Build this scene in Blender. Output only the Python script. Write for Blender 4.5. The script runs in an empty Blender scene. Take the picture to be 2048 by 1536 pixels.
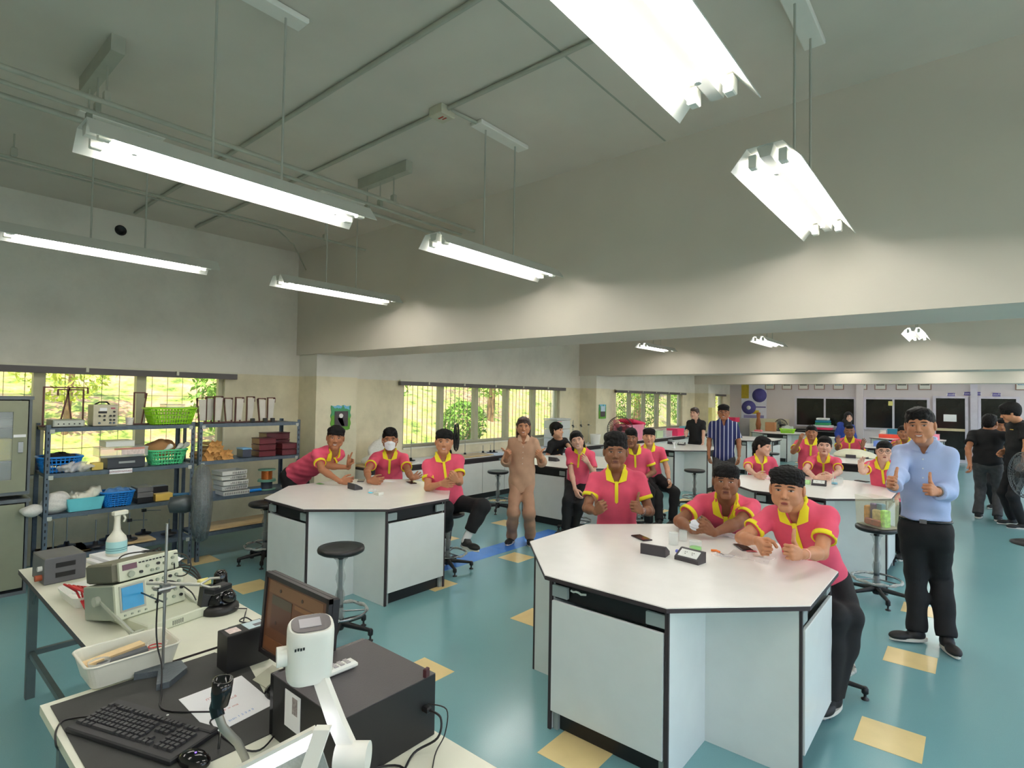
import bpy, math, random
import numpy as np
from mathutils import Vector, Matrix
R_ = math.radians
S = bpy.context.scene
COL = S.collection
rnd = random.Random(7)
# ------------------------------------------------------------------ camera
CAM = np.array([0.0, 0.0, 1.85]); FPX = 1102.0
def _rot(y, p, r):
    cy, sy, cp, sp, cr, sr = math.cos(y), math.sin(y), math.cos(p), math.sin(p), math.cos(r), math.sin(r)
    f = np.array([sy*cp, cy*cp, sp]); rt = np.array([cy, -sy, 0.0]); up = np.cross(rt, f)
    return np.array([rt*cr+up*sr, -rt*sr+up*cr, f])
RM = _rot(R_(-40.1), R_(1.4075), R_(0.917))
cd = bpy.data.cameras.new('camera'); cam = bpy.data.objects.new('camera', cd); COL.objects.link(cam)
cd.sensor_width = 36.0; cd.lens = FPX/2048*36.0; cd.clip_start = 0.02; cd.clip_end = 300
m4 = Matrix([[RM[0][i], RM[1][i], -RM[2][i], CAM[i]] for i in range(3)]+[[0, 0, 0, 1]])
cam.matrix_world = m4; S.camera = cam
# ------------------------------------------------------------------ world, sun, exposure
W = bpy.data.worlds.new('world'); S.world = W; W.use_nodes = True
wn = W.node_tree.nodes; bg = wn['Background']
sky = wn.new('ShaderNodeTexSky'); sky.sky_type = 'NISHITA'; sky.sun_disc = False
sky.sun_elevation = R_(58); sky.sun_rotation = R_(120)
W.node_tree.links.new(sky.outputs[0], bg.inputs[0]); bg.inputs[1].default_value = 0.32
sd = bpy.data.lights.new('sun', 'SUN'); sd.energy = 4.0; sd.angle = R_(1.0); sd.color = (1, .96, .86)
sun = bpy.data.objects.new('sun', sd); COL.objects.link(sun)
sun.rotation_euler = Vector((-0.55, 0.25, -0.95)).to_track_quat('-Z', 'Y').to_euler()
S.view_settings.view_transform = 'Standard'; S.view_settings.look = 'None'
S.view_settings.gamma = 1.0; S.view_settings.use_curve_mapping = False
S.view_settings.exposure = 0.72
TUBE = 22.0
S.cycles.max_bounces = 8; S.cycles.diffuse_bounces = 7; S.cycles.glossy_bounces = 3
S.cycles.transparent_max_bounces = 12; S.cycles.sample_clamp_indirect = 6.0
# ------------------------------------------------------------------ locating helpers: a pixel of the photograph plus one known coordinate gives a point
def ray(px, py): return RM.T @ np.array([(px-1024)/FPX, -(py-768)/FPX, 1.0])
def AZ(px, py, z): r = ray(px, py); return CAM+r*((z-CAM[2])/r[2])
def AX(px, py, x): r = ray(px, py); return CAM+r*(x/r[0])
def AY(px, py, y): r = ray(px, py); return CAM+r*(y/r[1])
def AD(px, py, d): return CAM+ray(px, py)*d
def V(*a): return np.array(a, float)
def nrm(v): v = np.asarray(v, float); return v/(np.linalg.norm(v)+1e-12)
# ------------------------------------------------------------------ materials
def lin(c): return tuple(((x/12.92) if x <= .04045 else ((x+.055)/1.055)**2.4) for x in c)
_M = {}
def mat(name, rgb, rough=.5, metal=0., var=.06, vs=8., bump=0., bs=60., em=0., alpha=1., coat=0., spec=.5, trans=0., fac=None):
    if name in _M: return _M[name]
    m = bpy.data.materials.new(name); m.use_nodes = True; _M[name] = m
    n, l = m.node_tree.nodes, m.node_tree.links; b = n['Principled BSDF']
    c = lin([x/255. for x in rgb])
    tc = n.new('ShaderNodeTexCoord')
    if var > 0:
        no = n.new('ShaderNodeTexNoise'); no.inputs['Scale'].default_value = vs; no.inputs['Detail'].default_value = 3
        l.new(tc.outputs['Object'], no.inputs['Vector'])
        mr = n.new('ShaderNodeMapRange'); mr.inputs[1].default_value = .3; mr.inputs[2].default_value = .7
        mr.inputs[3].default_value = 1-var; mr.inputs[4].default_value = 1+var
        l.new(no.outputs['Fac'], mr.inputs[0])
        mx = n.new('ShaderNodeVectorMath'); mx.operation = 'SCALE'; mx.inputs[0].default_value = c
        l.new(mr.outputs[0], mx.inputs['Scale']); l.new(mx.outputs[0], b.inputs['Base Color'])
    else: b.inputs['Base Color'].default_value = (*c, 1)
    b.inputs['Roughness'].default_value = rough; b.inputs['Metallic'].default_value = metal
    b.inputs['Specular IOR Level'].default_value = spec
    if coat: b.inputs['Coat Weight'].default_value = coat; b.inputs['Coat Roughness'].default_value = .08
    if trans: b.inputs['Transmission Weight'].default_value = trans
    if alpha < 1: b.inputs['Alpha'].default_value = alpha
    if em: b.inputs['Emission Color'].default_value = (*c, 1); b.inputs['Emission Strength'].default_value = em
    if bump:
        nb = n.new('ShaderNodeTexNoise'); nb.inputs['Scale'].default_value = bs; nb.inputs['Detail'].default_value = 4
        l.new(tc.outputs['Object'], nb.inputs['Vector'])
        bu = n.new('ShaderNodeBump'); bu.inputs['Strength'].default_value = bump; bu.inputs['Distance'].default_value = .01
        l.new(nb.outputs['Fac'], bu.inputs['Height']); l.new(bu.outputs[0], b.inputs['Normal'])
    return m
def glassy(name, rgb, alpha, rough=.05):
    """thin clear sheet: part see-through, part glossy"""
    if name in _M: return _M[name]
    m = bpy.data.materials.new(name); m.use_nodes = True; _M[name] = m
    n, l = m.node_tree.nodes, m.node_tree.links; b = n['Principled BSDF']
    b.inputs['Base Color'].default_value = (*lin([x/255. for x in rgb]), 1); b.inputs['Roughness'].default_value = rough
    tr = n.new('ShaderNodeBsdfTransparent'); mx = n.new('ShaderNodeMixShader')
    no = n.new('ShaderNodeTexNoise'); no.inputs['Scale'].default_value = 30
    mr = n.new('ShaderNodeMapRange'); mr.inputs[3].default_value = alpha*.75; mr.inputs[4].default_value = min(1, alpha*1.25)
    l.new(no.outputs['Fac'], mr.inputs[0]); l.new(mr.outputs[0], mx.inputs[0])
    l.new(tr.outputs[0], mx.inputs[1]); l.new(b.outputs[0], mx.inputs[2]); l.new(mx.outputs[0], n['Material Output'].inputs[0])
    return m
# ------------------------------------------------------------------ scene bookkeeping
ORG = {}
def tag(o, label=None, cat=None, group=None, kind=None):
    if label: o['label'] = label
    if cat: o['category'] = cat
    if group: o['group'] = group
    if kind: o['kind'] = kind
    return o
def thing(name, loc, label, cat, group=None, rz=0., kind=None):
    o = bpy.data.objects.new(name, None); COL.objects.link(o); o.empty_display_size = .1
    o.location = tuple(float(x) for x in loc); o.rotation_euler = (0, 0, rz)
    ORG[o.name] = np.array(loc, float) if rz == 0 else None
    return tag(o, label, cat, group, kind)
def clone(root, loc, rz=0., label=None, group=None):
    r = root.copy(); COL.objects.link(r); r.location = tuple(float(x) for x in loc); r.rotation_euler = (0, 0, rz)
    if label: r['label'] = label
    if group: r['group'] = group
    for ch in list(root.children):
        c = ch.copy(); COL.objects.link(c); c.parent = r
        for g in ch.children:
            d = g.copy(); COL.objects.link(d); d.parent = c
    return r
def mesh_obj(name, v, f, mats, parent=None, mi=None, smooth=None, origin=None):
    v = np.asarray(v, float).reshape(-1, 3)
    if parent is not None: o0 = ORG.get(parent.name); o0 = np.zeros(3) if o0 is None else o0
    elif origin is not None: o0 = np.array(origin, float)
    else: o0 = np.array([(v[:, 0].min()+v[:, 0].max())/2, (v[:, 1].min()+v[:, 1].max())/2, v[:, 2].min()])
    me = bpy.data.meshes.new(name)
    me.from_pydata((v-o0).tolist(), [], f if isinstance(f, list) else f.tolist())
    for m in (mats if isinstance(mats, (list, tuple)) else [mats]): me.materials.append(m)
    if mi is not None: me.polygons.foreach_set('material_index', np.asarray(mi, dtype=np.int32))
    if smooth is True: me.polygons.foreach_set('use_smooth', np.ones(len(me.polygons), dtype=bool))
    elif smooth is not None: me.polygons.foreach_set('use_smooth', np.asarray(smooth, dtype=bool))
    me.update()
    o = bpy.data.objects.new(name, me); COL.objects.link(o)
    if parent is not None: o.parent = parent
    else: o.location = tuple(o0)
    ORG[o.name] = o0
    return o
def basis(d):
    d = nrm(d); a = V(0, 0, 1) if abs(d[2]) < .9 else V(1, 0, 0)
    x = nrm(np.cross(a, d)); return x, np.cross(d, x), d
class MB:
    def __init__(s): s.v = []; s.f = []; s.m = []; s.s = []; s.cm = 0
    def mt(s, i): s.cm = i; return s
    def add(s, vs, fs, smooth=False):
        b = len(s.v); s.v += [tuple(float(q) for q in p) for p in vs]; s.f += [tuple(b+i for i in f) for f in fs]
        s.m += [s.cm]*len(fs); s.s += [smooth]*len(fs); return s
    def box(s, c, d, rz=0., M=None, bev=0.):
        hx, hy, hz = d[0]/2, d[1]/2, d[2]/2
        if bev > 0:
            e = bev; vs = []; 
            for z, q in ((-hz, e), (-hz+e, 0), (hz-e, 0), (hz, e)):
                for x, y in ((-hx+q+(e if not q else 0)*0, -hy+q), (hx-q, -hy+q), (hx-q, hy-q), (-hx+q, hy-q)): vs.append((x, y, z))
            fs = [(3, 2, 1, 0), (12, 13, 14, 15)]
            for k in range(3):
                for i in range(4): fs.append((k*4+i, k*4+(i+1) % 4, k*4+4+(i+1) % 4, k*4+4+i))
        else:
            vs = [(x, y, z) for z in (-hz, hz) for x, y in ((-hx, -hy), (hx, -hy), (hx, hy), (-hx, hy))]
            fs = [(3, 2, 1, 0), (4, 5, 6, 7), (0, 1, 5, 4), (1, 2, 6, 5), (2, 3, 7, 6), (3, 0, 4, 7)]
        vs = np.array(vs)
        if M is not None: vs = vs @ np.array(M).T
        elif rz: c_, s_ = math.cos(rz), math.sin(rz); vs = vs @ np.array([[c_, s_, 0], [-s_, c_, 0], [0, 0, 1]])
        return s.add(vs+np.array(c), fs)
    def bb(s, lo, hi, bev=0.):
        lo, hi = np.minimum(lo, hi), np.maximum(lo, hi); return s.box((lo+hi)/2, hi-lo, bev=bev)
    def cyl(s, a, b, r, r2=None, n=12, caps=True, sm=True):
        r2 = r if r2 is None else r2; a = np.array(a, float); b = np.array(b, float); x, y, d = basis(b-a)
        an = [2*math.pi*i/n for i in range(n)]
        vs = [a+(x*math.cos(t)+y*math.sin(t))*r for t in an]+[b+(x*math.cos(t)+y*math.sin(t))*r2 for t in an]
        s.add(vs, [(i, (i+1) % n, n+(i+1) % n, n+i) for i in range(n)], sm)
        if caps: s.add(vs, [tuple(range(n-1, -1, -1)), tuple(range(n, 2*n))])
        return s
    def tube(s, pts, r, n=8, closed=False, caps=True):
        pts = [np.array(p, float) for p in pts]; N = len(pts); vs = []; px = None
        for i in range(N):
            a = pts[i-1] if (i or closed) else pts[i]; b = pts[(i+1) % N] if (i < N-1 or closed) else pts[i]
            d = nrm(b-a)
            if px is None: px = basis(d)[0]
            x = nrm(px-d*np.dot(px, d)); y = np.cross(d, x); px = x
            rr = r[i] if isinstance(r, (list, tuple, np.ndarray)) else r
            vs += [pts[i]+(x*math.cos(t)+y*math.sin(t))*rr for t in [2*math.pi*k/n for k in range(n)]]
        fs = []
        for i in range(N if closed else N-1):
            j = (i+1) % N
            fs += [(i*n+k, i*n+(k+1) % n, j*n+(k+1) % n, j*n+k) for k in range(n)]
        s.add(vs, fs, True)
        if caps and not closed: s.add(vs, [tuple(range(n-1, -1, -1)), tuple(range((N-1)*n, N*n))])
        return s
    def lathe(s, prof, c=(0, 0, 0), n=20, axis=None, sx=1., sy=1., sm=True):
        c = np.array(c, float); x, y, d = (V(1, 0, 0), V(0, 1, 0), V(0, 0, 1)) if axis is None else basis(axis)
        vs = []; fs = []
        for r, z in prof: vs += [c+x*math.cos(t)*r*sx+y*math.sin(t)*r*sy+d*z for t in [2*math.pi*k/n for k in range(n)]]
        for i in range(len(prof)-1): fs += [(i*n+k, i*n+(k+1) % n, (i+1)*n+(k+1) % n, (i+1)*n+k) for k in range(n)]
        s.add(vs, fs, sm)
        if prof[0][0] > 1e-4: s.add(vs[:n], [tuple(range(n-1, -1, -1))])
        if prof[-1][0] > 1e-4: s.add(vs[-n:], [tuple(range(n))])
        return s
    def prism(s, poly, z0, z1, side=None):
        n = len(poly); vs = [(p[0], p[1], z0) for p in poly]+[(p[0], p[1], z1) for p in poly]
        s.add(vs, [tuple(range(n-1, -1, -1)), tuple(range(n, 2*n))]); k = s.cm
        if side is not None: s.cm = side
        s.add(vs, [(i, (i+1) % n, n+(i+1) % n, n+i) for i in range(n)]); s.cm = k; return s
    def slab(s, quad, t):
        q = [np.array(p, float) for p in quad]; nn = nrm(np.cross(q[1]-q[0], q[2]-q[0]))*t; n = len(q)
        vs = q+[p+nn for p in q]
        return s.add(vs, [tuple(range(n-1, -1, -1)), tuple(range(n, 2*n))]+[(i, (i+1) % n, n+(i+1) % n, n+i) for i in range(n)])
    def xf(s, M3, t=(0, 0, 0)):
        a = np.array(s.v) @ np.array(M3).T+np.array(t); s.v = [tuple(p) for p in a.tolist()]; return s
    def build(s, name, mats, parent=None, **k): return mesh_obj(name, s.v, s.f, mats, parent, s.m, s.s, **k)
def rotz(a): c, q = math.cos(a), math.sin(a); return np.array([[c, -q, 0], [q, c, 0], [0, 0, 1]])
def roty(a): c, q = math.cos(a), math.sin(a); return np.array([[c, 0, q], [0, 1, 0], [-q, 0, c]])
def rotx(a): c, q = math.cos(a), math.sin(a); return np.array([[1, 0, 0], [0, c, -q], [0, q, c]])
def part(parent, name, m, f, **k):
    b = MB(); f(b); return b.build(name, m, parent, **k)
def text_obj(name, s, size, m, parent, loc, M3, thick=.0006):
    """flat lettering turned into a mesh; M3 columns = reading direction, up, facing"""
    c = bpy.data.curves.new('t', 'FONT'); c.body = s; c.size = size; c.extrude = thick; c.align_x = 'CENTER'; c.align_y = 'CENTER'; c.resolution_u = 2
    t = bpy.data.objects.new('t', c); COL.objects.link(t)
    dg = bpy.context.evaluated_depsgraph_get(); me = bpy.data.meshes.new_from_object(t.evaluated_get(dg))
    v = [tuple(p.co) for p in me.vertices]; f = [tuple(p.vertices) for p in me.polygons]
    bpy.data.objects.remove(t); bpy.data.curves.remove(c)
    v = np.array(v) @ np.array(M3)+np.array(loc)
    return mesh_obj(name, v, f, m, parent)
# ================================================================== materials
white_lam = mat('white_laminate', (236, 234, 230), .28, var=.02, spec=.5)
door_lam = mat('door_laminate', (226, 229, 226), .35, var=.02)
dark_edge = mat('dark_edge', (58, 48, 50), .5)
black_pl = mat('black_plastic', (22, 22, 24), .45, var=.1)
black_gl = mat('black_gloss', (10, 10, 12), .12)
grey_bl = mat('grey_block', (150, 160, 158), .5)
steel = mat('steel', (170, 172, 172), .28, 1.)
slate = mat('slate_paint', (84, 98, 110), .5, .2, var=.12, vs=30)
alu = mat('aluminium_frame', (178, 176, 150), .5, .3)
alu_w = mat('white_frame', (205, 200, 212), .45)
tan_bd = mat('board', (205, 175, 130), .6, var=.12)
paper = mat('paper', (240, 240, 242), .8, var=.02)
ply_w = mat('white_plastic', (228, 228, 220), .4, var=.02)
fix_w = mat('fixture_white', (196, 198, 190), .4, var=.02)
conduit_m = mat('conduit', (172, 174, 160), .6)
clear_pl = glassy('clear_plastic', (235, 240, 240), .35, .2)
clear_gl = glassy('clear_glass', (235, 245, 245), .22, .05)
X0, X1, Y0, Y1 = -7.6, 5.2, -2.6, 22.7; HC = 3.92; BB = 2.42
# ================================================================== shell
def wall_mat():
    m = mat('wall_paint', (205, 205, 190), .75, var=.0, bump=.12, bs=25); n, l = m.node_tree.nodes, m.node_tree.links; b = n['Principled BSDF']
    g = n.new('ShaderNodeNewGeometry'); sp = n.new('ShaderNodeSeparateXYZ'); l.new(g.outputs['Position'], sp.inputs[0])
    no = n.new('ShaderNodeTexNoise'); no.inputs['Scale'].default_value = 1.3; no.inputs['Detail'].default_value = 6; no.inputs['Roughness'].default_value = .65
    l.new(g.outputs['Position'], no.inputs['Vector'])
    cp = n.new('ShaderNodeMath'); cp.operation = 'LESS_THAN'; cp.inputs[1].default_value = 2.11; l.new(sp.outputs[2], cp.inputs[0])
    up = n.new('ShaderNodeValToRGB'); up.color_ramp.elements[0].position = .3; up.color_ramp.elements[1].position = .55
    up.color_ramp.elements[0].color = (*lin((.83, .825, .785)), 1); up.color_ramp.elements[1].color = (*lin((.885, .88, .84)), 1)
    lo = n.new('ShaderNodeValToRGB'); lo.color_ramp.elements[0].position = .33; lo.color_ramp.elements[1].position = .6
    lo.color_ramp.elements[0].color = (*lin((.80, .775, .67)), 1); lo.color_ramp.elements[1].color = (*lin((.90, .87, .76)), 1)
    l.new(no.outputs['Fac'], up.inputs[0]); l.new(no.outputs['Fac'], lo.inputs[0])
    mx = n.new('ShaderNodeMix'); mx.data_type = 'RGBA'; l.new(cp.outputs[0], mx.inputs[0]); l.new(up.outputs[0], mx.inputs[6]); l.new(lo.outputs[0], mx.inputs[7])
    l.new(mx.outputs[2], b.inputs['Base Color']); return m
wallm = wall_mat()
ceilm = mat('ceiling_paint', (208, 202, 190), .8, var=.05, vs=1.5, bump=.1, bs=12)
beamm = mat('beam_paint', (210, 203, 190), .7, var=.04, vs=1.2, bump=.08, bs=30)
backm = mat('back_wall_paint', (212, 204, 206), .7, var=.02, vs=2)
def floor_mat():
    m = mat('floor_vinyl', (110, 158, 160), .22, var=.0, spec=.5); n, l = m.node_tree.nodes, m.node_tree.links; b = n['Principled BSDF']
    g = n.new('ShaderNodeNewGeometry')
    no = n.new('ShaderNodeTexNoise'); no.inputs['Scale'].default_value = 1.1; no.inputs['Detail'].default_value = 5; l.new(g.outputs['Position'], no.inputs['Vector'])
    cr = n.new('ShaderNodeValToRGB'); cr.color_ramp.elements[0].position = .3; cr.color_ramp.elements[1].position = .7
    cr.color_ramp.elements[0].color = (*lin((.455, .635, .655)), 1); cr.color_ramp.elements[1].color = (*lin((.47, .65, .665)), 1)
    l.new(no.outputs['Fac'], cr.inputs[0])
    n2 = n.new('ShaderNodeTexNoise'); n2.inputs['Scale'].default_value = 220; l.new(g.outputs['Position'], n2.inputs['Vector'])
    mr = n.new('ShaderNodeMapRange'); mr.inputs[3].default_value = .9; mr.inputs[4].default_value = 1.1; l.new(n2.outputs['Fac'], mr.inputs[0])
    sc = n.new('ShaderNodeVectorMath'); sc.operation = 'SCALE'; l.new(cr.outputs[0], sc.inputs[0]); l.new(mr.outputs[0], sc.inputs['Scale'])
    l.new(sc.outputs[0], b.inputs['Base Color'])
    b.inputs['Roughness'].default_value = .2; b.inputs['Specular IOR Level'].default_value = .65
    return m
fl = MB().bb(V(X0-.2, Y0-.2, -.12), V(X1+.2, Y1+.2, 0)).build('floor', floor_mat()); tag(fl, 'teal vinyl floor with scattered yellow tiles and a blue strip', kind='structure')
ytile = mat('yellow_tile', (232, 208, 150), .25, var=.05, vs=6); btile = mat('blue_tile', (60, 130, 225), .25, var=.08, vs=5)
tm = None
def tile(x, y, m, mesh=[None]):
    return part(fl, 'tile', m, lambda b: b.box((x, y, .0008), (.303, .303, .0016)))
for i in range(0, 7):
    for j in range(0, 17):
        x, y = -.37-1.236*i, 2.49+1.24*j
        if x < X0+.2 or (i == 0 and j > 3): continue
        tile(x, y, ytile)
for k in range(8): tile(-4.47, 4.04+.306*k, btile)
tag(MB().bb(V(X0-.2, Y0-.2, HC), V(X1+.2, Y1+.2, HC+.15)).build('ceiling', ceilm), 'grey painted concrete ceiling', kind='structure')
WINS = [(-1.57, 3.13), (6.1, 10.81), (13.5, 18.0), (20.4, 21.9)]; ZS, ZT = .95, 2.1
def wall_left(b):
    y = Y0-.2
    for a, c in WINS:
        b.bb(V(X0-.2, y, 0), V(X0, a, HC)); b.bb(V(X0-.2, a, 0), V(X0, c, ZS)); b.bb(V(X0-.2, a, ZT), V(X0, c, HC)); y = c
    b.bb(V(X0-.2, y, 0), V(X0, Y1+.2, HC))
tag(part(None, 'wall_left', wallm, wall_left), 'cream and grey painted window wall with water stains', kind='structure')
tag(MB().bb(V(X0, Y1, 0), V(X1, Y1+.2, HC)).build('wall_back', backm), 'pale lilac back wall', kind='structure')
def wall_right(b):
    y = Y0-.2
    for a, c in [(-2, 3.9), (5.0, 11.4), (12.5, 18.9), (19.9, 22.4)]:  # openings added out of view, so daylight fills the room
        b.bb(V(X1, y, 0), V(X1+.2, a, HC)); b.bb(V(X1, a, 0), V(X1+.2, c, .8)); b.bb(V(X1, a, 3.4), V(X1+.2, c, HC)); y = c
    b.bb(V(X1, y, 0), V(X1+.2, Y1+.2, HC))
tag(part(None, 'wall_right', beamm, wall_right), 'unseen right wall with openings added to let in fill daylight', kind='structure')
def wall_front(b):
    b.bb(V(X0, Y0-.2, 0), V(X1, Y0, HC))
tag(part(None, 'wall_front', beamm, wall_front), 'plain wall behind the camera', kind='structure')
bouncem = mat('bounce_ground_pale', (214, 209, 196), .9, var=.1, vs=.5)  # unseen ground, added and kept pale to bounce sunlight up to the ceiling
tag(MB().bb(V(X1+.2, -30, -.3), V(60, 60, -.12)).build('unseen_ground', bouncem), 'unseen pale ground added outside the right wall to bounce sunlight', kind='structure')
tag(MB().bb(V(-8.1, -30, -.3), V(X1+.2, Y0-.2, -.12)).build('unseen_ground', bouncem), 'unseen pale ground added behind the camera side', kind='structure')
for nme, y in (('first', 4.12), ('second', 11.62), ('third', 19.02)):
    tag(MB().bb(V(X0, y, BB), V(X1, y+.75, HC)).build('ceiling_beam', beamm), nme+' deep painted ceiling beam from the camera', kind='structure')
    tag(MB().bb(V(X0, y+.05, 0), V(X0+.48, y+.72, BB)).build('column', wallm), 'painted column under the '+nme+' beam', kind='structure')
# ceiling joints (hairline)
jm = mat('joint_line', (160, 163, 150), .9)
for y in (2.95,): tag(MB().bb(V(-1.9, -1.9, HC-.002), V(-1.885, 4.1, HC)).build('trim_1', jm), 'fine joint line in the ceiling', kind='structure')
# ------------------------------------------------------------------ left windows
pane_g = glassy('window_glass', (235, 240, 235), .06, .03)
railm = mat('curtain_rail', (96, 92, 92), .5); ledge = mat('white_ledge', (222, 222, 205), .6)
barm = mat('security_bar', (120, 110, 70), .6, var=.15)
for wi, (a, c) in enumerate(WINS):
    w = thing('window_%d' % (wi+1), (X0, (a+c)/2, ZS), ('window over the shelving racks', 'window above the long counter beyond the first column', 'window beyond the second column', 'small far window beyond the third column')[wi], None, kind='structure'); del_ = 0
    nb = max(2, round((c-a)/.94)); st = (c-a)/nb
    def fr(b):
        for z0, z1 in ((ZS, ZS+.05), (ZT-.05, ZT)): b.bb(V(X0-.12, a, z0), V(X0-.05, c, z1))
        for y in (a+.03, c-.03): b.bb(V(X0-.119, y-.03, ZS+.05), V(X0-.051, y+.03, ZT-.05))
    part(w, 'window_frame', alu, fr)
    for k in range(1, nb): part(w, 'mullion', alu, lambda b: b.bb(V(X0-.14, a+st*k-.05, ZS+.05), V(X0-.04, a+st*k+.05, ZT-.05)))
    for k in range(nb): part(w, 'pane', pane_g, lambda b: b.bb(V(X0-.1, a+st*k+.05, ZS+.05), V(X0-.094, a+st*(k+1)-.05, ZT-.05)))
    sp = .117 if wi else .17
    for k in range(1, int((c-a)/sp)):
        part(w, 'bar', barm, lambda b: b.cyl((X0-.17, a+sp*k, ZS), (X0-.17, a+sp*k, ZT), .006 if wi else .003, n=5))
    if wi == 0:
        for z in (1.2, 1.5, 1.8): part(w, 'bar', barm, lambda b: b.cyl((X0-.172, a, z), (X0-.172, c, z), .003, n=5))
    part(w, 'curtain_rail', railm, lambda b: b.bb(V(X0+.02, a-.12, ZT-.07), V(X0+.09, c+.12, ZT+.0)))
    part(w, 'drip_ledge', ledge, lambda b: b.bb(V(X0-.0, a-.1, ZT+.0), V(X0+.05, c+.14, ZT+.025)))
    part(w, 'sill', ledge, lambda b: b.bb(V(X0-.16, a, ZS-.03), V(X0+.03, c, ZS)))
    for k in range(int((c-a)/.9)): part(w, 'bracket', ledge, lambda b: b.box((X0+.06, a+.5+.9*k, ZT-.02), (.1, .025, .05)))
# ------------------------------------------------------------------ outside
def hill_mat():
    m = mat('hillside_ground', (150, 160, 70), .9, var=0); n, l = m.node_tree.nodes, m.node_tree.links; b = n['Principled BSDF']
    g = n.new('ShaderNodeNewGeometry'); mp = n.new('ShaderNodeMapping'); mp.inputs['Scale'].default_value = (1, .8, 2.2); l.new(g.outputs['Position'], mp.inputs[0])
    no = n.new('ShaderNodeTexNoise'); no.inputs['Scale'].default_value = 2.6; no.inputs['Detail'].default_value = 9; no.inputs['Roughness'].default_value = .72; l.new(mp.outputs[0], no.inputs['Vector'])
    cr = n.new('ShaderNodeValToRGB'); e = cr.color_ramp.elements; e[0].position = .34; e[0].color = (.05, .09, .01, 1); e[1].position = .72; e[1].color = (.78, .72, .35, 1)
    for p, c in ((.42, (.26, .36, .05, 1)), (.49, (.52, .52, .12, 1)), (.55, (.52, .26, .15, 1)), (.62, (.62, .48, .22, 1))):
        x = e.new(p); x.color = c
    l.new(no.outputs['Fac'], cr.inputs[0]); l.new(cr.outputs[0], b.inputs['Base Color']); return m
hv, hf = [], []; ny, nx = 60, 22
for i in range(ny+1):
    for j in range(nx+1):
        y = -22+i*70/ny; x = -8.1-j*.7; t = (-8.1-x)
        z = -.15+.0*t+(max(0, t-.9)*.52)+.12*math.sin(y*1.3+j)+.1*math.sin(y*.5+j*.7)+rnd.uniform(-.06, .06)
        hv.append((x, y, z))
for i in range(ny):
    for j in range(nx): q = i*(nx+1)+j; hf.append((q, q+1, q+nx+2, q+nx+1))
tag(mesh_obj('hillside', hv, hf, hill_mat(), smooth=True), 'sunlit hillside of grass and dry leaves outside', kind='structure')
leafm = [mat('leaf_green', (120, 165, 40), .6, var=.3, vs=3), mat('leaf_yellow', (190, 205, 70), .6, var=.25, vs=3), mat('leaf_red', (196, 140, 84), .6, var=.25, vs=3)]
barkm = mat('bark', (150, 120, 80), .9, var=.2, vs=10)
def shrub(x, y, z, h, r, mi, label, trunk=.05, n=1500):
    t = thing('tree' if trunk > .06 else 'shrub', (x, y, z), label, 'tree' if trunk > .06 else 'shrub', 'plants on the hillside outside the windows')
    part(t, 'stem', barkm, lambda b: b.tube([(x, y, z-.3), (x+.1, y+.1, z+h*.5), (x, y-.05, z+h*.85)], [trunk, trunk*.8, trunk*.4], 7))
    vs, fs = [], []
    for k in range(n):
        a, u = rnd.uniform(0, 6.28), rnd.uniform(-1, 1); rr = r*rnd.uniform(.3, 1)**.5; q = math.sqrt(1-u*u)
        c = V(x+rr*q*math.cos(a), y+rr*q*math.sin(a), z+h*.62+u*h*.42); d = nrm([rnd.gauss(0, 1) for _ in range(3)]); e = nrm(np.cross(d, [rnd.gauss(0, 1) for _ in range(3)])); L = rnd.uniform(.045, .09)
        b0 = len(vs); vs += [c-d*L, c+e*L*.35, c+d*L, c-e*L*.35]; fs.append((b0, b0+1, b0+2, b0+3))
    o = mesh_obj('foliage', vs, fs, leafm[mi], t); o['kind'] = 'stuff'
for k, (y, x, h, r, mi, tr) in enumerate([(-.3, -9.9, 1.6, .7, 0, .04), (2.2, -11.5, 2.6, .9, 1, .05), (4.6, -10.6, 1.9, .8, 0, .04), (8.0, -11.2, 2.2, 1.0, 0, .04), (10.0, -10.0, 1.3, .6, 0, .04), (12.6, -11.5, 3.6, 1.2, 0, .12), (15.0, -9.6, 2.2, .8, 0, .04),
        (16.6, -10.5, 3.5, 1.0, 2, .13), (18.6, -9.6, 2.6, .9, 0, .05), (20.8, -10.8, 3.8, 1.0, 1, .14), (23.5, -9.6, 2.2, .9, 0, .05), (27.0, -11.5, 3.4, 1.3, 0, .12), (31.5, -10.5, 3.0, 1.2, 1, .1)]):
    z = -.15+max(0, (-8.1-x)-.9)*.52
    nm = ('green leafy', 'yellow-green leafy', 'reddish leafy')[mi]+(' tree' if tr > .06 else ' shrub')
    shrub(x, y, z, h, r, mi, nm+' outside, '+('leftmost', 'second', 'third', 'fourth', 'fifth', 'sixth', 'seventh', 'eighth', 'ninth', 'tenth', 'eleventh', 'twelfth', 'last')[k]+' from the left through the windows', tr)
wt = MB().cyl((-9.4, 13.0, 0), (-9.3, 13.1, 3.4), .12, .09, n=9).build('dead_tree', mat('pale_bark', (215, 205, 175), .9, var=.2, vs=9)); tag(wt, 'thick pale tree trunk outside the window above the long counter', 'tree')
bp = mat('blue_sheet', (90, 150, 225), .6); o = thing('metal_fence', (-11.0, 30, 1.6), 'blue sheet metal fence beyond the far trees', 'fence')
for k in range(10): part(o, 'panel', bp, lambda b: b.bb(V(-13.0, 25+k*1.2, 2.35), V(-12.96, 26.17+k*1.2, 3.3)))
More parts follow.
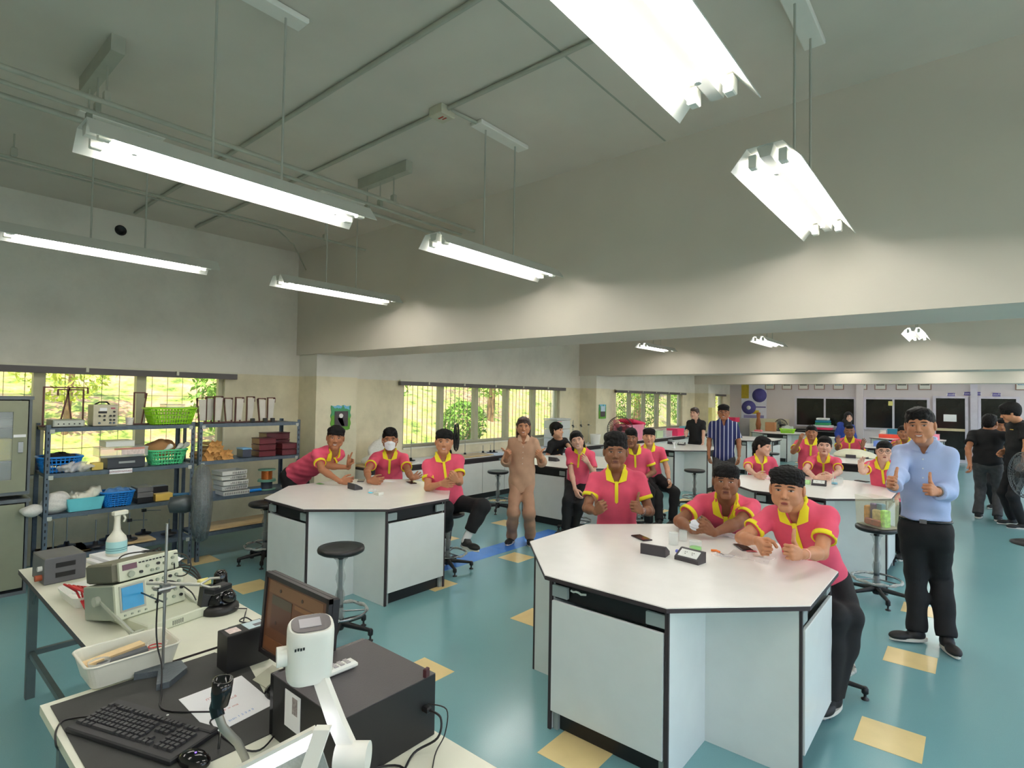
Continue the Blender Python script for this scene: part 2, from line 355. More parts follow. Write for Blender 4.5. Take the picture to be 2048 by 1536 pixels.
# ------------------------------------------------------------------ back wall: windows, doors, frames, signs
dg = mat('pane_dark_room', (30, 32, 28), .12, var=.3, vs=1.2); YB = Y1  # opaque panes: the shade of the unlit room behind is put into their colour
def BX(px): return AY(px, 800, YB)[0]
def backwin(n, x0, x1, z0, z1, cuts, label):
    w = thing('window_%d' % n, ((x0+x1)/2, YB, z0), label, None, kind='structure')
    def fr(b):
        b.bb(V(x0, YB-.06, z0), V(x1, YB, z0+.06)); b.bb(V(x0, YB-.06, z1-.07), V(x1, YB, z1)); b.bb(V(x0, YB-.059, z0+.06), V(x0+.07, YB, z1-.07)); b.bb(V(x1-.07, YB-.059, z0+.06), V(x1, YB, z1-.07))
    part(w, 'window_frame', alu_w, fr); xs = [x0+.07]+cuts+[x1-.07]
    for c in cuts: part(w, 'mullion', alu_w, lambda b: b.bb(V(c-.03, YB-.05, z0+.06), V(c+.03, YB, z1-.07)))
    for i in range(len(xs)-1): part(w, 'pane', dg, lambda b: b.bb(V(xs[i], YB-.03, z0+.06), V(xs[i+1], YB-.02, z1-.07)))
    return w
backwin(5, -5.2, -3.22, .95, 2.06, [BX(1650)], 'dark two-pane window left of the narrow pillar in the back wall')
w6 = backwin(6, -3.0, -1.16, .95, 2.06, [BX(1787)], 'dark two-pane window right of the narrow pillar in the back wall')
part(w6, 'sticky_note', mat('note_yellow', (215, 210, 130), .8), lambda b: b.bb(V(BX(1777), YB-.055, 1.78), V(BX(1786), YB-.05, 1.93)))
tag(MB().bb(V(-3.22, YB-.15, 0), V(-3.0, YB, HC)).build('trim_2', backm), 'narrow pillar on the back wall', kind='structure')
def bdoor(n, x0, x1, rail, label):
    w = thing('door_%d' % n, ((x0+x1)/2, YB, 0), label, None, kind='structure')
    part(w, 'door_frame', alu_w, lambda b: (b.bb(V(x0-.08, YB-.09, 0), V(x0, YB, 2.12)), b.bb(V(x1, YB-.09, 0), V(x1+.08, YB, 2.12)), b.bb(V(x0, YB-.089, 2.05), V(x1, YB, 2.119))))
    part(w, 'pane', dg, lambda b: b.bb(V(x0+.0, YB-.05, rail+.08), V(x1-.0, YB-.03, 2.05))); part(w, 'pane', dg, lambda b: b.bb(V(x0, YB-.05, .1), V(x1, YB-.03, rail)))
    part(w, 'rail', mat('door_rail', (200, 185, 150), .5), lambda b: b.bb(V(x0, YB-.07, rail), V(x1, YB-.02, rail+.08)))
    part(w, 'bottom_rail', alu_w, lambda b: b.bb(V(x0, YB-.07, 0), V(x1, YB-.02, .1)))
    return w
d1 = bdoor(1, BX(1872), BX(1930), 1.0, 'dark glass door with a pale rail behind the standing man')
part(d1, 'notice', paper, lambda b: b.bb(V(BX(1887), YB-.062, AY(1900, 843, YB)[2]), V(BX(1913), YB-.055, AY(1900, 829, YB)[2])))
d2 = bdoor(2, BX(1962), BX(2032), 1.0, 'dark glass door behind the men in black shirts')
tag(MB().bb(V(BX(1941), YB-.14, 0), V(BX(1955), YB, 2.6)).build('trim_3', alu_w), 'white post between the two back doors', kind='structure')
frm = mat('frame_brown', (150, 115, 100), .5); pich = [mat('photo_blue', (150, 175, 190), .6, var=.3, vs=30), mat('photo_grey', (95, 95, 90), .6, var=.5, vs=30)]
for k, px in enumerate((1540, 1574, 1607, 1639, 1677, 1723, 1761, 1804, 1850, 2046)):
    x = BX(px); t = thing('framed_photo', (x, YB-.02, 2.33), ('%s framed photograph from the left, high on the back wall' % ('first second third fourth fifth sixth seventh eighth ninth tenth'.split()[k])), 'picture', 'framed photographs high on the back wall')
    part(t, 'frame', frm, lambda b: b.bb(V(x-.17, YB-.03, 2.32), V(x+.17, YB, 2.78))); part(t, 'mount', ply_w, lambda b: b.bb(V(x-.145, YB-.034, 2.345), V(x+.145, YB-.03, 2.755)))
    part(t, 'photograph', pich[(k % 5) in (1, 2, 3)], lambda b: b.bb(V(x-.12, YB-.038, 2.47), V(x+.12, YB-.034, 2.72)))
sgm = mat('sign_purple', (92, 84, 160), .5)
for px0, px1, py, tx, lb in ((1895, 1910, 790, 'ห้องพัก', 'left small purple sign over the dark glass door'), (1928, 1961, 788, 'ห้องปฏิบัติการ', 'widest purple sign over the back doors'), (1985, 2001, 790, 'ห้องเก็บ', 'right small purple sign over the back door')):
    a, c = AY(px0, py-4, YB), AY(px1, py+3, YB)
    s_ = thing('sign', (a[0], YB-.02, a[2]), lb, 'sign', 'purple signs on the back wall'); part(s_, 'plate', sgm, lambda b: b.bb(V(a[0], YB-.02, c[2]), V(c[0], YB, a[2])))
    text_obj('lettering', tx, (a[2]-c[2])*.75, paper, s_, (a+c)/2*V(1, 0, 1)+V(0, YB-.022, 0), [[1, 0, 0], [0, 0, 1], [0, -1, 0]])
# poster
a, c = AY(1483, 768, YB-.01), AY(1533, 838, YB-.01); pw, ph = c[0]-a[0], a[2]-c[2]
P_ = thing('poster', ((a[0]+c[0])/2, YB-.01, c[2]), 'white poster with purple discs and yellow band on the back wall', 'poster')
P_.location[1] -= 0
part(P_, 'sheet', mat('poster_white', (226, 228, 245), .6, var=.04), lambda b: b.bb(V(a[0], YB-.01, c[2]), V(c[0], YB-.005, a[2])))
pp, py_ = mat('poster_purple', (88, 84, 160), .6, var=.1), mat('poster_yellow', (205, 180, 60), .6, var=.1)
def disc(cx, cz, r, m, y, hole=0): part(P_, 'print', m, lambda b: b.lathe([(hole+.001, 0), (r, 0), (r, .003), (hole+.001, .003)], (a[0]+cx*pw, y, a[2]-cz*ph), 24, axis=(0, -1, 0)))
part(P_, 'print', py_, lambda b: b.bb(V(a[0], YB-.013, a[2]-.42*ph), V(a[0]+.3*pw, YB-.01, a[2])))
disc(.72, .33, .27, pp, YB-.013, .06); disc(.3, .68, .27, pp, YB-.014, .05); disc(.3, .69, .08, paper, YB-.018)
part(P_, 'print', py_, lambda b: b.bb(V(a[0]+.33*pw, YB-.015, a[2]-.86*ph), V(a[0]+.7*pw, YB-.01, a[2]-.76*ph)))
part(P_, 'print', pp, lambda b: b.bb(V(a[0]+.55*pw, YB-.015, a[2]-.68*ph), V(a[0]+.97*pw, YB-.01, a[2]-.65*ph)))
part(P_, 'print', mat('poster_lilac', (150, 145, 195), .6), lambda b: b.bb(V(a[0]+.1*pw, YB-.013, c[2]+.02), V(a[0]+.9*pw, YB-.01, c[2]+.1*ph)))
# pictures on columns
def col_pic(px0, py0, px1, py1, x, label, scal):
    a, c = AX(px0, py0, x), AX(px1, py1, x); t = thing('picture', (x, (a[1]+c[1])/2, c[2]), label, 'picture')
    w, h = c[1]-a[1], a[2]-c[2]; pts = []
    N = 64
    for k in range(N):
        an = 2*math.pi*k/N; ca, sa = math.cos(an), math.sin(an); q = 1/max(abs(ca), abs(sa))**.93; wv = 1+(.045*math.sin(an*11) if scal else 0)
        pts.append(((a[1]+c[1])/2+ca*q*w/2*.95*wv, (a[2]+c[2])/2+sa*q*h/2*.95*wv))
    m = mat('board_art', (90, 150, 70), .6, var=0); nt = m.node_tree
    if not nt.nodes.get('zz'):
        tc = nt.nodes.new('ShaderNodeTexCoord'); tc.name = 'zz'; sp = nt.nodes.new('ShaderNodeSeparateXYZ'); cr = nt.nodes.new('ShaderNodeValToRGB'); cr.color_ramp.interpolation = 'CONSTANT'
        no = nt.nodes.new('ShaderNodeTexNoise'); no.inputs['Scale'].default_value = 14; ad = nt.nodes.new('ShaderNodeMath'); ad.operation = 'MULTIPLY_ADD'; ad.inputs[1].default_value = .25
        nt.links.new(tc.outputs['Object'], no.inputs[0]); nt.links.new(tc.outputs['Object'], sp.inputs[0]); nt.links.new(no.outputs[0], ad.inputs[0]); nt.links.new(sp.outputs[2], ad.inputs[2])
        e = cr.color_ramp.elements; e[0].position = 0; e[0].color = (*lin((.38, .62, .2)), 1); e[1].position = .33; e[1].color = (*lin((.28, .6, .4)), 1); q = e.new(.46); q.color = (*lin((.45, .72, .85)), 1)
        nt.links.new(ad.outputs[0], cr.inputs[0]); nt.links.new(cr.outputs[0], nt.nodes['Principled BSDF'].inputs['Base Color'])
    part(t, 'board', m, lambda b: b.add([(x+.02, p[0], p[1]) for p in pts]+[(x, p[0], p[1]) for p in pts], [tuple(range(N)), tuple(range(2*N-1, N-1, -1))]+[(i, i+N, (i+1) % N+N, (i+1) % N) for i in range(N)]))
    cy, cz = (a[1]+c[1])/2, (a[2]+c[2])/2-h*.04
    part(t, 'photograph', mat('photo_dark', (70, 62, 66), .5, var=.3, vs=20), lambda b: b.bb(V(x+.018, cy-w*.33, cz-h*.3), V(x+.026, cy+w*.33, cz+h*.3)))
    if scal:
        part(t, 'photograph', mat('photo_white', (228, 225, 222), .6), lambda b: (b.lathe([(.001, 0), (w*.1, 0), (w*.1, .004)], (x+.026, cy-w*.02, cz+h*.12), 12, axis=(1, 0, 0)), b.slab([(x+.026, cy-w*.2, cz+h*.02), (x+.026, cy+w*.05, cz+h*.06), (x+.026, cy+w*.17, cz-h*.28), (x+.026, cy+w*.02, cz-h*.28)], .003)))
    else: part(t, 'notice', mat('pale_blue_paper', (190, 210, 225), .7), lambda b: b.bb(V(x+.02, cy-w*.3, cz+h*.05), V(x+.03, cy+w*.3, cz+h*.4)))
col_pic(661, 810, 700, 860, X0+.48, 'scalloped blue and green picture board on the first column', True)
col_pic(1197, 808, 1211, 838, X0+.48, 'small blue and green notice on the second column', False)
# ================================================================== ceiling lamps
tubem = mat('tube_light', (255, 250, 240), .4, em=TUBE, var=0)
tubem.node_tree.nodes['Principled BSDF'].inputs['Emission Color'].default_value = (1, .945, .91, 1)
L0 = thing('hanging_lamp', (0, 0, 0), 'x', 'lamp', 'hanging fluorescent lamps')
HL = .69   # half length along y; z=0 at lower rim
prof = [(-.145, 0), (-.075, .085), (.075, .085), (.145, 0)]
part(L0, 'reflector', fix_w, lambda b: [b.slab([(prof[i][0], -HL, prof[i][1]), (prof[i][0], HL, prof[i][1]), (prof[i+1][0], HL, prof[i+1][1]), (prof[i+1][0], -HL, prof[i+1][1])], .003) for i in range(3)])
part(L0, 'spine', fix_w, lambda b: b.add([(x, y, z) for y in (-HL+.01, HL-.01) for x, z in ((-.035, .082), (-.022, .035), (.022, .035), (.035, .082))], [(0, 1, 5, 4), (1, 2, 6, 5), (2, 3, 7, 6), (3, 2, 1, 0), (4, 5, 6, 7)]))
for sx in (-1, 1):
    part(L0, 'tube', tubem, lambda b: b.cyl((sx*.066, -.6, .03), (sx*.066, .6, .03), .0135, n=8))
    for sy in (-1, 1): part(L0, 'socket', ply_w, lambda b: b.box((sx*.063, sy*.625, .04), (.034, .045, .06), bev=.004))
for sy in (-1, 1): part(L0, 'starter', ply_w, lambda b: b.cyl((.0, sy*.5, .034), (.0, sy*.5, .012), .012, n=8))
ZL = 2.885
for sy in (-1, 1): part(L0, 'rod', mat('rod_paint', (175, 178, 168), .5), lambda b: b.cyl((0, sy*.175, .088), (0, sy*.175, HC-ZL), .0065, n=6))
part(L0, 'ceiling_mount', ply_w, lambda b: b.box((0, 0, HC-ZL-.02), (.11, .56, .035), bev=.006))
nl = 0; rowname = {1.26: 'nearest row', 3.2: 'row in front of the first beam', 5.9: 'bay behind the first beam, nearer row', 7.85: 'bay behind the first beam, middle row', 10.6: 'row in front of the second beam', 13.6: 'bay behind the second beam', 15.9: 'bay behind the second beam, middle row', 18.2: 'row in front of the third beam', -.9: 'row behind the camera', 21.2: 'row by the back wall'}
colname = {-5.03: 'over the window side', -2.85: 'over the middle left', -.7: 'over the middle right', 1.45: 'over the right side', 3.6: 'over the far right'}
for y in (1.26, 3.2, -.9, 5.9, 7.85, 10.6, 13.6, 15.9, 18.2, 21.2):
    for x in (-5.03, -2.85, -.7, 1.45, 3.6):
        if (y, x) in ((-.9, 3.6),): continue
        lb = 'twin-tube lamp %s, %s' % (colname[x], rowname[y]); p = (x, y, ZL)
        if nl == 0: L0.location = p; L0['label'] = lb; ORG[L0.name] = V(*p)
        else: clone(L0, p, label=lb)
        nl += 1
# ================================================================== pipes and conduits
def run(name, pts, r, label, m=conduit_m, clips=()):
    t = thing(name, pts[0], label, 'pipe'); part(t, 'pipe', m, lambda b: b.tube(pts, r, 8))
    for c in clips: part(t, 'clip', grey_bl, lambda b: b.box(c, (.05, .012, .012)))
    return t
run('pipe', [(-4.02, -2.6, 3.6), (-4.02, 4.12, 3.59)], .017, 'upper of the three pipes along the ceiling, nearest the middle')
run('pipe', [(-4.22, -2.6, 3.6), (-4.22, 4.12, 3.59)], .014, 'middle of the three pipes along the ceiling')
run('pipe', [(-4.42, -2.6, 3.6), (-4.42, 4.12, 3.59)], .02, 'thick third pipe along the ceiling, on the window side of the bundle')
run('pipe', [(-5.95, -2.6, 3.74), (-5.95, 4.12, 3.7)], .014, 'long thin pipe beside the window-side ceiling')
run('pipe', [(-6.02, -2.6, 3.71), (-6.02, 3.0, 3.7), (-6.4, 3.4, 3.68), (-7.0, 3.9, 3.55)], .009, 'thin cable pipe bending towards the wall')
run('conduit', [(-7.4, 2.0, HC-.02), (X1, 2.0, HC-.02)], .016, 'ceiling conduit nearer the camera crossing the room')
run('conduit', [(-7.4, 2.65, HC-.02), (X1, 2.65, HC-.02)], .016, 'ceiling conduit through the junction box')
jb = MB().box((-2.93, 2.65, HC-.035), (.13, .13, .07), bev=.006).build('junction_box', mat('box_cream', (195, 192, 170), .5)); tag(jb, 'square junction box on the ceiling conduit', 'box')
part(jb, 'warning_mark', mat('red_mark', (190, 70, 50), .6), lambda b: (b.box((-2.93, 2.64, HC-.071), (.05, .012, .002)), b.box((-2.92, 2.665, HC-.071), (.04, .01, .002))))
run('conduit', [(-2.87, 2.68, HC-.02), (-2.85, 2.93, HC-.02)], .013, 'short conduit from the junction box to the lamp mount')
for y, nm in ((.92, 'nearer'), (3.07, 'farther'), (-1.2, 'nearest')):
    t = thing('pipe_bracket', (-4.2, y, HC), nm+' ceiling bracket bar with three hanger rods over the pipe bundle', 'bracket', 'ceiling pipe brackets')
    part(t, 'bar', conduit_m, lambda b: b.box((-4.17, y, HC-.05), (.72, .07, .1)))
    for x in (-4.02, -4.22, -4.42):
        part(t, 'hanger_rod', conduit_m, lambda b: b.cyl((x, y, HC-.1), (x, y, 3.62), .006, n=6)); part(t, 'clamp', conduit_m, lambda b: b.box((x, y, 3.63), (.05, .03, .07), bev=.008))
for p, nm in (((-5.95, .76, 3.74), 'left'), ((-5.95, 3.55, 3.7), 'right')):
    t = thing('pipe_hanger', p, nm+' single hanger of the long thin pipe', 'bracket', 'single pipe hangers'); part(t, 'hanger_rod', conduit_m, lambda b: b.cyl(p, (p[0], p[1], HC), .006, n=6)); part(t, 'clamp', conduit_m, lambda b: b.box(V(*p)+V(0, 0, .03), (.045, .04, .08), bev=.01))
h = AX(241, 461, X0+.001); tag(MB().lathe([(.001, 0), (.055, 0), (.06, .01), (.045, .012), (.04, .004), (.001, .003)], h, 18, axis=(1, 0, 0)).build('wall_vent', black_pl), 'round black vent hole high on the window wall', 'vent')
# ================================================================== octagonal lab tables
OCT = [(-.36, -.87), (.36, -.87), (.87, -.36), (.87, .36), (.36, .87), (-.36, .87), (-.87, .36), (-.87, -.36)]
TB = [((-1.49, 3.38), 'octagonal white lab table nearest the camera at the right, with two black socket boxes'), ((-4.8, 3.38), 'octagonal white lab table at the left with the stool in front of it'),
      ((-1.55, 7.34), 'octagonal white lab table behind the nearest right one, with a drink glass on it'), ((-4.83, 7.38), 'octagonal white lab table behind the woman in beige'),
      ((-1.5, 11.38), 'octagonal white lab table holding a laptop, third row on the right side'), ((-4.93, 11.3), 'octagonal white lab table in front of the man in the striped shirt'),
      ((-4.8, 15.4), 'octagonal white lab table of the fourth row, window side'), ((-1.5, 15.4), 'octagonal white lab table of the fourth row with a blue tray'),
      ((-4.8, 19.3), 'farthest octagonal white lab table with the lime green basket'), ((-1.5, 19.3), 'farthest octagonal white lab table with the red tray')]
TT = .86
T0 = thing('lab_table', (0, 0, 0), TB[0][1], 'table', 'octagonal lab tables')
part(T0, 'tabletop', [white_lam, dark_edge], lambda b: b.prism([(x*1.0, y*1.0) for x, y in OCT], TT-.026, TT-.004, side=1).prism([(x*.997, y*.997) for x, y in OCT], TT-.004, TT, side=0))
for k in range(4):
    n_ = V(math.cos(R_(90*k)), math.sin(R_(90*k)), 0); t_ = V(-n_[1], n_[0], 0); M = np.column_stack([t_, n_, V(0, 0, 1)])
    def fb(b, c, d, **kw): b.box(t_*c[0]+n_*c[1]+V(0, 0, c[2]), d, M=M, **kw)
    part(T0, 'door', door_lam, lambda b: fb(b, (0, .832, .415), (.66, .018, .61), bev=.002))
    part(T0, 'apron', black_pl, lambda b: fb(b, (0, .79, .777), (.68, .02, .11)))
    part(T0, 'toe_kick', black_pl, lambda b: fb(b, (0, .78, .055), (.66, .02, .11)))
    for sx in (-1, 1):
        part(T0, 'side_panel', door_lam, lambda b: fb(b, (sx*.345, .585, .4165), (.018, .47, .833)))
        part(T0, 'edge_strip', dark_edge, lambda b: fb(b, (sx*.345, .826, .4165), (.02, .014, .833)))
        part(T0, 'rail_block', grey_bl, lambda b: fb(b, (sx*.285, .822, .772), (.1, .02, .065), bev=.003))
        part(T0, 'foot', grey_bl, lambda b: fb(b, (sx*.315, .80, .055), (.03, .025, .11)))
tables = []
for i, (p, lb) in enumerate(TB):
    if i == 0: T0.location = (*p, 0); ORG[T0.name] = V(*p, 0); tables.append(T0)
    else: tables.append(clone(T0, (*p, 0), label=lb))
part(tables[0], 'latch', ply_w, lambda b: b.tube([AY(1142+5*k, 1181+1.7*k+1.5*math.sin(k*1.9), 2.56) for k in range(7)], .006, 6))
# ================================================================== wall counters
def counter(y0, y1, label):
    t = thing('wall_counter', (-7.2, (y0+y1)/2, 0), label, 'counter', 'counters under the windows'); z = .76
    part(t, 'worktop', [white_lam, dark_edge], lambda b: b.prism([(X0+.01, y0), (-6.82, y0), (-6.82, y1), (X0+.01, y1)], z-.035, z, side=1))
    n = round((y1-y0)/.62); s = (y1-y0)/n
    for k in range(n):
        a = y0+k*s
        part(t, 'door', door_lam, lambda b: b.bb(V(-6.87, a+.006, .11), V(-6.85, a+s-.006, z-.1)))
        if k % 2 == 0: part(t, 'handle', grey_bl, lambda b: b.bb(V(-6.865, a+s-.16, z-.085), V(-6.84, a+s+.1, z-.052)))
    part(t, 'apron', dark_edge, lambda b: b.bb(V(-6.89, y0, z-.1), V(-6.87, y1, z-.035))); part(t, 'toe_kick', black_pl, lambda b: b.bb(V(-6.93, y0, 0), V(-6.91, y1, .11)))
    part(t, 'end_panel', door_lam, lambda b: b.bb(V(X0+.02, y0, 0), V(-6.87, y0+.018, z-.035))); part(t, 'end_panel', door_lam, lambda b: b.bb(V(X0+.02, y1-.018, 0), V(-6.87, y1, z-.035)))
counter(4.9, 11.62, 'long white counter under the window beyond the first column'); counter(12.4, 19.0, 'white counter under the window beyond the second column')
# ================================================================== lab stools
wrap = glassy('plastic_wrap', (205, 210, 205), .32, .25); chrome = mat('chrome', (150, 152, 155), .25, 1.)
M_dk = mat('column_dark', (84, 88, 92), .3, .8)
ST0 = thing('lab_stool', (0, 0, 0), 'x', 'stool', 'round black lab stools')
seatm = mat('seat_vinyl', (32, 30, 31), .35, var=.08)
part(ST0, 'seat', seatm, lambda b: b.lathe([(.03, .615), (.15, .612), (.172, .625), (.176, .64), (.17, .655), (.12, .652), (.001, .645)], n=28))
part(ST0, 'seat_hub', black_pl, lambda b: b.cyl((0, 0, .57), (0, 0, .615), .024))
part(ST0, 'column', M_dk, lambda b: (b.cyl((0, 0, .33), (0, 0, .57), .016), b.cyl((0, 0, .12), (0, 0, .34), .024)))
part(ST0, 'plastic_wrapping', wrap, lambda b: b.lathe([(.030+.008*math.sin(z*47), z) for z in np.linspace(.14, .56, 16)]+[(.055, .575)], n=12))
part(ST0, 'footring', wrap if False else chrome, lambda b: b.tube([(.2*math.cos(a), .2*math.sin(a), .19) for a in np.linspace(0, 2*math.pi, 25)[:-1]], .009, 7, closed=True))
part(ST0, 'ring_wrapping', mat('wrap_white', (190, 192, 185), .35, var=.25, vs=40, spec=.6, alpha=.75), lambda b: b.tube([(.2*math.cos(a), .2*math.sin(a), .19+.004*math.sin(a*9)) for a in np.linspace(0.3, 5.2, 30)], [.0125+.003*math.sin(i*1.7) for i in range(30)], 7))
for k in range(3):
    a = 2*math.pi*k/3+.4; part(ST0, 'strut', chrome, lambda b: b.cyl((.02*math.cos(a), .02*math.sin(a), .19), (.2*math.cos(a), .2*math.sin(a), .19), .006, n=6))
for k in range(5):
    a = 2*math.pi*k/5; c, s = math.cos(a), math.sin(a)
    part(ST0, 'leg', black_pl, lambda b: b.cyl((.02*c, .02*s, .105), (.26*c, .26*s, .075), .024, .014, n=8))
    part(ST0, 'foot_glide', black_pl, lambda b: b.lathe([(.022, 0), (.022, .008), (.008, .014), (.008, .035), (.02, .045), (.02, .075), (.012, .088)], (.255*c, .255*s, 0), 10))
part(ST0, 'hub', black_pl, lambda b: b.lathe([(.03, .06), (.04, .08), (.04, .12), (.028, .15)], n=12))
p2 = lambda px, py, z=.0: AZ(px, py, z)[:2]
stools = [((-3.72, 2.42), 1.05, 'black stool with plastic-wrapped post standing free in front of the left table'), ((-5.98, 2.93), 1, 'black stool beside the left table, mostly hidden behind its cabinet'),
          ((-.72, 6.22), 1.06, 'black stool carrying the shiny gift bag'), ((-3.72, 9.35), 1, 'empty black stool left of the striped-shirt man'),
          ((-5.95, 6.75), 1, 'black stool by the window counter behind the woman in beige'), ((-3.66, 13.8), 1, 'black stool in the fourth row behind the dark-haired girl'),
          ((-3.45, 15.9), 1, 'black stool at the window-side table of the fourth row')]
for i, (p, s, lb) in enumerate(stools):
    if i == 0: ST0.location = (*p, 0); ST0['label'] = lb; r = ST0; r.rotation_euler[2] = .5
    else: r = clone(ST0, (*p, 0), rz=i*.7, label=lb)
    r.scale = (1, 1, s)
ORG[ST0.name] = None
# ================================================================== slotted-angle racks
RX1, RX0 = -6.5, -6.96
def rack(y0, y1, zs, label):
    t = thing('storage_rack', ((RX0+RX1)/2, (y0+y1)/2, 0), label, 'rack', 'slate blue slotted-angle racks')
    for x, sx in ((RX1, -1), (RX0, 1)):
        for y, sy in ((y0, 1), (y1, -1)):
            part(t, 'upright', slate, lambda b: (b.bb(V(x, y, 0), V(x+sx*.038, y+sy*.003, 1.53)), b.bb(V(x, y, 0), V(x+sx*.003, y+sy*.038, 1.53))))
            q = part(t, 'slots', mat('slot_dark', (30, 34, 38), .8), lambda b: [b.box((x-sx*.0005, y+sy*.02, z), (.002, .01, .026)) for z in np.arange(.08, 1.5, .06)]) if x == RX1 else None
            if q: q['kind'] = 'stuff'
    for z in zs:
        part(t, 'shelf', slate, lambda b: (b.bb(V(RX0, y0+.01, z-.028), V(RX1-.004, y1-.01, z)), ))
        part(t, 'shelf_lip', slate, lambda b: b.bb(V(RX1-.006, y0+.012, z-.035), V(RX1+.002, y1-.012, z+.003)))
        for y in (y0+.03, y1-.06): part(t, 'corner_plate', mat('plate_pale', (175, 180, 172), .5), lambda b: b.bb(V(RX1+.001, y, z-.05), V(RX1+.004, y+.035, z-.012)))
    return t
ZR = [1.5, 1.075, .70, .30]
rack(1.12, 2.38, ZR, 'slate blue steel rack next to the glass-door cabinet'); rack(2.42, 3.6, [1.5, 1.09, .68, .30], 'slate blue steel rack next to the first column')
# steel cabinet at the left edge
cbm = mat('cabinet_grey', (138, 140, 118), .45, .2, var=.04); cbd = mat('cabinet_dark', (98, 104, 108), .45, .2)
CB = thing('steel_cabinet', (-6.9, .5, 0), 'grey steel cabinet with a glass door at the left edge of the room', 'cabinet')
cx1, cy1 = -6.62, 1.04
for z0, z1, g in ((.0, .86, 0), (.9, 1.79, 1)):
    part(CB, 'body', cbd, lambda b: (b.bb(V(-7.05, .1, z0), V(-7.03, cy1, z1)), b.bb(V(-7.05, cy1-.02, z0), V(cx1, cy1, z1)), b.bb(V(-7.05, .1, z0), V(cx1, .12, z1)), b.bb(V(-7.055, .095, z1-.03), V(cx1+.01, cy1+.01, z1+.001)), b.bb(V(-7.049, .101, z0), V(cx1-.001, cy1-.001, z0+.03))))
    for y0, y1 in ((.12, .57), (.58, cy1-.03)):
        if g:
            d = part(CB, 'door', cbm, lambda b: (b.bb(V(cx1-.005, y0, z0+.03), V(cx1+.012, y0+.1, z1-.04)), b.bb(V(cx1-.005, y1-.1, z0+.03), V(cx1+.012, y1, z1-.04)), b.bb(V(cx1-.005, y0+.1, z0+.03), V(cx1+.012, y1-.1, z0+.14)), b.bb(V(cx1-.005, y0+.1, z1-.14), V(cx1+.012, y1-.1, z1-.04))))
            part(d, 'pane', clear_gl, lambda b: b.bb(V(cx1, y0+.1, z0+.14), V(cx1+.004, y1-.1, z1-.14)))
            part(d, 'handle', chrome, lambda b: b.box((cx1+.016, y1-.045, 1.33), (.012, .035, .1), bev=.003))
            part(d, 'sticker', paper, lambda b: b.bb(V(cx1+.012, y1-.095, 1.42), V(cx1+.014, y1-.01, 1.445)))
        else: part(CB, 'door', cbm, lambda b: b.bb(V(cx1-.005, y0, .06), V(cx1+.01, y1, z1-.04), bev=.003))
for z in (1.2, 1.5): part(CB, 'shelf', cbd, lambda b: b.bb(V(-7.03, .12, z-.015), V(cx1-.03, cy1-.03, z)))
part(CB, 'back_panel', cbd, lambda b: b.bb(V(-7.055, .1, .9), V(-7.045, cy1, 1.79)))
tag(MB().box((-6.8, .83, 1.203+.1), (.2, .2, .2), bev=.01).build('box', mat('box_yellow', (215, 200, 40), .5)), 'yellow box behind the glass of the steel cabinet', 'box')
tag(MB().box((-6.8, .82, 1.545), (.22, .3, .08), bev=.02).build('case', mat('case_grey', (150, 150, 148), .5)), 'grey case on the upper cabinet shelf behind glass', 'case')
tag(MB().box((-6.8, .8, .965), (.2, .3, .06), bev=.01).build('box', tan_bd), 'tan box on the lowest cabinet shelf behind glass', 'box')
# ================================================================== work tables of the foreground
TA, TBZ = .76, .755
A_ = thing('work_table', (-3.47, .98, 0), 'white work table with grey steel legs holding the oscilloscope', 'table')
part(A_, 'tabletop', [mat('laminate_cream', (226, 226, 208), .35, var=.03), dark_edge], lambda b: b.prism([(-4.44, .66), (-2.5, .66), (-2.5, 1.31), (-4.44, 1.31)], TA-.028, TA, side=1))
lg = mat('leg_grey', (92, 104, 104), .5, .3, var=.1)
for x in (-4.36, -2.62):
    for y in (.72, 1.25): part(A_, 'leg', lg, lambda b: b.bb(V(x-.022, y-.022, 0), V(x+.022, y+.022, TA-.028)))
    part(A_, 'rail', lg, lambda b: b.bb(V(x-.015, .72, .25), V(x+.015, 1.25, .28)))
for y in (.72, 1.25):
    part(A_, 'rail', lg, lambda b: b.bb(V(-4.36, y-.015, TA-.075), V(-2.62, y+.015, TA-.028))); part(A_, 'rail', lg, lambda b: b.bb(V(-4.36, y-.012, .25), V(-2.62, y+.012, .28)))
    part(A_, 'brace', lg, lambda b: b.cyl((-4.35, y, TA-.2), (-4.22, y, TA-.07), .009, n=6))
B_ = thing('work_table', (-1.75, .84, 0), 'nearest white table with a grey desk mat holding the keyboard', 'table')
part(B_, 'tabletop', [mat('laminate_cream', (226, 226, 208), .35), mat('edge_cream', (215, 215, 190), .5)], lambda b: b.prism([(-2.49, .44), (-.92, .44), (-.92, 1.25), (-2.49, 1.25)], TBZ-.03, TBZ, side=1))
for x in (-2.42, -1.0):
    for y in (.5, 1.19): part(B_, 'leg', lg, lambda b: b.bb(V(x-.02, y-.02, 0), V(x+.02, y+.02, TBZ-.03)))
for y in (.5, 1.19): part(B_, 'rail', lg, lambda b: b.bb(V(-2.42, y-.012, TBZ-.07), V(-1.0, y+.012, TBZ-.03)))
MT = TBZ+.003
tag(MB().prism([(-2.455, .462), (-1.75, .456), (-1.74, .7), (-1.74, .93), (-2.3, 1.06), (-2.455, 1.0)], TBZ, MT).build('desk_mat', mat('mat_charcoal', (62, 62, 60), .75, var=.08, bump=.1, bs=300)), 'charcoal desk mat on the nearest table', 'mat')
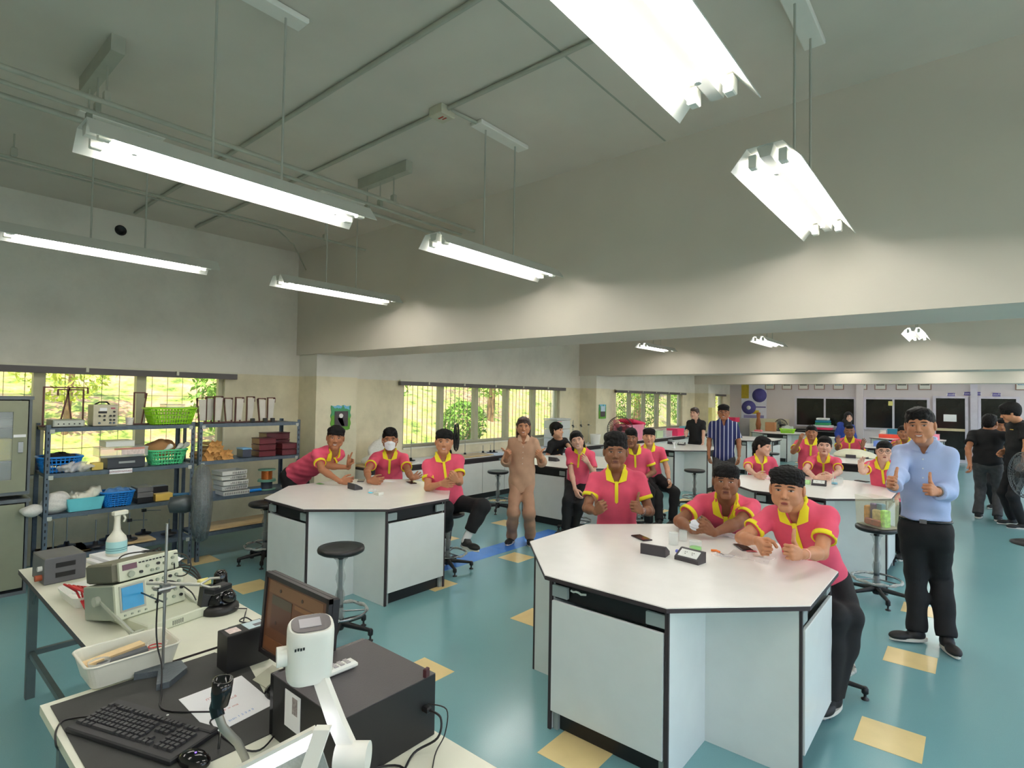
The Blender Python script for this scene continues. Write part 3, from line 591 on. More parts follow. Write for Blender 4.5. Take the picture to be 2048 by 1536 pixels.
# ================================================================== implicit-surface modelling of the figures
def sub3(P, c): return P[0]-c[0], P[1]-c[1], P[2]-c[2]
class Pr:
    """one primitive: f(P)->distance, bounding box, blend radius, op +1 add / -1 carve"""
    def __init__(s, f, lo, hi, k, op): s.f, s.lo, s.hi, s.k, s.op = f, np.array(lo), np.array(hi), k, op
def cap(a, b, ra, rb, k=.02, op=1, cut=None):
    a, b = np.array(a, float), np.array(b, float); ab = b-a; L2 = float(ab @ ab)+1e-9
    def f(P):
        x, y, z = sub3(P, a); t = np.clip((x*ab[0]+y*ab[1]+z*ab[2])/L2, 0, 1)
        d = np.sqrt((x-t*ab[0])**2+(y-t*ab[1])**2+(z-t*ab[2])**2)-(ra+(rb-ra)*t)
        if cut is not None:
            for c, n in cut:
                u = sub3(P, c); d = np.maximum(d, u[0]*n[0]+u[1]*n[1]+u[2]*n[2])
        return d
    m = max(ra, rb)+abs(k)+.012
    return Pr(f, np.minimum(a, b)-m, np.maximum(a, b)+m, k, op)
def ell(c, r, M=None, k=.02, op=1, cut=None):
    c = np.array(c, float); M = np.eye(3) if M is None else np.array(M)   # rows = local axes
    def f(P):
        q = sub3(P, c); l = [M[i][0]*q[0]+M[i][1]*q[1]+M[i][2]*q[2] for i in range(3)]
        k0 = np.sqrt(sum((l[i]/r[i])**2 for i in range(3))); k1 = np.sqrt(sum((l[i]/r[i]**2)**2 for i in range(3)))+1e-9
        d = k0*(k0-1)/k1
        if cut is not None:
            for cc, n in cut:
                u = sub3(P, cc); d = np.maximum(d, u[0]*n[0]+u[1]*n[1]+u[2]*n[2])
        return d
    m = max(r)+abs(k)+.012
    return Pr(f, c-m, c+m, k, op)
def comb(f, d, k, op):
    if op > 0:
        h = np.clip(.5+.5*(d-f)/k, 0, 1); return d*(1-h)+f*h-k*h*(1-h)
    d = -d; h = np.clip(.5-.5*(d-f)/k*1.0, 0, 1); h = np.clip(.5+.5*(f-d)/k, 0, 1); return d*(1-h)+f*h+k*h*(1-h)
def evalp(prims, pts):
    pts = np.asarray(pts, float); P = (pts[..., 0], pts[..., 1], pts[..., 2]); f = np.full(pts.shape[:-1], .2)
    for p in prims: f = comb(f, p.f(P), p.k, p.op)
    return f
def grid(prims, lo, hi, h, noise=None):
    lo = np.array(lo, float); n = np.maximum(4, np.ceil((np.array(hi)-lo)/h).astype(int)+1)
    ax = [lo[i]+h*np.arange(n[i]) for i in range(3)]
    F = np.full(n, .2, np.float32)
    for p in prims:
        a = np.clip(np.floor((p.lo-lo)/h).astype(int), 0, n); b = np.clip(np.ceil((p.hi-lo)/h).astype(int)+1, 0, n)
        if (b <= a).any(): continue
        P = (ax[0][a[0]:b[0], None, None], ax[1][None, a[1]:b[1], None], ax[2][None, None, a[2]:b[2]])
        s = F[a[0]:b[0], a[1]:b[1], a[2]:b[2]]; F[a[0]:b[0], a[1]:b[1], a[2]:b[2]] = comb(s, p.f(P), p.k, p.op)
    if noise is not None:
        i, j, k = np.where(np.abs(F) < 2.5*h); P = np.stack([ax[0][i], ax[1][j], ax[2][k]], -1); F[i, j, k] += noise(P)
    return F, lo
def surf(F, lo, h):
    s = F < 0; n = np.array(F.shape)-1
    cnt = np.zeros(n, np.int8)
    off = [(i, j, k) for i in (0, 1) for j in (0, 1) for k in (0, 1)]
    for o in off: cnt += s[o[0]:o[0]+n[0], o[1]:o[1]+n[1], o[2]:o[2]+n[2]]
    I = np.argwhere((cnt > 0) & (cnt < 8)); idx = -np.ones(n, np.int64); idx[I[:, 0], I[:, 1], I[:, 2]] = np.arange(len(I))
    val = {o: F[I[:, 0]+o[0], I[:, 1]+o[1], I[:, 2]+o[2]] for o in off}; acc = np.zeros((len(I), 3)); c = np.zeros(len(I))
    for o in off:
        for a in range(3):
            if o[a]: continue
            q = list(o); q[a] = 1; q = tuple(q); v0, v1 = val[o], val[q]; m = (v0 < 0) != (v1 < 0)
            t = v0[m]/(v0[m]-v1[m]); p = np.tile(np.array(o, float), (m.sum(), 1)); p[:, a] += t; acc[m] += p; c[m] += 1
    vert = lo+(I+acc/c[:, None])*h; faces = []
    for a in range(3):
        b_, c_ = (a+1) % 3, (a+2) % 3; sl0 = [slice(None)]*3; sl1 = [slice(None)]*3; sl0[a] = slice(0, -1); sl1[a] = slice(1, None)
        d = s[tuple(sl0)].astype(np.int8)-s[tuple(sl1)].astype(np.int8); E = np.argwhere(d != 0); E = E[(E[:, b_] > 0) & (E[:, c_] > 0) & (E[:, b_] < n[b_]) & (E[:, c_] < n[c_])]
        sg = d[E[:, 0], E[:, 1], E[:, 2]]; q = []
        for ob, oc in ((-1, -1), (0, -1), (0, 0), (-1, 0)):
            e = E.copy(); e[:, b_] += ob; e[:, c_] += oc; q.append(idx[e[:, 0], e[:, 1], e[:, 2]])
        Q = np.stack(q, -1); Q[sg < 0] = Q[sg < 0][:, ::-1]; faces.append(Q[(Q >= 0).all(1)])
    return vert, np.concatenate(faces)
def wob(seed, amp, fr, stretch=(1, 1, 1)):
    r = np.random.RandomState(seed); K = r.normal(size=(5, 3))*fr*np.array(stretch); ph = r.uniform(0, 6.28, 5); K2 = r.normal(size=(5, 3))*fr*.5; am = amp*np.array([1, .8, .6, .5, .4])/1.7
    def f(P):
        d = 0
        for i in range(5): d = d+am[i]*np.sin(P @ K[i]+ph[i]+1.4*np.sin(P @ K2[i]+ph[i]*2))
        return d
    return f
def sdf_obj(name, prims, h, m, parent, noise=None, lo=None, hi=None):
    if lo is None: lo = np.min([p.lo for p in prims if p.op > 0], 0); hi = np.max([p.hi for p in prims if p.op > 0], 0)
    F, l = grid(prims, lo, hi, h, noise); v, f = surf(F, l, h)
    return mesh_obj(name, v, f, m, parent, smooth=True)
def inbox(v, f, lo, hi, keep, eps=0):
    c = v[f].mean(1); m = ((c > lo-eps) & (c < hi+eps)).all(1)
    return f[m] if keep else f[~m]
# ================================================================== people
def skin(rgb): return mat('skin_%d_%d_%d' % rgb, rgb, .5, var=.05, vs=25, spec=.35)
SK = {'d': skin((138, 92, 66)), 'm': skin((168, 112, 80)), 'l': skin((205, 155, 125)), 'p': skin((212, 166, 144)), 't': skin((190, 132, 98))}
LIP = mat('lips', (165, 85, 75), .4, var=0); LIPD = mat('lips_dark', (118, 66, 58), .45, var=0); EYEW = mat('eye_white', (168, 158, 150), .3, var=0); IRIS = mat('iris_dark', (28, 18, 14), .15, var=0)
BROW = mat('brow_hair', (30, 22, 20), .8, var=0); TEETH = mat('teeth', (235, 230, 220), .3, var=0)
HAIR = mat('hair_black', (14, 12, 12), .6, spec=.25, var=.3, vs=60, bump=.5, bs=150); HAIRB = mat('hair_brown', (62, 40, 32), .45, var=.3, vs=60, bump=.5, bs=150)
PINK = mat('polo_pink', (228, 86, 114), .85, var=.07, vs=9, bump=.25, bs=400); YEL = mat('polo_yellow', (240, 224, 40), .8, var=.03, bump=.2, bs=400)
BLK = mat('cloth_black', (20, 20, 22), .85, var=.15, vs=12, bump=.25, bs=300); BEI = mat('cloth_beige', (190, 150, 122), .8, var=.07, vs=12, bump=.3, bs=200)
BLUE = mat('shirt_blue', (168, 184, 222), .8, var=.04, vs=10, bump=.2, bs=300); GREYP = mat('cloth_grey', (72, 70, 70), .85, var=.2, vs=20, bump=.3, bs=200); NAVY = mat('hijab_blue', (36, 60, 140), .8, var=.15, vs=12)
SHOE = mat('shoe_black', (26, 24, 24), .6, var=.1); SOLE = mat('shoe_sole', (215, 210, 200), .6, var=.05); SOCK = mat('sock_white', (225, 225, 225), .8)
def stripes(lat):
    m = mat('striped_cloth', (34, 42, 92), .8, var=0); n, l = m.node_tree.nodes, m.node_tree.links
    tc = n.new('ShaderNodeTexCoord'); d = n.new('ShaderNodeVectorMath'); d.operation = 'DOT_PRODUCT'; d.inputs[1].default_value = tuple(lat); l.new(tc.outputs['Object'], d.inputs[0])
    a = n.new('ShaderNodeMath'); a.operation = 'MULTIPLY'; a.inputs[1].default_value = 15.5; l.new(d.outputs['Value'], a.inputs[0]); f = n.new('ShaderNodeMath'); f.operation = 'FRACT'; l.new(a.outputs[0], f.inputs[0])
    g = n.new('ShaderNodeMath'); g.operation = 'LESS_THAN'; g.inputs[1].default_value = .16; l.new(f.outputs[0], g.inputs[0])
    mx = n.new('ShaderNodeMix'); mx.data_type = 'RGBA'; mx.inputs[6].default_value = (*lin((.14, .17, .38)), 1); mx.inputs[7].default_value = (*lin((.86, .87, .92)), 1)
    l.new(g.outputs[0], mx.inputs[0]); l.new(mx.outputs[2], n['Principled BSDF'].inputs['Base Color']); return m
def two_bone(a, c, hint, l1, l2):
    a, c, hint = map(lambda q: np.array(q, float), (a, c, hint)); d = c-a; L = np.linalg.norm(d)
    if L > (l1+l2)*.995: k = L/(l1+l2)*1.01; l1 *= k; l2 *= k
    u = d/L; t = (l1*l1-l2*l2+L*L)/(2*L); hgt = math.sqrt(max(l1*l1-t*t, 1e-6)); w = hint-a; w = w-u*np.dot(w, u); w = nrm(w) if np.linalg.norm(w) > 1e-5 else basis(u)[0]
    return a+u*t+w*hgt
FL = [.070, .078, .073, .058]
def hand_prims(w, hd, td, left, pose, s=1.):
    hd = nrm(hd); a = nrm(np.array(td, float)-hd*np.dot(td, hd)); pn = np.cross(hd, a) if left else -np.cross(hd, a)
    P = []; kn = []
    curl = {'fist': [(80, 95, 55)]*4, 'thumb': [(78, 95, 55)]*4, 'open': [(6, 10, 6)]*4, 'relax': [(22, 32, 18), (28, 36, 20), (32, 38, 20), (36, 40, 22)], 'grip': [(40, 50, 30)]*4, 'table': [(14, 20, 12)]*4,
            'V': [(2, 4, 2), (2, 4, 2), (75, 95, 50), (75, 95, 50)], 'three': [(4, 6, 4), (2, 4, 2), (6, 8, 4), (75, 90, 50)], 'point': [(15, 30, 15), (60, 80, 40), (70, 85, 45), (75, 85, 45)]}[pose]
    fan = {'V': [12, -14, 0, 0], 'three': [11, 0, -11, -6], 'open': [9, 2, -5, -13]}.get(pose, [3, 1, -2, -5])
    for i in range(4):
        off = (.030, .010, -.010, -.029)[i]*s; k0 = w+hd*(.018*s)+a*off*.6; k1 = w+hd*((.088, .092, .087, .078)[i]*s)+a*off+pn*(-.002)
        P.append(cap(k0, k1, .0145*s, .0115*s, .010))
        kn.append(k1)
    P.append(ell(w+hd*.05*s+pn*.006*s, (.034*s, .046*s, .016*s), [a, hd, pn], .012))
    for i in range(4):
        fa = R_(fan[i]); d0 = hd*math.cos(fa)+a*math.sin(fa); p = kn[i]; ang = 0; r = (.0095, .0098, .0092, .0082)[i]*s
        for j, (fr) in enumerate((.46, .30, .24)):
            ang += R_(curl[i][j]); d = d0*math.cos(ang)+pn*math.sin(ang); q = p+d*FL[i]*fr*s; P.append(cap(p, q, r*(1-.07*j), r*(.93-.07*j), .0035)); p = q
    tb = w+hd*.022*s+a*.024*s+pn*.008*s
    if pose == 'thumb': ds = [nrm(a*.8+hd*.5+pn*.2), nrm(a*1.0+hd*.12), nrm(a*1.0-hd*.12)]
    elif pose in ('fist', 'V', 'three', 'point'): ds = [nrm(a*.5+hd*.8+pn*.6), nrm(hd*.7-a*.15+pn*.7), nrm(-a*.7+hd*.4+pn*.45)]
    elif pose == 'open': ds = [nrm(a*.8+hd*.6+pn*.2), nrm(a*.75+hd*.7), nrm(a*.6+hd*.8)]
    else: ds = [nrm(a*.55+hd*.75+pn*.4), nrm(a*.25+hd*.9+pn*.35), nrm(a*.05+hd*1.+pn*.3)]
    p = tb
    for j, (L, r) in enumerate(((.040, .0135), (.032, .0108), (.026, .0098))):
        q = p+ds[j]*L*s; P.append(cap(p, q, r*s, r*.9*s, .006 if j == 0 else .004)); p = q
    return P
def march(prims, pts, d, n=34, off=0.):
    pts = np.array(pts, float); d = np.array(d, float)
    for _ in range(n): pts = pts+d*np.clip(evalp(prims, pts)-off, -.02, .03)[..., None]*.8
    return pts
def patch(b, prims, org, eu, ev, ed, shape, off, n=10, th=0., sd0=.135):
    """drape a flat outline over the surface; shape = list of (u,v) polygon boundary around its centroid"""
    sh = np.array(shape, float); c = sh.mean(0); rings = [c+(sh-c)*t for t in (0.0, .35, .7, 1.0)]
    P = np.concatenate([rings[0][:1]]+rings[1:]); pts = np.array(org)+P[:, :1]*eu+P[:, 1:]*ev-np.array(ed)*sd0
    pts = march(prims, pts, ed, off=off); m = len(sh); fs = [(0, 1+i, 1+(i+1) % m) for i in range(m)]
    for r in (0, 1): fs += [(1+r*m+i, 1+(r+1)*m+i, 1+(r+1)*m+(i+1) % m, 1+r*m+(i+1) % m) for i in range(m)]
    bad = np.abs(evalp(prims, pts)-off) > .006; fs = [q for q in fs if not any(bad[i] for i in q)]
    b.add(pts, fs, True)
    if th and not bad[-m:].any(): e = pts[-m:]; b.add(list(e)+list(e+np.array(ed)*th), [(i, (i+1) % m, m+(i+1) % m, m+i) for i in range(m)])
def almond(w, h, n=12, up=1.): return [(w*math.cos(t), h*math.sin(t)*(up if math.sin(t) > 0 else 1)*(abs(math.sin(t))**.3)) for t in [2*math.pi*i/n for i in range(n)]]
def rect(u0, v0, u1, v1, k=3):
    o = []
    for (a, b_), (c, d) in (((u0, v0), (u1, v0)), ((u1, v0), (u1, v1)), ((u1, v1), (u0, v1)), ((u0, v1), (u0, v0))):
        o += [(a+(c-a)*i/k, b_+(d-b_)*i/k) for i in range(k)]
    return o
def poly(pts, k=3):
    o = []
    for i in range(len(pts)): a, c = pts[i], pts[(i+1) % len(pts)]; o += [(a[0]+(c[0]-a[0])*j/k, a[1]+(c[1]-a[1])*j/k) for j in range(k)]
    return o
def person(lb, neck, hip, az, head, skin_='m', near=1, top='polo', tcol=None, pant=None, hair='short', L=None, R=None, legs=None, hs=1., ws=1., look=None, tilt=0., pitch=0., mouth='closed', glasses=False, mask=False, feet=True, sleeve=.62, hairc=None, shoe=True, sw=.165, wide=1., ears=True, socks=False, tw=None, ccol=None, skirt=0., hth=.028, bang=0., drop=.088):
    """neck: base of the neck, hip: middle of the pelvis, az: world azimuth the chest faces (deg, 0=+x), head: centre of the head at eye level"""
    neck, hip, head = np.array(neck, float), np.array(hip, float), np.array(head, float); neck = neck+nrm(neck-hip)*.042; root = thing('person', (hip[0], hip[1], 0.), lb, 'person')
    h = .0085 if near == 2 else .011 if near == 1 else .015; hf = .0036 if near == 2 else .005 if near == 1 else .0075
    up = nrm(neck-hip); F0 = V(math.cos(R_(az)), math.sin(R_(az)), 0); lat = nrm(np.cross(V(0, 0, 1), F0)); lat = nrm(lat-up*np.dot(lat, up)); fw = np.cross(lat, up)   # lat = the person's left
    SL = np.linalg.norm(neck-hip); cam_d = nrm((CAM-head)*V(1, 1, .35)); hd0 = cam_d if look is None else nrm(V(math.cos(R_(look)), math.sin(R_(look)), 0)); hd0 = nrm(hd0+V(0, 0, math.tan(R_(pitch))))
    hl = nrm(np.cross(V(0, 0, 1), hd0)); hu = np.cross(hd0, hl); ct, st = math.cos(R_(tilt)), math.sin(R_(tilt)); hl, hu = hl*ct+hu*st, hu*ct-hl*st
    def H(x, y, z): return head+(hl*x+hd0*y+hu*z)*hs
    HM = [hl, hd0, hu]; sk = SK[skin_]
    # ---- head
    hp = [ell(H(0, -.012, .030), (.0775*hs, .094*hs, .086*hs), HM), ell(H(0, .022, -.030), (.069*hs, .066*hs, .077*hs), HM, .03), cap(H(-.012, .066, -.094), H(.012, .066, -.094), .021*hs, .021*hs, .022),
          cap(H(-.042, .042, -.055), H(-.053, .0, -.045), .024*hs, .024*hs, .02), cap(H(.042, .042, -.055), H(.053, .0, -.045), .024*hs, .024*hs, .02),
          ell(H(.037, .064, -.022), (.020*hs, .018*hs, .018*hs), HM, .02), ell(H(-.037, .064, -.022), (.020*hs, .018*hs, .018*hs), HM, .02),
          cap(H(-.040, .072, .026), H(.040, .072, .026), .011*hs, .011*hs, .016),
          ell(H(.031, .100, .002), (.016*hs, .013*hs, .011*hs), HM, .014, -1), ell(H(-.031, .100, .002), (.016*hs, .013*hs, .011*hs), HM, .014, -1),
          cap(H(0, .082, .008), H(0, .101, -.028), .0075*hs, .0110*hs, .009), ell(H(.0125, .092, -.033), (.0085*hs,)*3, HM, .006), ell(H(-.0125, .092, -.033), (.0085*hs,)*3, HM, .006),
          cap(H(-.017, .083, -.0585), H(.017, .083, -.0585), .0060*hs, .0060*hs, .006), cap(H(-.015, .081, -.0690), H(.015, .081, -.0690), .0068*hs, .0068*hs, .006)]
    if ears: hp += [ell(H(.082, -.008, -.004), (.009*hs, .017*hs, .031*hs), HM, .006), ell(H(-.082, -.008, -.004), (.009*hs, .017*hs, .031*hs), HM, .006)]
    nb = neck+up*.0-fw*.0; hp_neck = [cap(H(0, -.022, -.07), nb, .056*hs*(.9+.1*ws), .060*ws, .022)]
    # ---- torso
    sL, sR = neck+lat*sw*ws-up*drop, neck-lat*sw*ws-up*drop; ch = neck-up*SL*.32; ab = neck-up*SL*.68; TM = [lat, fw, up]
    body = hp+hp_neck+[ell(ch, (.146*ws, .100*ws, SL*.36), TM, .04), ell(ab, (.135*ws, .100*ws, SL*.30), TM, .05), ell(hip+up*.02, (.150*ws, .110*ws, .13), TM, .05), cap(sL, sR, .047, .047, .05)]
    arms = {}; bodyA = []; fine = [(head-.15*hs*1.0, head+.15*hs*1.0)]; hands = []
    for nm, sp, sh, sg in (('L', L, sL, 1), ('R', R, sR, -1)):
        if sp is None: wr = sh-V(0, 0, .50)+lat*sg*.07+fw*.06; sp = dict(w=wr, e=sh-V(0, 0, .3)+lat*sg*.12-fw*.1, hd=V(0, 0, -1), td=fw, pose='relax')
        if sp == 'lap': wr = hip+F0*.27+lat*sg*.10+V(0, 0, .10); sp = dict(w=wr, e=sh-V(0, 0, .3)+lat*sg*.2-fw*.12, hd=F0-V(0, 0, .25), td=-lat*sg, pose='relax')
        wr = np.array(sp['w'], float); el = two_bone(sh, wr, sp.get('e', sh-up*.3+lat*sg*.1), .275, .245); arms[nm] = (sh, el, wr, sg)
        bodyA += [cap(sh, el, .046*ws, .037*ws, .03), cap(el, el+(wr-el)*.35, .037*ws, .037*ws, .02), cap(el+(wr-el)*.3, wr, .037*ws, .0245, .02), ell(wr, (.027, .027, .027), None, .012)]
        hd = sp.get('hd'); hd = nrm(wr-el) if hd is None else nrm(hd); hq = hand_prims(wr+hd*.008, hd, sp.get('td', V(0, 0, 1)), nm == 'L', sp.get('pose', 'relax'), .97*hs); hands += hq
        fine.append((np.min([p.lo for p in hq], 0)+.008, np.max([p.hi for p in hq], 0)-.008))
    # ---- legs
    hL, hR = hip+lat*.09*ws-up*.03, hip-lat*.09*ws-up*.03; lg = {}
    if legs is None: legs = dict(k='sit')
    for nm, hj, sg in (('L', hL, 1), ('R', hR, -1)):
        if legs.get('k') == 'sit':
            f2 = V(math.cos(R_(legs.get('az', az))), math.sin(R_(legs.get('az', az))), 0); l2 = np.cross(V(0, 0, 1), f2); kn = hj+f2*.40+l2*sg*.08+V(0, 0, -.03); an = kn+f2*(-.05)-V(0, 0, min(.42, kn[2]-.14)); 
        elif legs.get('k') == 'stand': an = V(hip[0], hip[1], .09)+lat*sg*.12*legs.get('w', 1); kn = two_bone(hj, an, (hj+an)/2+fw*.3, .42, .42)
        else: kn, an = np.array(legs['k'+nm], float), np.array(legs['a'+nm], float)
        lg[nm] = (hj, kn, an, sg)
        bodyA += [cap(hj, kn, .076*ws, .052, .04), cap(kn, kn+(an-kn)*.35, .052, .054, .02), cap(kn+(an-kn)*.3, an, .052, .034, .02)]
        fd = legs.get('f'+nm); fd = (F0 if fd is None else nrm(fd)) if legs.get('k') != 'sit' else V(math.cos(R_(legs.get('az', az))), math.sin(R_(legs.get('az', az))), 0)
        bodyA += [cap(an-V(0, 0, .035), an+fd*.10-V(0, 0, .05), .026, .018, .02)]; lg[nm] += (fd,)
    body = body+bodyA
    hb = h*1.35; pts = [p for p in body if p.op > 0]; lo, hi = np.min([p.lo for p in pts], 0), np.max([p.hi for p in pts], 0)
    Fg, l0 = grid(body, lo, hi, hb); v, f = surf(Fg, l0, hb)
    for a, c in fine: f = inbox(v, f, a, c, False, -hb*.7)
    VS, FS, MI = [v], [f], [np.zeros(len(f), int)]; nv = len(v); allp = body+hands
    for i, (a, c) in enumerate(fine):
        src = body if i == 0 else [p for p in bodyA]+hands
        pr = [p for p in src if ((p.lo < c) & (p.hi > a)).all()] if i else src
        G, l1 = grid(pr, a-hf, c+hf, hf); v1, f1 = surf(G, l1, hf); VS.append(v1); FS.append(f1+nv); MI.append(np.zeros(len(f1), int)); nv += len(v1)
    # ---- face details draped over the head
    b = MB(); face = hp; ed = -hd0
    def fp(m, cx, cz, shape, off, side=False): b.mt(m); patch(b, face, H(cx, 0, cz), hl*hs, hu*hs, -ed*-1. if False else ed, shape, off*hs)
    global _o
    for sx in (-1, 1):
        fp(1, sx*.031, .0035, almond(.0150, .0036 if mouth != 'smile' else .0032), .0006); fp(2, sx*.031, .0035, almond(.0056, .0044, 10), .0013)
        fp(3, sx*.031, .0078, [(u*1.0, v*.5+.0006*(1-(u/.016)**2)*3) for u, v in almond(.0168, .0026)], .0013)
        fp(3, sx*.032, .0240, [(u, v-sx*u*sx*.10*sx+.0025*(1-(u/.020)**2)) for u, v in almond(.0205, .0042)], .0015)
    if not mask:
        wd = .021 if mouth == 'smile' else .0175; cur = .0045 if mouth == 'smile' else (-.0005 if mouth == 'closed' else .0)
        fp(5, 0, -.0635, [(u, v+cur*((u/wd)**2)*1.6) for u, v in almond(wd, .0085)], .0009)
        fp(4 if mouth == 'smile' else 3, 0, -.0640, [(u, v+cur*((u/wd)**2)*1.6) for u, v in almond(wd*.86, .0036 if mouth == 'smile' else .0010)], .0017)
        fp(3, -.0065, -.0395, almond(.0032, .0017, 8), .0010); fp(3, .0065, -.0395, almond(.0032, .0017, 8), .0010)
    vv = np.array(b.v); VS.append(vv); off = nv
    ff = [tuple(i+off for i in q) for q in b.f]; fl_ = []
    for q in FS: fl_ += q.tolist()
    me = mesh_obj('body', np.concatenate(VS), fl_+ff, [sk, EYEW, IRIS, BROW, TEETH, LIPD if skin_ in 'dm' else LIP], root, np.concatenate(MI+[np.array(b.m)]), smooth=True)
    # ---- hair
    hc = hairc or HAIR; hn = wob(int(abs(head[0]*999)) % 1000, .0022*hs, 170 if near else 110); t_ = hth-.028
    cr = [ell(H(0, -.018, .046), ((.0850+t_)*hs, (.0990+t_)*hs, (.0880+t_)*hs), HM, .01), ell(H(0, -.050, -.002), (.073*hs, .066*hs, .072*hs), HM, .02)]
    q = {'puff': [(0, .058, .070, .058, .030, .026), (0, .030, .108, .070, .062, .046), (.034, .0, .104, .05, .075, .042), (-.036, -.01, .104, .05, .07, .042), (.0, -.05, .10, .06, .06, .04)], 'fringe': [(.014, .044, .086, .066, .050, .040), (-.036, .036, .084, .050, .052, .038), (.044, .02, .080, .044, .058, .038), (-.01, .070, .058, .058, .022, .026), (.03, .060, .050, .035, .024, .022)],
         'curly': [(.034, .045, .088, .042, .044, .038), (-.032, .042, .094, .045, .045, .037), (0, -.03, .108, .065, .06, .036), (0, .066, .066, .048, .024, .024)], 'flat': [(0, .022, .090, .070, .068, .036)], 'short': [(0, .034, .092, .068, .054, .032), (0, .064, .066, .056, .022, .018)], 'tail': [(0, .02, .088, .070, .066, .03)], 'long': [(0, .02, .088, .070, .066, .03)], 'bun': [(0, .02, .088, .070, .066, .03)]}.get(hair, [])
    cr += [ell(H(x, y, z-bang*.5), (a*hs, c*hs, d*hs), HM, .014) for x, y, z, a, c, d in q]
    if hair in ('tail', 'bun', 'long'): cr += [cap(H(sx*.050, .045, .070), H(sx*.072, .012, .0), .017*hs, .012*hs, .015) for sx in (-1, 1)]
    if hair == 'long':
        for sx in (-1, 1): cr += [cap(H(sx*.070, -.02, .03), H(sx*.072, -.035, -.13), .022*hs, .020*hs, .02)]
        cr += [cap(H(0, -.075, .0), H(0, -.085, -.17), .055*hs, .045*hs, .03)]
    if hair == 'tail': cr += [ell(H(0, -.10, .0), (.05*hs, .04*hs, .05*hs), HM, .02), cap(H(0, -.11, -.02), H(.0, -.10, -.16), .030*hs, .018*hs, .02)]
    if hair == 'bun': cr += [ell(H(0, -.11, .045), (.042*hs, .036*hs, .042*hs), HM, .012)]
    if hair == 'mop': cr += [ell(H(0, -.024, .045), (.092*hs, .104*hs, .094*hs), HM, .01), ell(H(0, .055, .065), (.07*hs, .036*hs, .034*hs), HM, .02)]+[cap(H(sx*.078, -.02, .0), H(sx*.07, -.045, -.07), .02*hs, .016*hs, .02) for sx in (-1, 1)]
    if hair == 'hijab':
        cr = [ell(H(0, -.014, .022), (.092*hs, .110*hs, .112*hs), HM, .02), cap(H(0, -.02, -.06), neck+up*.02, .085*hs, .105*hs, .05), cap(neck, neck-up*.08+fw*.05, .10, .11, .06), ell(H(0, .12, -.022), (.058*hs, .085*hs, .080*hs), HM, .012, -1)]
        sdf_obj('headscarf', cr, hf*1.3, BLK, root, wob(3, .004, 40))
    else:
        sdf_obj('hair', cr, hf*1.25, hc, root, hn)
    if glasses:
        def gl(b):
            for sx in (-1, 1): b.tube([H(sx*.034+.024*math.cos(t), .106, .001+.019*math.sin(t)) for t in np.linspace(0, 2*math.pi, 17)[:-1]], .0018, 5, closed=True); b.tube([H(sx*.058, .105, .004), H(sx*.082, .05, .004), H(sx*.084, -.01, .0)], .0016, 5)
            b.tube([H(-.011, .108, .003), H(.011, .108, .003)], .0018, 5)
        part(root, 'glasses', mat('glasses_frame', (40, 36, 36), .3), gl)
    if mask:
        bm = MB(); patch(bm, face, H(0, 0, -.048), hl*hs, hu*hs, ed, poly([(-.06, .020), (-.02, .040), (.02, .040), (.06, .020), (.056, -.038), (.022, -.062), (-.022, -.062), (-.056, -.038)], 2), .007*hs, th=.006)
        for sx in (-1, 1): bm.tube([H(sx*.056, .062, -.03), H(sx*.078, .02, -.015), H(sx*.086, -.012, -.005)], .002, 5)
        bm.build('face_mask', mat('mask_white', (232, 236, 240), .8, var=.03), root)
    # ---- upper garment
    tc = tcol or PINK; g = .016*(tw or wide); sh_ = [ell(ch, ((.157+g)*ws, (.104+g)*ws, SL*.37+.01), TM, .04), ell(ab, ((.142+g*1.3)*ws, (.108+g*1.3)*ws, SL*.32), TM, .06, cut=[(hip+up*.10, -up)] if top == 'tucked' else None), ell(hip+up*.04-up*skirt, ((.152+g*1.2+skirt*.3)*ws, (.118+g*1.2+skirt*.3)*ws, .13 if not skirt else .36), TM, .05, cut=[(hip-up*(.085+skirt if top != 'tucked' else -.10), -up)]), cap(sL-up*.0, sR, .056, .056, .05)]
    cuffs = []
    for nm in 'LR':
        s0, el, wr, sg = arms[nm]; r0, r1 = .058*ws*(1+.1*(wide-1)), .064*ws*wide
        if sleeve <= 1: c = s0+(el-s0)*sleeve; d = nrm(el-s0); sh_.append(cap(s0, c+d*.07, r0, r1, .035, cut=[(c, d)])); cuffs.append((c, d, r0+(r1-r0)*.92, el))
        else: c = el+(wr-el)*(sleeve-1); d = nrm(wr-el); sh_ += [cap(s0, el, r0, .058*ws*wide, .035), cap(el, c+d*.06, .058*ws*wide, .046*wide, .03, cut=[(c, d)])]; cuffs.append((c, d, .048*wide, wr))
    hem = ell(neck+up*.02, (.066*ws, .062*ws, .075), TM, .012, -1)
    vn = ell(neck-up*.015+fw*.085*ws, (.030, .07, .085), TM, .012, -1)
    shirt = sh_+[hem]+([vn] if top in ('polo', 'open', 'tucked') else []); sdf_obj('shirt', shirt, h, tc, root, wob(int(abs(neck[0]*777)) % 999, .0062, 19, (1, 1, 1.3)))
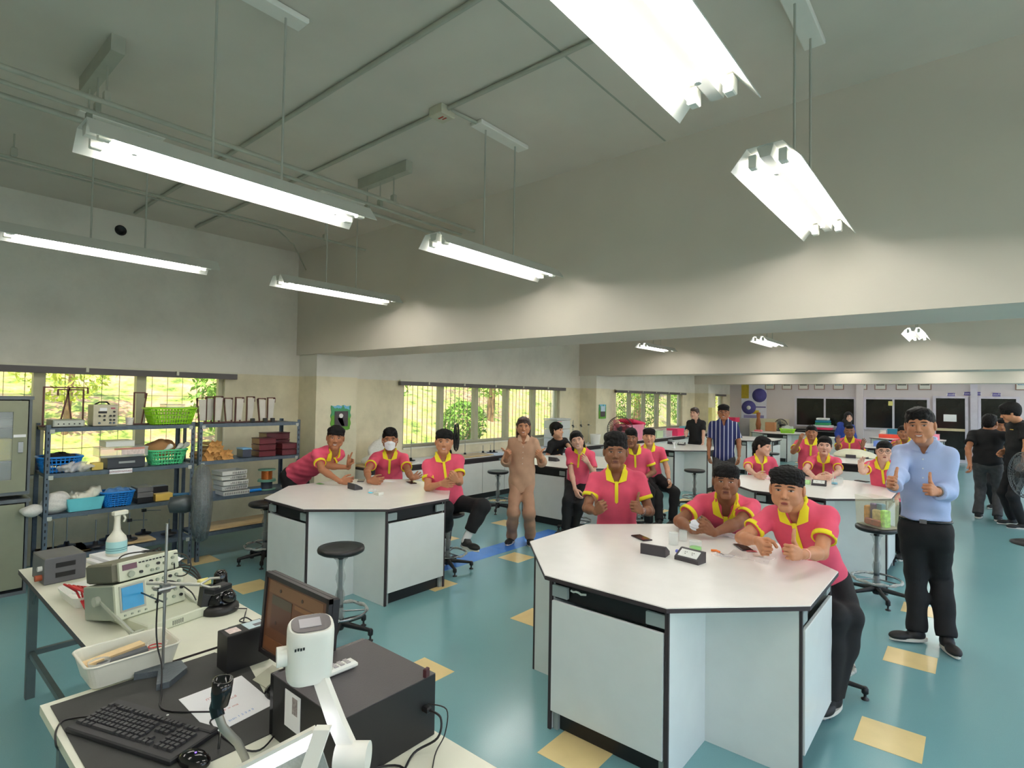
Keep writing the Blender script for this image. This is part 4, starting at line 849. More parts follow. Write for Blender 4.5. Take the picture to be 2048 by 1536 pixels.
    if top in ('polo', 'open', 'tucked'):
        cm = YEL if top == 'polo' else (ccol or tc); b2 = MB(); dn = -fw; base = sh_[:4]
        for sx in (-1, 1):
            pg = [(sx*.062, .045), (sx*.090, .010), (sx*.080, -.052), (sx*.012, -.070), (sx*.035, -.02), (sx*.052, .03)]; pg = pg if sx > 0 else pg[::-1]
            patch(b2, base, neck-up*.01, lat*ws, up*ws, dn, poly([(u, v_) for u, v_ in pg], 3), .011, th=.006, sd0=.2)
        b2.tube([neck+up*(.028-.03*math.cos(t)*0)-up*.05*max(0, math.cos(t))+(lat*math.sin(t)*.068*ws+fw*math.cos(t)*.062*ws)+up*.0 for t in np.linspace(.75, 2*math.pi-.75, 15)], .013, 6)
        b2.build('collar', cm, root)
        if top == 'polo':
            b3 = MB(); patch(b3, base, neck-up*.17, lat*ws, up, dn, poly([(-.0135, .10), (-.0135, -.075), (0, -.09), (.0135, -.075), (.0135, .10)][::-1], 4), .0085, th=.005, sd0=.2); b3.build('placket', YEL, root)
            for i, (c, d, r, el) in enumerate(cuffs):
                bb_ = MB().lathe([(r-.002, -.026), (r+.0025, -.024), (r+.0035, .004), (r-.006, .006), (r-.01, -.01)], c, 20, axis=d); bb_.build('cuff', YEL, root)
        if top == 'tucked' or ccol:
            for z in (.10, .17, .24, .31): bt = MB(); patch(bt, base, neck-up*(z+.03), lat, up, dn, almond(.005, .005, 8), .010, th=.003, sd0=.2); bt.build('button', ply_w, root)
    if tcol is BLK and near:
        for u, v_, w_, h_ in ((.075, -.13, .026, .006), (-.075, -.16, .009, .014)): bt = MB(); patch(bt, sh_, neck+lat*-u*-1+up*v_, lat, up, -fw, rect(-w_, -h_, w_, h_), .005); bt.build('embroidery', mat('embroidery_gold', (205, 165, 60), .7, var=.3, vs=200), root)
    # ---- trousers and shoes
    pm = pant or BLK; tr = [ell(hip+up*.0, (.160*ws, .124*ws, .12), TM, .05)]+([cap(hip+up*.06-lat*.055*ws, hip+up*.06+lat*.055*ws, .102*ws, .102*ws, .04, cut=[(hip+up*.125, up)])] if top == 'tucked' else [])
    for nm in 'LR':
        hj, kn, an, sg, fd = lg[nm]; d = nrm(an-kn); e = an+d*(.01 if not socks else -.085)
        if socks: sdf_obj('sock', [cap(an-d*.13, an+d*.02, .042, .040, .02)], hf*1.6, SOCK, root)
        tr += [cap(hj, kn, .088*ws, .074, .05), cap(kn, kn+(an-kn)*.4, .074, .068, .03), cap(kn+(an-kn)*.35, e+d*.05, .068, .060*wide, .03, cut=[(e, d)])]
    sdf_obj('trousers', tr, h*1.1, pm, root, wob(int(abs(hip[1]*777)) % 999, .0055, 17, (1, 1, 1.2)))
    if top == 'tucked': part(root, 'belt', black_gl, lambda b: b.tube([hip+up*.085+lat*math.sin(t)*.162*ws+fw*math.cos(t)*.112*ws for t in np.linspace(0, 2*math.pi, 29)[:-1]], .013, 6, closed=True)); part(root, 'buckle', chrome, lambda b: b.box(hip+up*.085+fw*.126*ws, (.045, .012, .03), M=np.column_stack([lat, fw, up])))
    if shoe:
        for nm in 'LR':
            hj, kn, an, sg, fd = lg[nm]; rt = np.cross(fd, V(0, 0, 1)); z0 = an[2]-.085; hz = V(0, 0, 1); a0 = V(an[0], an[1], z0)
            if legs.get('toe'+nm): hz = nrm(V(0, 0, 1)+fd*legs['toe'+nm]); fd = nrm(fd-hz*np.dot(fd, hz))
            q = [ell(a0+fd*.125+hz*.030, (.047, .085, .036), [rt, fd, hz], .03, cut=[(a0+hz*.012, -hz)]), ell(a0-fd*.005+hz*.040, (.040, .055, .045), [rt, fd, hz], .03, cut=[(a0+hz*.012, -hz)]), cap(a0+fd*.02+hz*.05, an+hz*.0, .042, .040, .03)]
            so = sdf_obj('shoe', q, hf*1.5, SHOE, root)
            n_ = 20; oc = [(.046*(1-.10*math.cos(t))*math.sin(t), .065+.142*math.cos(t)) for t in [2*math.pi*i/n_ for i in range(n_)]]
            bs = MB(); vs = [a0+rt*u+fd*w_+hz*zz for zz in (.0, .022) for u, w_ in oc]; bs.add(vs, [tuple(range(n_-1, -1, -1)) if True else (), tuple(range(n_, 2*n_))]+[(i, (i+1) % n_, n_+(i+1) % n_, n_+i) for i in range(n_)]); bs.build('sole', SOLE, so)
    return root, dict(arms=arms, H=H, neck=neck, hip=hip, lat=lat, fw=fw, up=up, legs=lg, shirt=sh_)
# ================================================================== the cast: where each person sits or stands
def CF(px): return -49.9-math.degrees(math.atan((px-1024)/FPX))
def HP(px, d, z): p = AD(px, 800, d); p[2] = z; return p
def A(w, e, h=None, t=None, pose='relax'):
    w, e = np.array(w), np.array(e); return dict(w=w, e=e, hd=None if h is None else np.array(h)-w, td=V(0, 0, 1) if t is None else np.array(t)-w, pose=pose)
def seat(hip, lb):
    z = max(.5, hip[2]-.115); r = clone(ST0, (hip[0], hip[1], 0), rz=hip[0]*3, label=lb); r.scale = (1, 1, z/.655); return r
Z = lambda a, b: AZ(a, b, .905)
cast = {}
hp_ = HP(1236, 4.85, .70); seat(hp_, 'black stool under the boy giving two thumbs up at the nearest table')
cast[1] = person('boy in pink polo with puffy hair giving two thumbs up', AD(1233, 948, 4.74), hp_, CF(1230), AD(1231, 904, 4.62), 'd', 2, hair='puff', hs=1.16, ws=1.04, sw=.175,
    L=A(AD(1283, 1022, 4.42), AD(1308, 1042, 4.62), AD(1262, 1006, 4.30), AD(1276, 985, 4.4), 'thumb'), R=A(AD(1192, 1024, 4.42), AD(1166, 1042, 4.62), AD(1210, 1006, 4.30), AD(1186, 990, 4.4), 'thumb'))
hp_ = HP(1456, 4.66, .70); seat(hp_, 'black stool under the boy holding the paper ball at the nearest table')
cast[2] = person('boy in pink polo leaning on the nearest table, white paper ball in hand', AD(1453, 1003, 4.28), hp_, CF(1452)-4, AD(1452, 963, 4.12), 'd', 2, hair='fringe', hs=1.1, ws=1.12, bang=.012, sw=.165,
    R=A(Z(1385, 1060), Z(1348, 1042), AD(1405, 1052, 3.85), None, 'grip'), L=A(Z(1428, 1066), Z(1520, 1070), AD(1405, 1050, 3.9), None, 'grip'))
hp_ = HP(1638, 3.62, .71); seat(hp_, 'black stool under the pale-faced boy at the right of the nearest table')
cast[3] = person('boy in pink polo at the right corner of the nearest table, one thumb up', AD(1594, 1020, 3.52), hp_, CF(1590)-14, AD(1574, 979, 3.40), 't', 2, hair='fringe', hs=1.13, ws=1.04, look=CF(1575)-8,
    R=A(AD(1516, 1082, 3.32), AD(1500, 1062, 3.6), AD(1530, 1103, 3.2), AD(1530, 1075, 3.2), 'fist'), L=A(AD(1603, 1109, 3.10), AD(1655, 1122, 3.28), AD(1566, 1101, 3.0), AD(1590, 1075, 3.08), 'thumb'),
    legs=dict(k='free', kL=AZ(1700, 1232, .57), aL=AZ(1668, 1385, .12), kR=AZ(1668,1235,.57), aR=AZ(1655,1390,.12), fL=V(-.2, -1, 0), fR=V(-.4, -1, 0)))
cast[4] = person('boy in pink polo bending over the left table, making a victory sign', AD(662, 905, 6.36), AD(592, 950, 6.62), CF(664)+30, AD(671, 876, 6.28), 'm', 1, hair='fringe', hs=1.12, ws=1.0, bang=.012, look=CF(671), tilt=-4, mouth='smile',
    R=A(Z(680, 963), Z(634, 968), Z(712, 961), None, 'relax'), L=A(AD(697, 935, 6.3), Z(676, 962), AD(702, 908, 6.25), AD(690, 925, 6.2), 'V'), legs=dict(k='stand'))
hp_ = HP(780, 7.1, .70); seat(hp_, 'black stool under the masked boy at the left table')
cast[5] = person('boy in pink polo wearing a white face mask behind the left table', AD(780, 909, 7.02), hp_, CF(780), AD(780, 880, 6.9), 'm', 1, hair='curly', hs=1.12, ws=1.04, mask=True,
    R=A(Z(738, 962), Z(722, 956), Z(757, 962), None, 'relax'), L=A(Z(824, 957), AD(816, 955, 7.0), AD(843, 948, 6.5), AD(838, 935, 6.6), 'open'))
hp_ = HP(901, 5.95, .72); seat(hp_, 'black stool under the boy seated at the right end of the left table')
cast[6] = person('boy in pink polo with crossed legs at the right end of the left table', AD(886, 917, 5.95), hp_, CF(888)+2, AD(888, 884, 5.86), 't', 1, hair='fringe', hs=1.08, ws=.98, mouth='smile', socks=True,
    R=A(AD(882, 967, 5.58), AD(853, 968, 5.8), AD(903, 968, 5.5), None, 'relax'), L=A(AD(914, 962, 5.55), AD(919, 976, 5.7), AD(906, 954, 5.5), AD(912, 945, 5.5), 'fist'),
    legs=dict(k='free', kL=AD(966, 1013, 5.62), aL=AD(932, 1078, 5.55), kR=AD(893, 1016, 5.55), aR=AZ(891, 1092, .12), fL=V(.75, -.1, 0), fR=V(.5, -.8, 0)))
M_B2 = mat('trouser_beige', (174, 134, 108), .8, var=.07, vs=12, bump=.3, bs=200)
cast[7] = person('woman in beige blouse and trousers standing with both thumbs up', AD(1047, 878, 7.06), HP(1046, 7.08, .80), CF(1047), AD(1047, 854, 7.0), 't', 1, top='open', tcol=BEI, pant=M_B2, tw=1.9, skirt=.05, ccol=mat('collar_beige', (214, 178, 150), .8, var=.05), hair='long', hairc=HAIRB, hs=1.02, ws=.84, sleeve=1.35, wide=1.15, mouth='smile',
    R=A(AD(1013, 914, 6.86), AD(1009, 930, 7.05), AD(1018, 902, 6.78), AD(1012, 898, 6.8), 'thumb'), L=A(AD(1081, 915, 6.86), AD(1086, 930, 7.05), AD(1075, 903, 6.78), AD(1081, 899, 6.8), 'thumb'), legs=dict(k='stand', fL=V(.5, -.6, 0), fR=V(.4, -.9, 0)))
hp_ = HP(1108, 10.3, .72); seat(hp_, 'black stool under the student in black leaning on the second left table')
cast[8] = person('student in black polo with mop hair turned right behind the second left table', AD(1117, 881, 10.1), hp_, CF(1113)+45, AD(1114, 861, 10.0), 'l', 1, top='plain', tcol=BLK, hair='mop', hs=1.16, look=CF(1113)+62, L=A(Z(1140, 905), AD(1142, 893, 10), None, None, 'relax'), R='lap')
hp_ = HP(1157, 7.7, .68); seat(hp_, 'black stool under the girl in pink at the second left table')
cast[9] = person('girl in pink polo tilting her head, hand at her chin', AD(1161, 901, 7.6), hp_, CF(1158)-8, AD(1154, 881, 7.54), 'p', 1, hair='long', hs=1.05, ws=.9, tilt=14, mouth='smile',
    R=A(AD(1150, 978, 7.35), AD(1138, 952, 7.6), AD(1157, 995, 7.28), None, 'relax'), L=A(AD(1176, 926, 7.34), AD(1189, 945, 7.5), AD(1165, 912, 7.28), AD(1172, 905, 7.3), 'point'),
    legs=dict(k='free', kL=AD(1160, 1008, 7.32), aL=AZ(1148, 1052, .12), kR=AD(1136, 1002, 7.35), aR=AZ(1131, 1056, .12), fL=V(.1, -1, 0), fR=V(-.1, -1, 0)))
hp_ = HP(1274, 7.95, .66); seat(hp_, 'black stool under the curly-haired boy hidden behind the boy in front')
cast[10] = person('curly-haired boy in pink polo half hidden behind the boy with two thumbs up', AD(1270, 901, 7.85), hp_, CF(1270), AD(1262, 877, 7.78), 'd', 1, hair='curly', hs=1.08, L='lap', R='lap')
hp_ = HP(1302, 8.6, .68); seat(hp_, 'black stool under the boy holding up three fingers')
cast[11] = person('boy in pink polo holding three fingers before his mouth, other hand on his knee', AD(1299, 896, 8.5), hp_, CF(1300), AD(1298, 874, 8.45), 'l', 1, hair='fringe', hs=1.08,
    L=A(AD(1338, 962, 8.2), AD(1337, 940, 8.4), AD(1344, 978, 8.05), None, 'relax'), R=A(AD(1290, 922, 8.15), AD(1287, 942, 8.3), AD(1294, 900, 8.12), AD(1285, 905, 8.1), 'three'),
    legs=dict(k='free', kL=AD(1350, 985, 8.1), aL=AZ(1345, 1038, .12), kR=AD(1315, 990, 8.15), aR=AZ(1318, 1040, .12), fL=V(.1, -1, 0), fR=V(-.1, -1, 0)))
cast[12] = person('woman in black polo with her hair in a bun, left of the striped-shirt man', AD(1392, 842, 12.75), HP(1392, 12.8, .88), CF(1390), AD(1389, 827, 12.7), 'p', 0, top='open', tcol=BLK, hair='bun', hairc=HAIRB, hs=1.1, ws=.92, look=CF(1390)-30, mouth='smile', L=A(AD(1406, 887, 12.4), AD(1412, 868, 12.8), None, None, 'relax'), R=A(AD(1372, 872, 12.6), AD(1373, 868, 12.9), AD(1370, 860, 12.6), None, 'relax'), legs=dict(k='stand'))
st_m = stripes(nrm(np.cross(V(0, 0, 1), V(math.cos(R_(CF(1448))), math.sin(R_(CF(1448))), 0))))
cast[13] = person('smiling man with glasses in a navy shirt with white vertical stripes', AD(1448, 845, 9.35), HP(1448, 9.35, .90), CF(1448), AD(1447, 825, 9.3), 'm', 1, top='open', tcol=st_m, pant=GREYP, hair='fringe', hs=1.08, ws=1.02, glasses=True, mouth='smile', wide=1.15, sleeve=.8, legs=dict(k='stand'))
hp_ = HP(1520, 7.95, .66); seat(hp_, 'black stool under the girl in profile at the table behind')
cast[14] = person('girl in pink polo in profile, looking right, arm on the table', AD(1519, 917, 7.8), hp_, CF(1520)+20, AD(1526, 893, 7.72), 'p', 1, hair='tail', hs=1.1, ws=.92, look=CF(1520)+62, mouth='smile', pitch=-8, R=A(Z(1512, 950), Z(1479, 946), Z(1532, 955), None, 'table'), L='lap')
hp_ = HP(1647, 8.1, .66); seat(hp_, 'black stool under the girl with closed eyes')
cast[15] = person('girl in pink polo, hair pulled back, both hands on the table', AD(1647, 916, 7.95), hp_, CF(1647), AD(1649, 892, 7.86), 'p', 1, hair='tail', hs=1.1, ws=.95, tilt=-3, R=A(Z(1630, 956), Z(1606, 948), Z(1650, 957), None, 'table'), L=A(Z(1664, 953), Z(1682, 948), Z(1645, 956), None, 'table'))
hp_ = HP(1776, 6.75, .64); seat(hp_, 'black stool under the girl with glasses beside the man in blue')
cast[16] = person('girl in pink polo with glasses raising her hand beside the man in the blue shirt', AD(1766, 927, 6.55), hp_, CF(1766)-6, AD(1769, 903, 6.48), 'p', 1, hair='short', hs=.98, ws=.88, glasses=True, R=A(AD(1722, 942, 6.2), AD(1714, 966, 6.35), AD(1722, 918, 6.18), AD(1732, 930, 6.2), 'open'), L='lap')
hp_ = HP(1620, 9.3, .66); seat(hp_, 'black stool under the large boy in the third row')
cast[17] = person('large boy in pink polo touching his head, third row', AD(1622, 884, 9.25), hp_, CF(1620), AD(1623, 866, 9.2), 'm', 0, hair='flat', hs=1.0, ws=1.12, R=A(AD(1599, 884, 9.0), AD(1588, 901, 9.1), AD(1604, 868, 8.95), None, 'relax'), L='lap')
hp_ = HP(1699, 10.9, .66); seat(hp_, 'black stool under the short-haired boy raising both hands')
cast[18] = person('short-haired boy in pink polo raising both hands, third row', AD(1699, 880, 10.8), hp_, CF(1699), AD(1699, 863, 10.7), 'd', 0, hair='short', hth=.006, hs=1.05, R=A(AD(1677, 889, 10.5), AD(1671, 906, 10.7), AD(1675, 872, 10.5), AD(1684, 885, 10.5), 'open'), L=A(AD(1724, 895, 10.5), AD(1726, 910, 10.7), AD(1728, 880, 10.5), AD(1720, 888, 10.5), 'open'))
hp_ = HP(1812, 10.5, .66); seat(hp_, 'black stool hidden behind the man in blue')
cast[19] = person('boy in pink polo with hand at mouth, half hidden behind the man in blue', AD(1811, 884, 10.3), hp_, CF(1811)-15, AD(1807, 866, 10.2), 'm', 0, hair='short', hs=1.08, R=A(AD(1793, 893, 10.0), AD(1790, 908, 10.2), AD(1797, 878, 9.95), None, 'fist'), L='lap')
cast[20] = person('woman in a black headscarf and blue dress standing by the back windows', AD(1693, 848, 15.0), HP(1684, 15.1, .85), CF(1690)+25, AD(1697, 834, 14.95), 'p', 0, top='plain', tcol=NAVY, pant=NAVY, hair='hijab', hs=1.12, ears=False, look=CF(1697)+15, sleeve=1.9, mouth='smile', legs=dict(k='stand'))
cast[21] = person('smiling man in light blue shirt and black trousers standing at the right', AD(1850, 894, 4.28), HP(1850, 4.28, .875), CF(1850)-6, AD(1840, 852, 4.17), 't', 2, top='tucked', tcol=BLUE, hair='short', hs=1.12, ws=.98, sw=.150, wide=1.12, sleeve=1.9, drop=.10, mouth='smile', tilt=4, look=CF(1840)-6,
    R=A(AD(1788, 974, 3.92), AD(1800, 995, 4.3), AD(1772, 958, 3.84), AD(1784, 940, 3.9), 'thumb'), L=A(AD(1874, 983, 3.98), AD(1925, 995, 4.35), AD(1845, 976, 3.88), AD(1860, 955, 3.95), 'thumb'),
    legs=dict(k='free', kL=AZ(1880, 1152, .50), aL=AZ(1893, 1272, .10), kR=AZ(1832, 1150, .50), aR=AZ(1834, 1258, .10), fL=nrm(AZ(1922, 1312, 0)-AZ(1893, 1283, 0)), fR=nrm(AZ(1790, 1283, 0)-AZ(1836, 1285, 0))))
cast[22] = person('man in a black polo and grey trousers seen from behind at the right', AD(1977, 864, 8.95), HP(1974, 8.95, .90), CF(1977)+172, AD(1980, 846, 8.95), 'm', 1, top='plain', tcol=BLK, pant=GREYP, hair='short', hs=1.15, ws=1.12, look=CF(1980)+160, L=A(AD(1940, 930, 8.7), AD(1926, 900, 8.9), None, None, 'relax'), R=A(AD(2004, 900, 9.2), AD(2012, 908, 8.9), None, None, 'relax'), legs=dict(k='stand'), wide=1.15)
cast[23] = person('bushy-haired man in black at the right edge, bending his head to the left', AD(2034, 846, 8.4), HP(2034, 8.45, .92), CF(2030)-62, AD(2020, 826, 8.35), 't', 1, top='plain', tcol=BLK, hair='curly', hth=.045, hs=1.15, ws=1.05, look=CF(2020)-85, pitch=-18, R=A(AD(2010, 900, 8.6), AD(2040, 905, 8.6), None, None, 'relax'), legs=dict(k='stand'))
cast[24] = person('person in black between the two men at the right, mostly hidden', AD(2003, 868, 9.8), HP(2003, 9.85, .85), CF(2003)-20, AD(2004, 852, 9.75), 'm', 0, top='plain', tcol=BLK, hair='short', hs=1.05, legs=dict(k='stand'))
# wrist wear and the small things they hold
def band(i, arm, m, r, w, nm, face=None, k=.93):
    root, inf = cast[i]; s0, el, wr, sg = inf['arms'][arm]; d = nrm(wr-el); c = el+(wr-el)*k
    o = part(root, nm, m, lambda b: b.lathe([(r, -w), (r+.0025, -w), (r+.0025, w), (r, w)], c, 18, axis=d))
    if face: part(root, 'watch_face', face, lambda b: b.cyl(c+nrm(CAM-c)*(r), c+nrm(CAM-c)*(r+.01), .017, n=14))
band(1, 'L', chrome, .0275, .006, 'watch_strap', mat('watch_white', (210, 215, 220), .3)); band(3, 'L', mat('bracelet_pink', (240, 185, 170), .7), .029, .003, 'bracelet', k=.82)
band(11, 'L', chrome, .0275, .006, 'watch_strap', mat('watch_white', (210, 215, 220), .3)); band(21, 'L', chrome, .036, .006, 'watch_strap')
pc = (cast[2][1]['arms']['R'][2]+cast[2][1]['arms']['L'][2])/2; pb = AD(1391, 1051, float((cast[2][1]['arms']['R'][2]-CAM) @ RM[2])-.075)
wb = wob(5, .005, 90); F_, l_ = grid([ell(pb, (.040, .038, .038))], pb-.07, pb+.07, .005, wb); v_, f_ = surf(F_, l_, .005)
tag(mesh_obj('paper_ball', v_, f_, mat('crumpled_white', (225, 228, 236), .6, var=.06, vs=60, bump=.6, bs=70)), 'crumpled white ball held by the boy leaning on the nearest table', 'ball')
# ================================================================== small things
def M_(n, c, r=.45, me=0., **k): return mat(n, c, r, me, **k)
def rrect(w, d, r, n=4):
    o = []
    for cx, cy, a0 in ((w/2-r, d/2-r, 0), (-w/2+r, d/2-r, 90), (-w/2+r, -d/2+r, 180), (w/2-r, -d/2+r, 270)):
        o += [(cx+r*math.cos(R_(a0+90*i/n)), cy+r*math.sin(R_(a0+90*i/n))) for i in range(n+1)]
    return o
def at3(c, rz, pts): R = rotz(rz); return [tuple(np.array(c)+R @ np.array(p)) for p in pts]
def tub(b, c, rz, w, d, h, tp=.82, t=.004, r=.03):
    """open rounded box, narrower at the foot"""
    n = 20; o = rrect(w, d, r); i = rrect(w-2*t, d-2*t, max(r-t, .004)); f = lambda q, s, z: [(x*s, y*s, z) for x, y in q]
    R4 = [f(o, tp, 0), f(o, 1, h), f(i, 1, h), f(i, tp, t)]; n = len(o); vs = sum(R4, []); fs = [tuple(range(n-1, -1, -1)), tuple(range(3*n, 4*n))]
    for k in range(3): fs += [(k*n+j, k*n+(j+1) % n, (k+1)*n+(j+1) % n, (k+1)*n+j) for j in range(n)]
    b.add(at3(c, rz, vs), fs)
def basket(c, rz, w, d, h, m, label, grp=None, cat='basket', rn=4):
    t = thing('basket', c, label, cat, grp)
    def f(b):
        o = rrect(w, d, min(w, d)*.25, 6); n = len(o)
        b.tube(at3(c, rz, [(x, y, h) for x, y in o]), .009, 6, closed=True)
        for z in np.linspace(.012, h*.82, rn): s = .80+.2*z/h; b.tube(at3(c, rz, [(x*s, y*s, z) for x, y in o]), .006, 4, closed=True)
        for k in range(n):
            for q in (0, .5):
                p = (o[k][0]*(1-q)+o[(k+1) % n][0]*q, o[k][1]*(1-q)+o[(k+1) % n][1]*q); L = math.hypot(o[k][0]-o[(k+1) % n][0], o[k][1]-o[(k+1) % n][1])
                ns = max(1, int(L/.03)) if q == 0 else 0
                for j in range(ns): u = j/ns; p = (o[k][0]*(1-u)+o[(k+1) % n][0]*u, o[k][1]*(1-u)+o[(k+1) % n][1]*u); A_3 = at3(c, rz, [(p[0]*.8, p[1]*.8, 0), (p[0], p[1], h)]); b.cyl(A_3[0], A_3[1], .0055, n=4, caps=False)
        b.add(at3(c, rz, [(x*.8, y*.8, .006) for x, y in o]), [tuple(range(n))])
    q = part(t, 'lattice_wall', m, f); part(t, 'rim', m, lambda b: b.tube(at3(c, rz, [(x*1.02, y*1.02, h) for x, y in rrect(w, d, min(w, d)*.25, 6)]), .011, 6, closed=True)); return t
def boxy(c, s, m, label, name='box', rz=0., cat='box', bev=.004, grp=None, lid=None):
    c = np.array(c, float); t = thing(name, c, label, cat, grp) if lid else None
    o = part(t, 'body', m, lambda b: b.box(c+V(0, 0, s[2]/2*(1 if not lid else .88)), (s[0], s[1], s[2]*(1 if not lid else .88)), rz=rz, bev=bev)) if t else None
    if t: part(t, 'lid', lid, lambda b: b.box(c+V(0, 0, s[2]*.92), (s[0]+.008, s[1]+.008, s[2]*.14), rz=rz, bev=.003)); return t
    b = MB().box(c+V(0, 0, s[2]/2), s, rz=rz, bev=bev); return tag(b.build(name, m), label, cat, grp)
def on(px, py, z): return AZ(px, py, z)
# ---- nearest-table things -------------------------------------------------
boxm = M_('socket_box_dark', (62, 58, 62), .5); plate = M_('socket_plate', (232, 234, 230), .35, var=.01); dotm = M_('socket_hole', (60, 60, 60), .7)
def sockbox(c, rz, label, lite=1.):
    """wedge-shaped outlet box: sloping face looks along -y before turning"""
    t = thing('socket_box', c, label, 'socket box', 'desk socket boxes'); W_, H_ = .155*lite, .062*lite
    pf = [(-.045, 0), (.045, 0), (.045, .030), (.02, H_), (-.0, H_), (-.045, .022)]
    pf = [(-.045, 0), (.045, 0), (.045, H_), (.028, H_), (-.045, .022)]
    vs = [(sx*W_/2, y, z) for sx in (-1, 1) for y, z in pf]; n = 5
    part(t, 'casing', boxm, lambda b: b.add(at3(c, rz, vs), [tuple(range(n)), tuple(range(2*n-1, n-1, -1))]+[(i, i+n, (i+1) % n+n, (i+1) % n) for i in range(n)]))
    sl = nrm(V(0, .073, H_-.022)); nn = V(0, -sl[2], sl[1]); o = V(0, -.0085, (.022+H_)/2)
    part(t, 'plate', plate, lambda b: b.slab(at3(c, rz, [o+V(-W_*.39, 0, 0)-sl*.030+nn*.0005, o+V(W_*.39, 0, 0)-sl*.030+nn*.0005, o+V(W_*.39, 0, 0)+sl*.030+nn*.0005, o+V(-W_*.39, 0, 0)+sl*.030+nn*.0005]), .004))
    def dots(b):
        for cx in (-.024, .024):
            for dx, dz in ((-.006, .008), (.006, .008), (0, -.006)): p = o+V(cx+dx, 0, 0)+sl*dz+nn*.0055; b.box(at3(c, rz, [p])[0], (.004, .004, .004), rz=rz)
    part(t, 'outlet', dotm, dots)['kind'] = 'stuff'; return t
sockbox(on(1310, 1108, .86), math.pi+.12, 'dark socket box seen from behind on the nearest table', 1.05); sockbox(on(1380, 1122, .86), -.15, 'dark socket box with white outlet plate facing the camera on the nearest table', 1.05)
sockbox(on(1638, 971, .86), .1, 'socket box with white plate on the table behind'); sockbox(on(710, 978, .86), math.pi-.1, 'dark socket box on the left table'); sockbox(on(1108, 922, .86), math.pi, 'left dark socket box on the second left table'); sockbox(on(1222, 922, .86), 2.4, 'right dark socket box on the second left table')
sockbox(on(1343, 888, .86), math.pi, 'dark socket box seen from behind on the table before the striped-shirt man'); sockbox(on(1363, 890, .86), 0, 'socket box with white plate before the striped-shirt man'); sockbox(on(1702, 916, .86), math.pi, 'dark socket box on the third-row table'); sockbox(on(1727, 917, .86), .1, 'socket box with white plate on the third-row table')
phm = M_('phone_dark', (52, 34, 38), .2); scr = M_('phone_screen', (24, 20, 24), .1)
def phone(c, rz, label):
    t = thing('phone', c, label, 'phone', 'phones on the tables'); part(t, 'body', phm, lambda b: b.box(np.array(c)+V(0, 0, .005), (.075, .155, .009), rz=rz, bev=.002)); part(t, 'screen', scr, lambda b: b.box(np.array(c)+V(0, 0, .0102), (.068, .145, .0012), rz=rz))
phone(on(1283, 1077, .86), 1.05, 'dark red phone behind the dark socket box on the nearest table'); phone(on(1486, 1096, .86), -.5+1.2, 'dark phone beside the fist of the boy at the right corner'); phone(on(823, 966, .86), 1.2, 'phone lying on the right part of the left table'); phone(on(722, 962, .86), .9, 'phone by the masked boy\'s hand'); phone(on(1724, 963, .86), 1.1, 'phone near the girl with glasses')
def beaker(c, r, h, label, liq=None, straw=False, name='beaker', cat='glass'):
    t = thing(name, c, label, cat); c = np.array(c)
    part(t, 'vessel', clear_gl, lambda b: b.lathe([(.001, .001), (r, .002), (r, h*.95), (r*1.06, h), (r*.97, h), (r*.95, .006), (.001, .005)], c, 20))
    if liq: part(t, 'liquid', liq, lambda b: b.lathe([(.001, .007), (r*.93, .007), (r*.93, h*.35), (.001, h*.35)], c, 16))
    if straw: part(t, 'straw', M_('straw', (225, 220, 205), .4), lambda b: b.cyl(c+V(-.005, 0, .01), c+V(-.02, .0, h*2.1), .004, n=7))
lqb = M_('drink_blue', (70, 190, 225), .2); lqg = M_('gel_green', (120, 225, 30), .3)
beaker(on(1347, 1090, .86), .032, .085, 'empty clear beaker behind the socket boxes on the nearest table'); beaker(on(1366, 1082, .86), .028, .075, 'second clear beaker behind the socket boxes'); beaker(on(1391, 1100, .86), .04, .06, 'clear cup with green gel on the nearest table', lqg, name='cup', cat='cup'); beaker(on(1669, 969, .86), .034, .075, 'clear cup with blue drink and straw on the table behind', lqb, True, 'cup', 'cup'); beaker(on(1680, 966, .86), .036, .07, 'clear cup right of the blue drink', name='cup', cat='cup')
bb = boxy(on(1354, 1105, .86), (.016, .016, .02), M_('cap_violet', (110, 115, 205), .4), 'violet bottle cap beside the socket boxes', 'bottle_cap', cat='cap', bev=.004)
def sheet(c, w, d, m, label, seed, name='plastic_sheet', cat='plastic sheet', amp=.012, rz=0.):
    n = 14; wv = wob(seed, amp, 22); vs = []
    for i in range(n):
        for j in range(n): x, y = (i/(n-1)-.5)*w, (j/(n-1)-.5)*d; q = wv(np.array([[x, y, 0]]))[0]; vs.append((x+q*.8, y-q*.6, .002+abs(q)))
    fs = [(i*n+j, (i+1)*n+j, (i+1)*n+j+1, i*n+j+1) for i in range(n-1) for j in range(n-1)]
    return tag(mesh_obj(name, at3(c, rz, vs), fs, m, smooth=True), label, cat)
sheet(on(1500, 1115, .86), .26, .2, glassy('film', (240, 240, 245), .3, .15), 'clear crumpled plastic bag on the nearest table', 4); sheet(on(1450, 1072, .86), .28, .12, glassy('film_white', (240, 238, 248), .75, .3), 'white plastic sheet under the leaning boy\'s hands', 6)
sheet(on(1445, 1112, .86), .12, .12, glassy('film2', (240, 240, 245), .35, .2), 'small clear bag around the orange cutter', 9)
t = thing('cutter', on(1432, 1106, .86), 'orange utility cutter on the nearest table', 'cutter'); c = on(1432, 1106, .86); part(t, 'handle', M_('cutter_orange', (235, 120, 40), .4), lambda b: b.tube([c+V(-.04, .02, .006), c+V(-.01, .03, .008), c+V(.02, .01, .006)], .008, 6)); part(t, 'blade', steel, lambda b: b.box(c+V(.045, -.012, .004), (.05, .009, .002), rz=-.7))
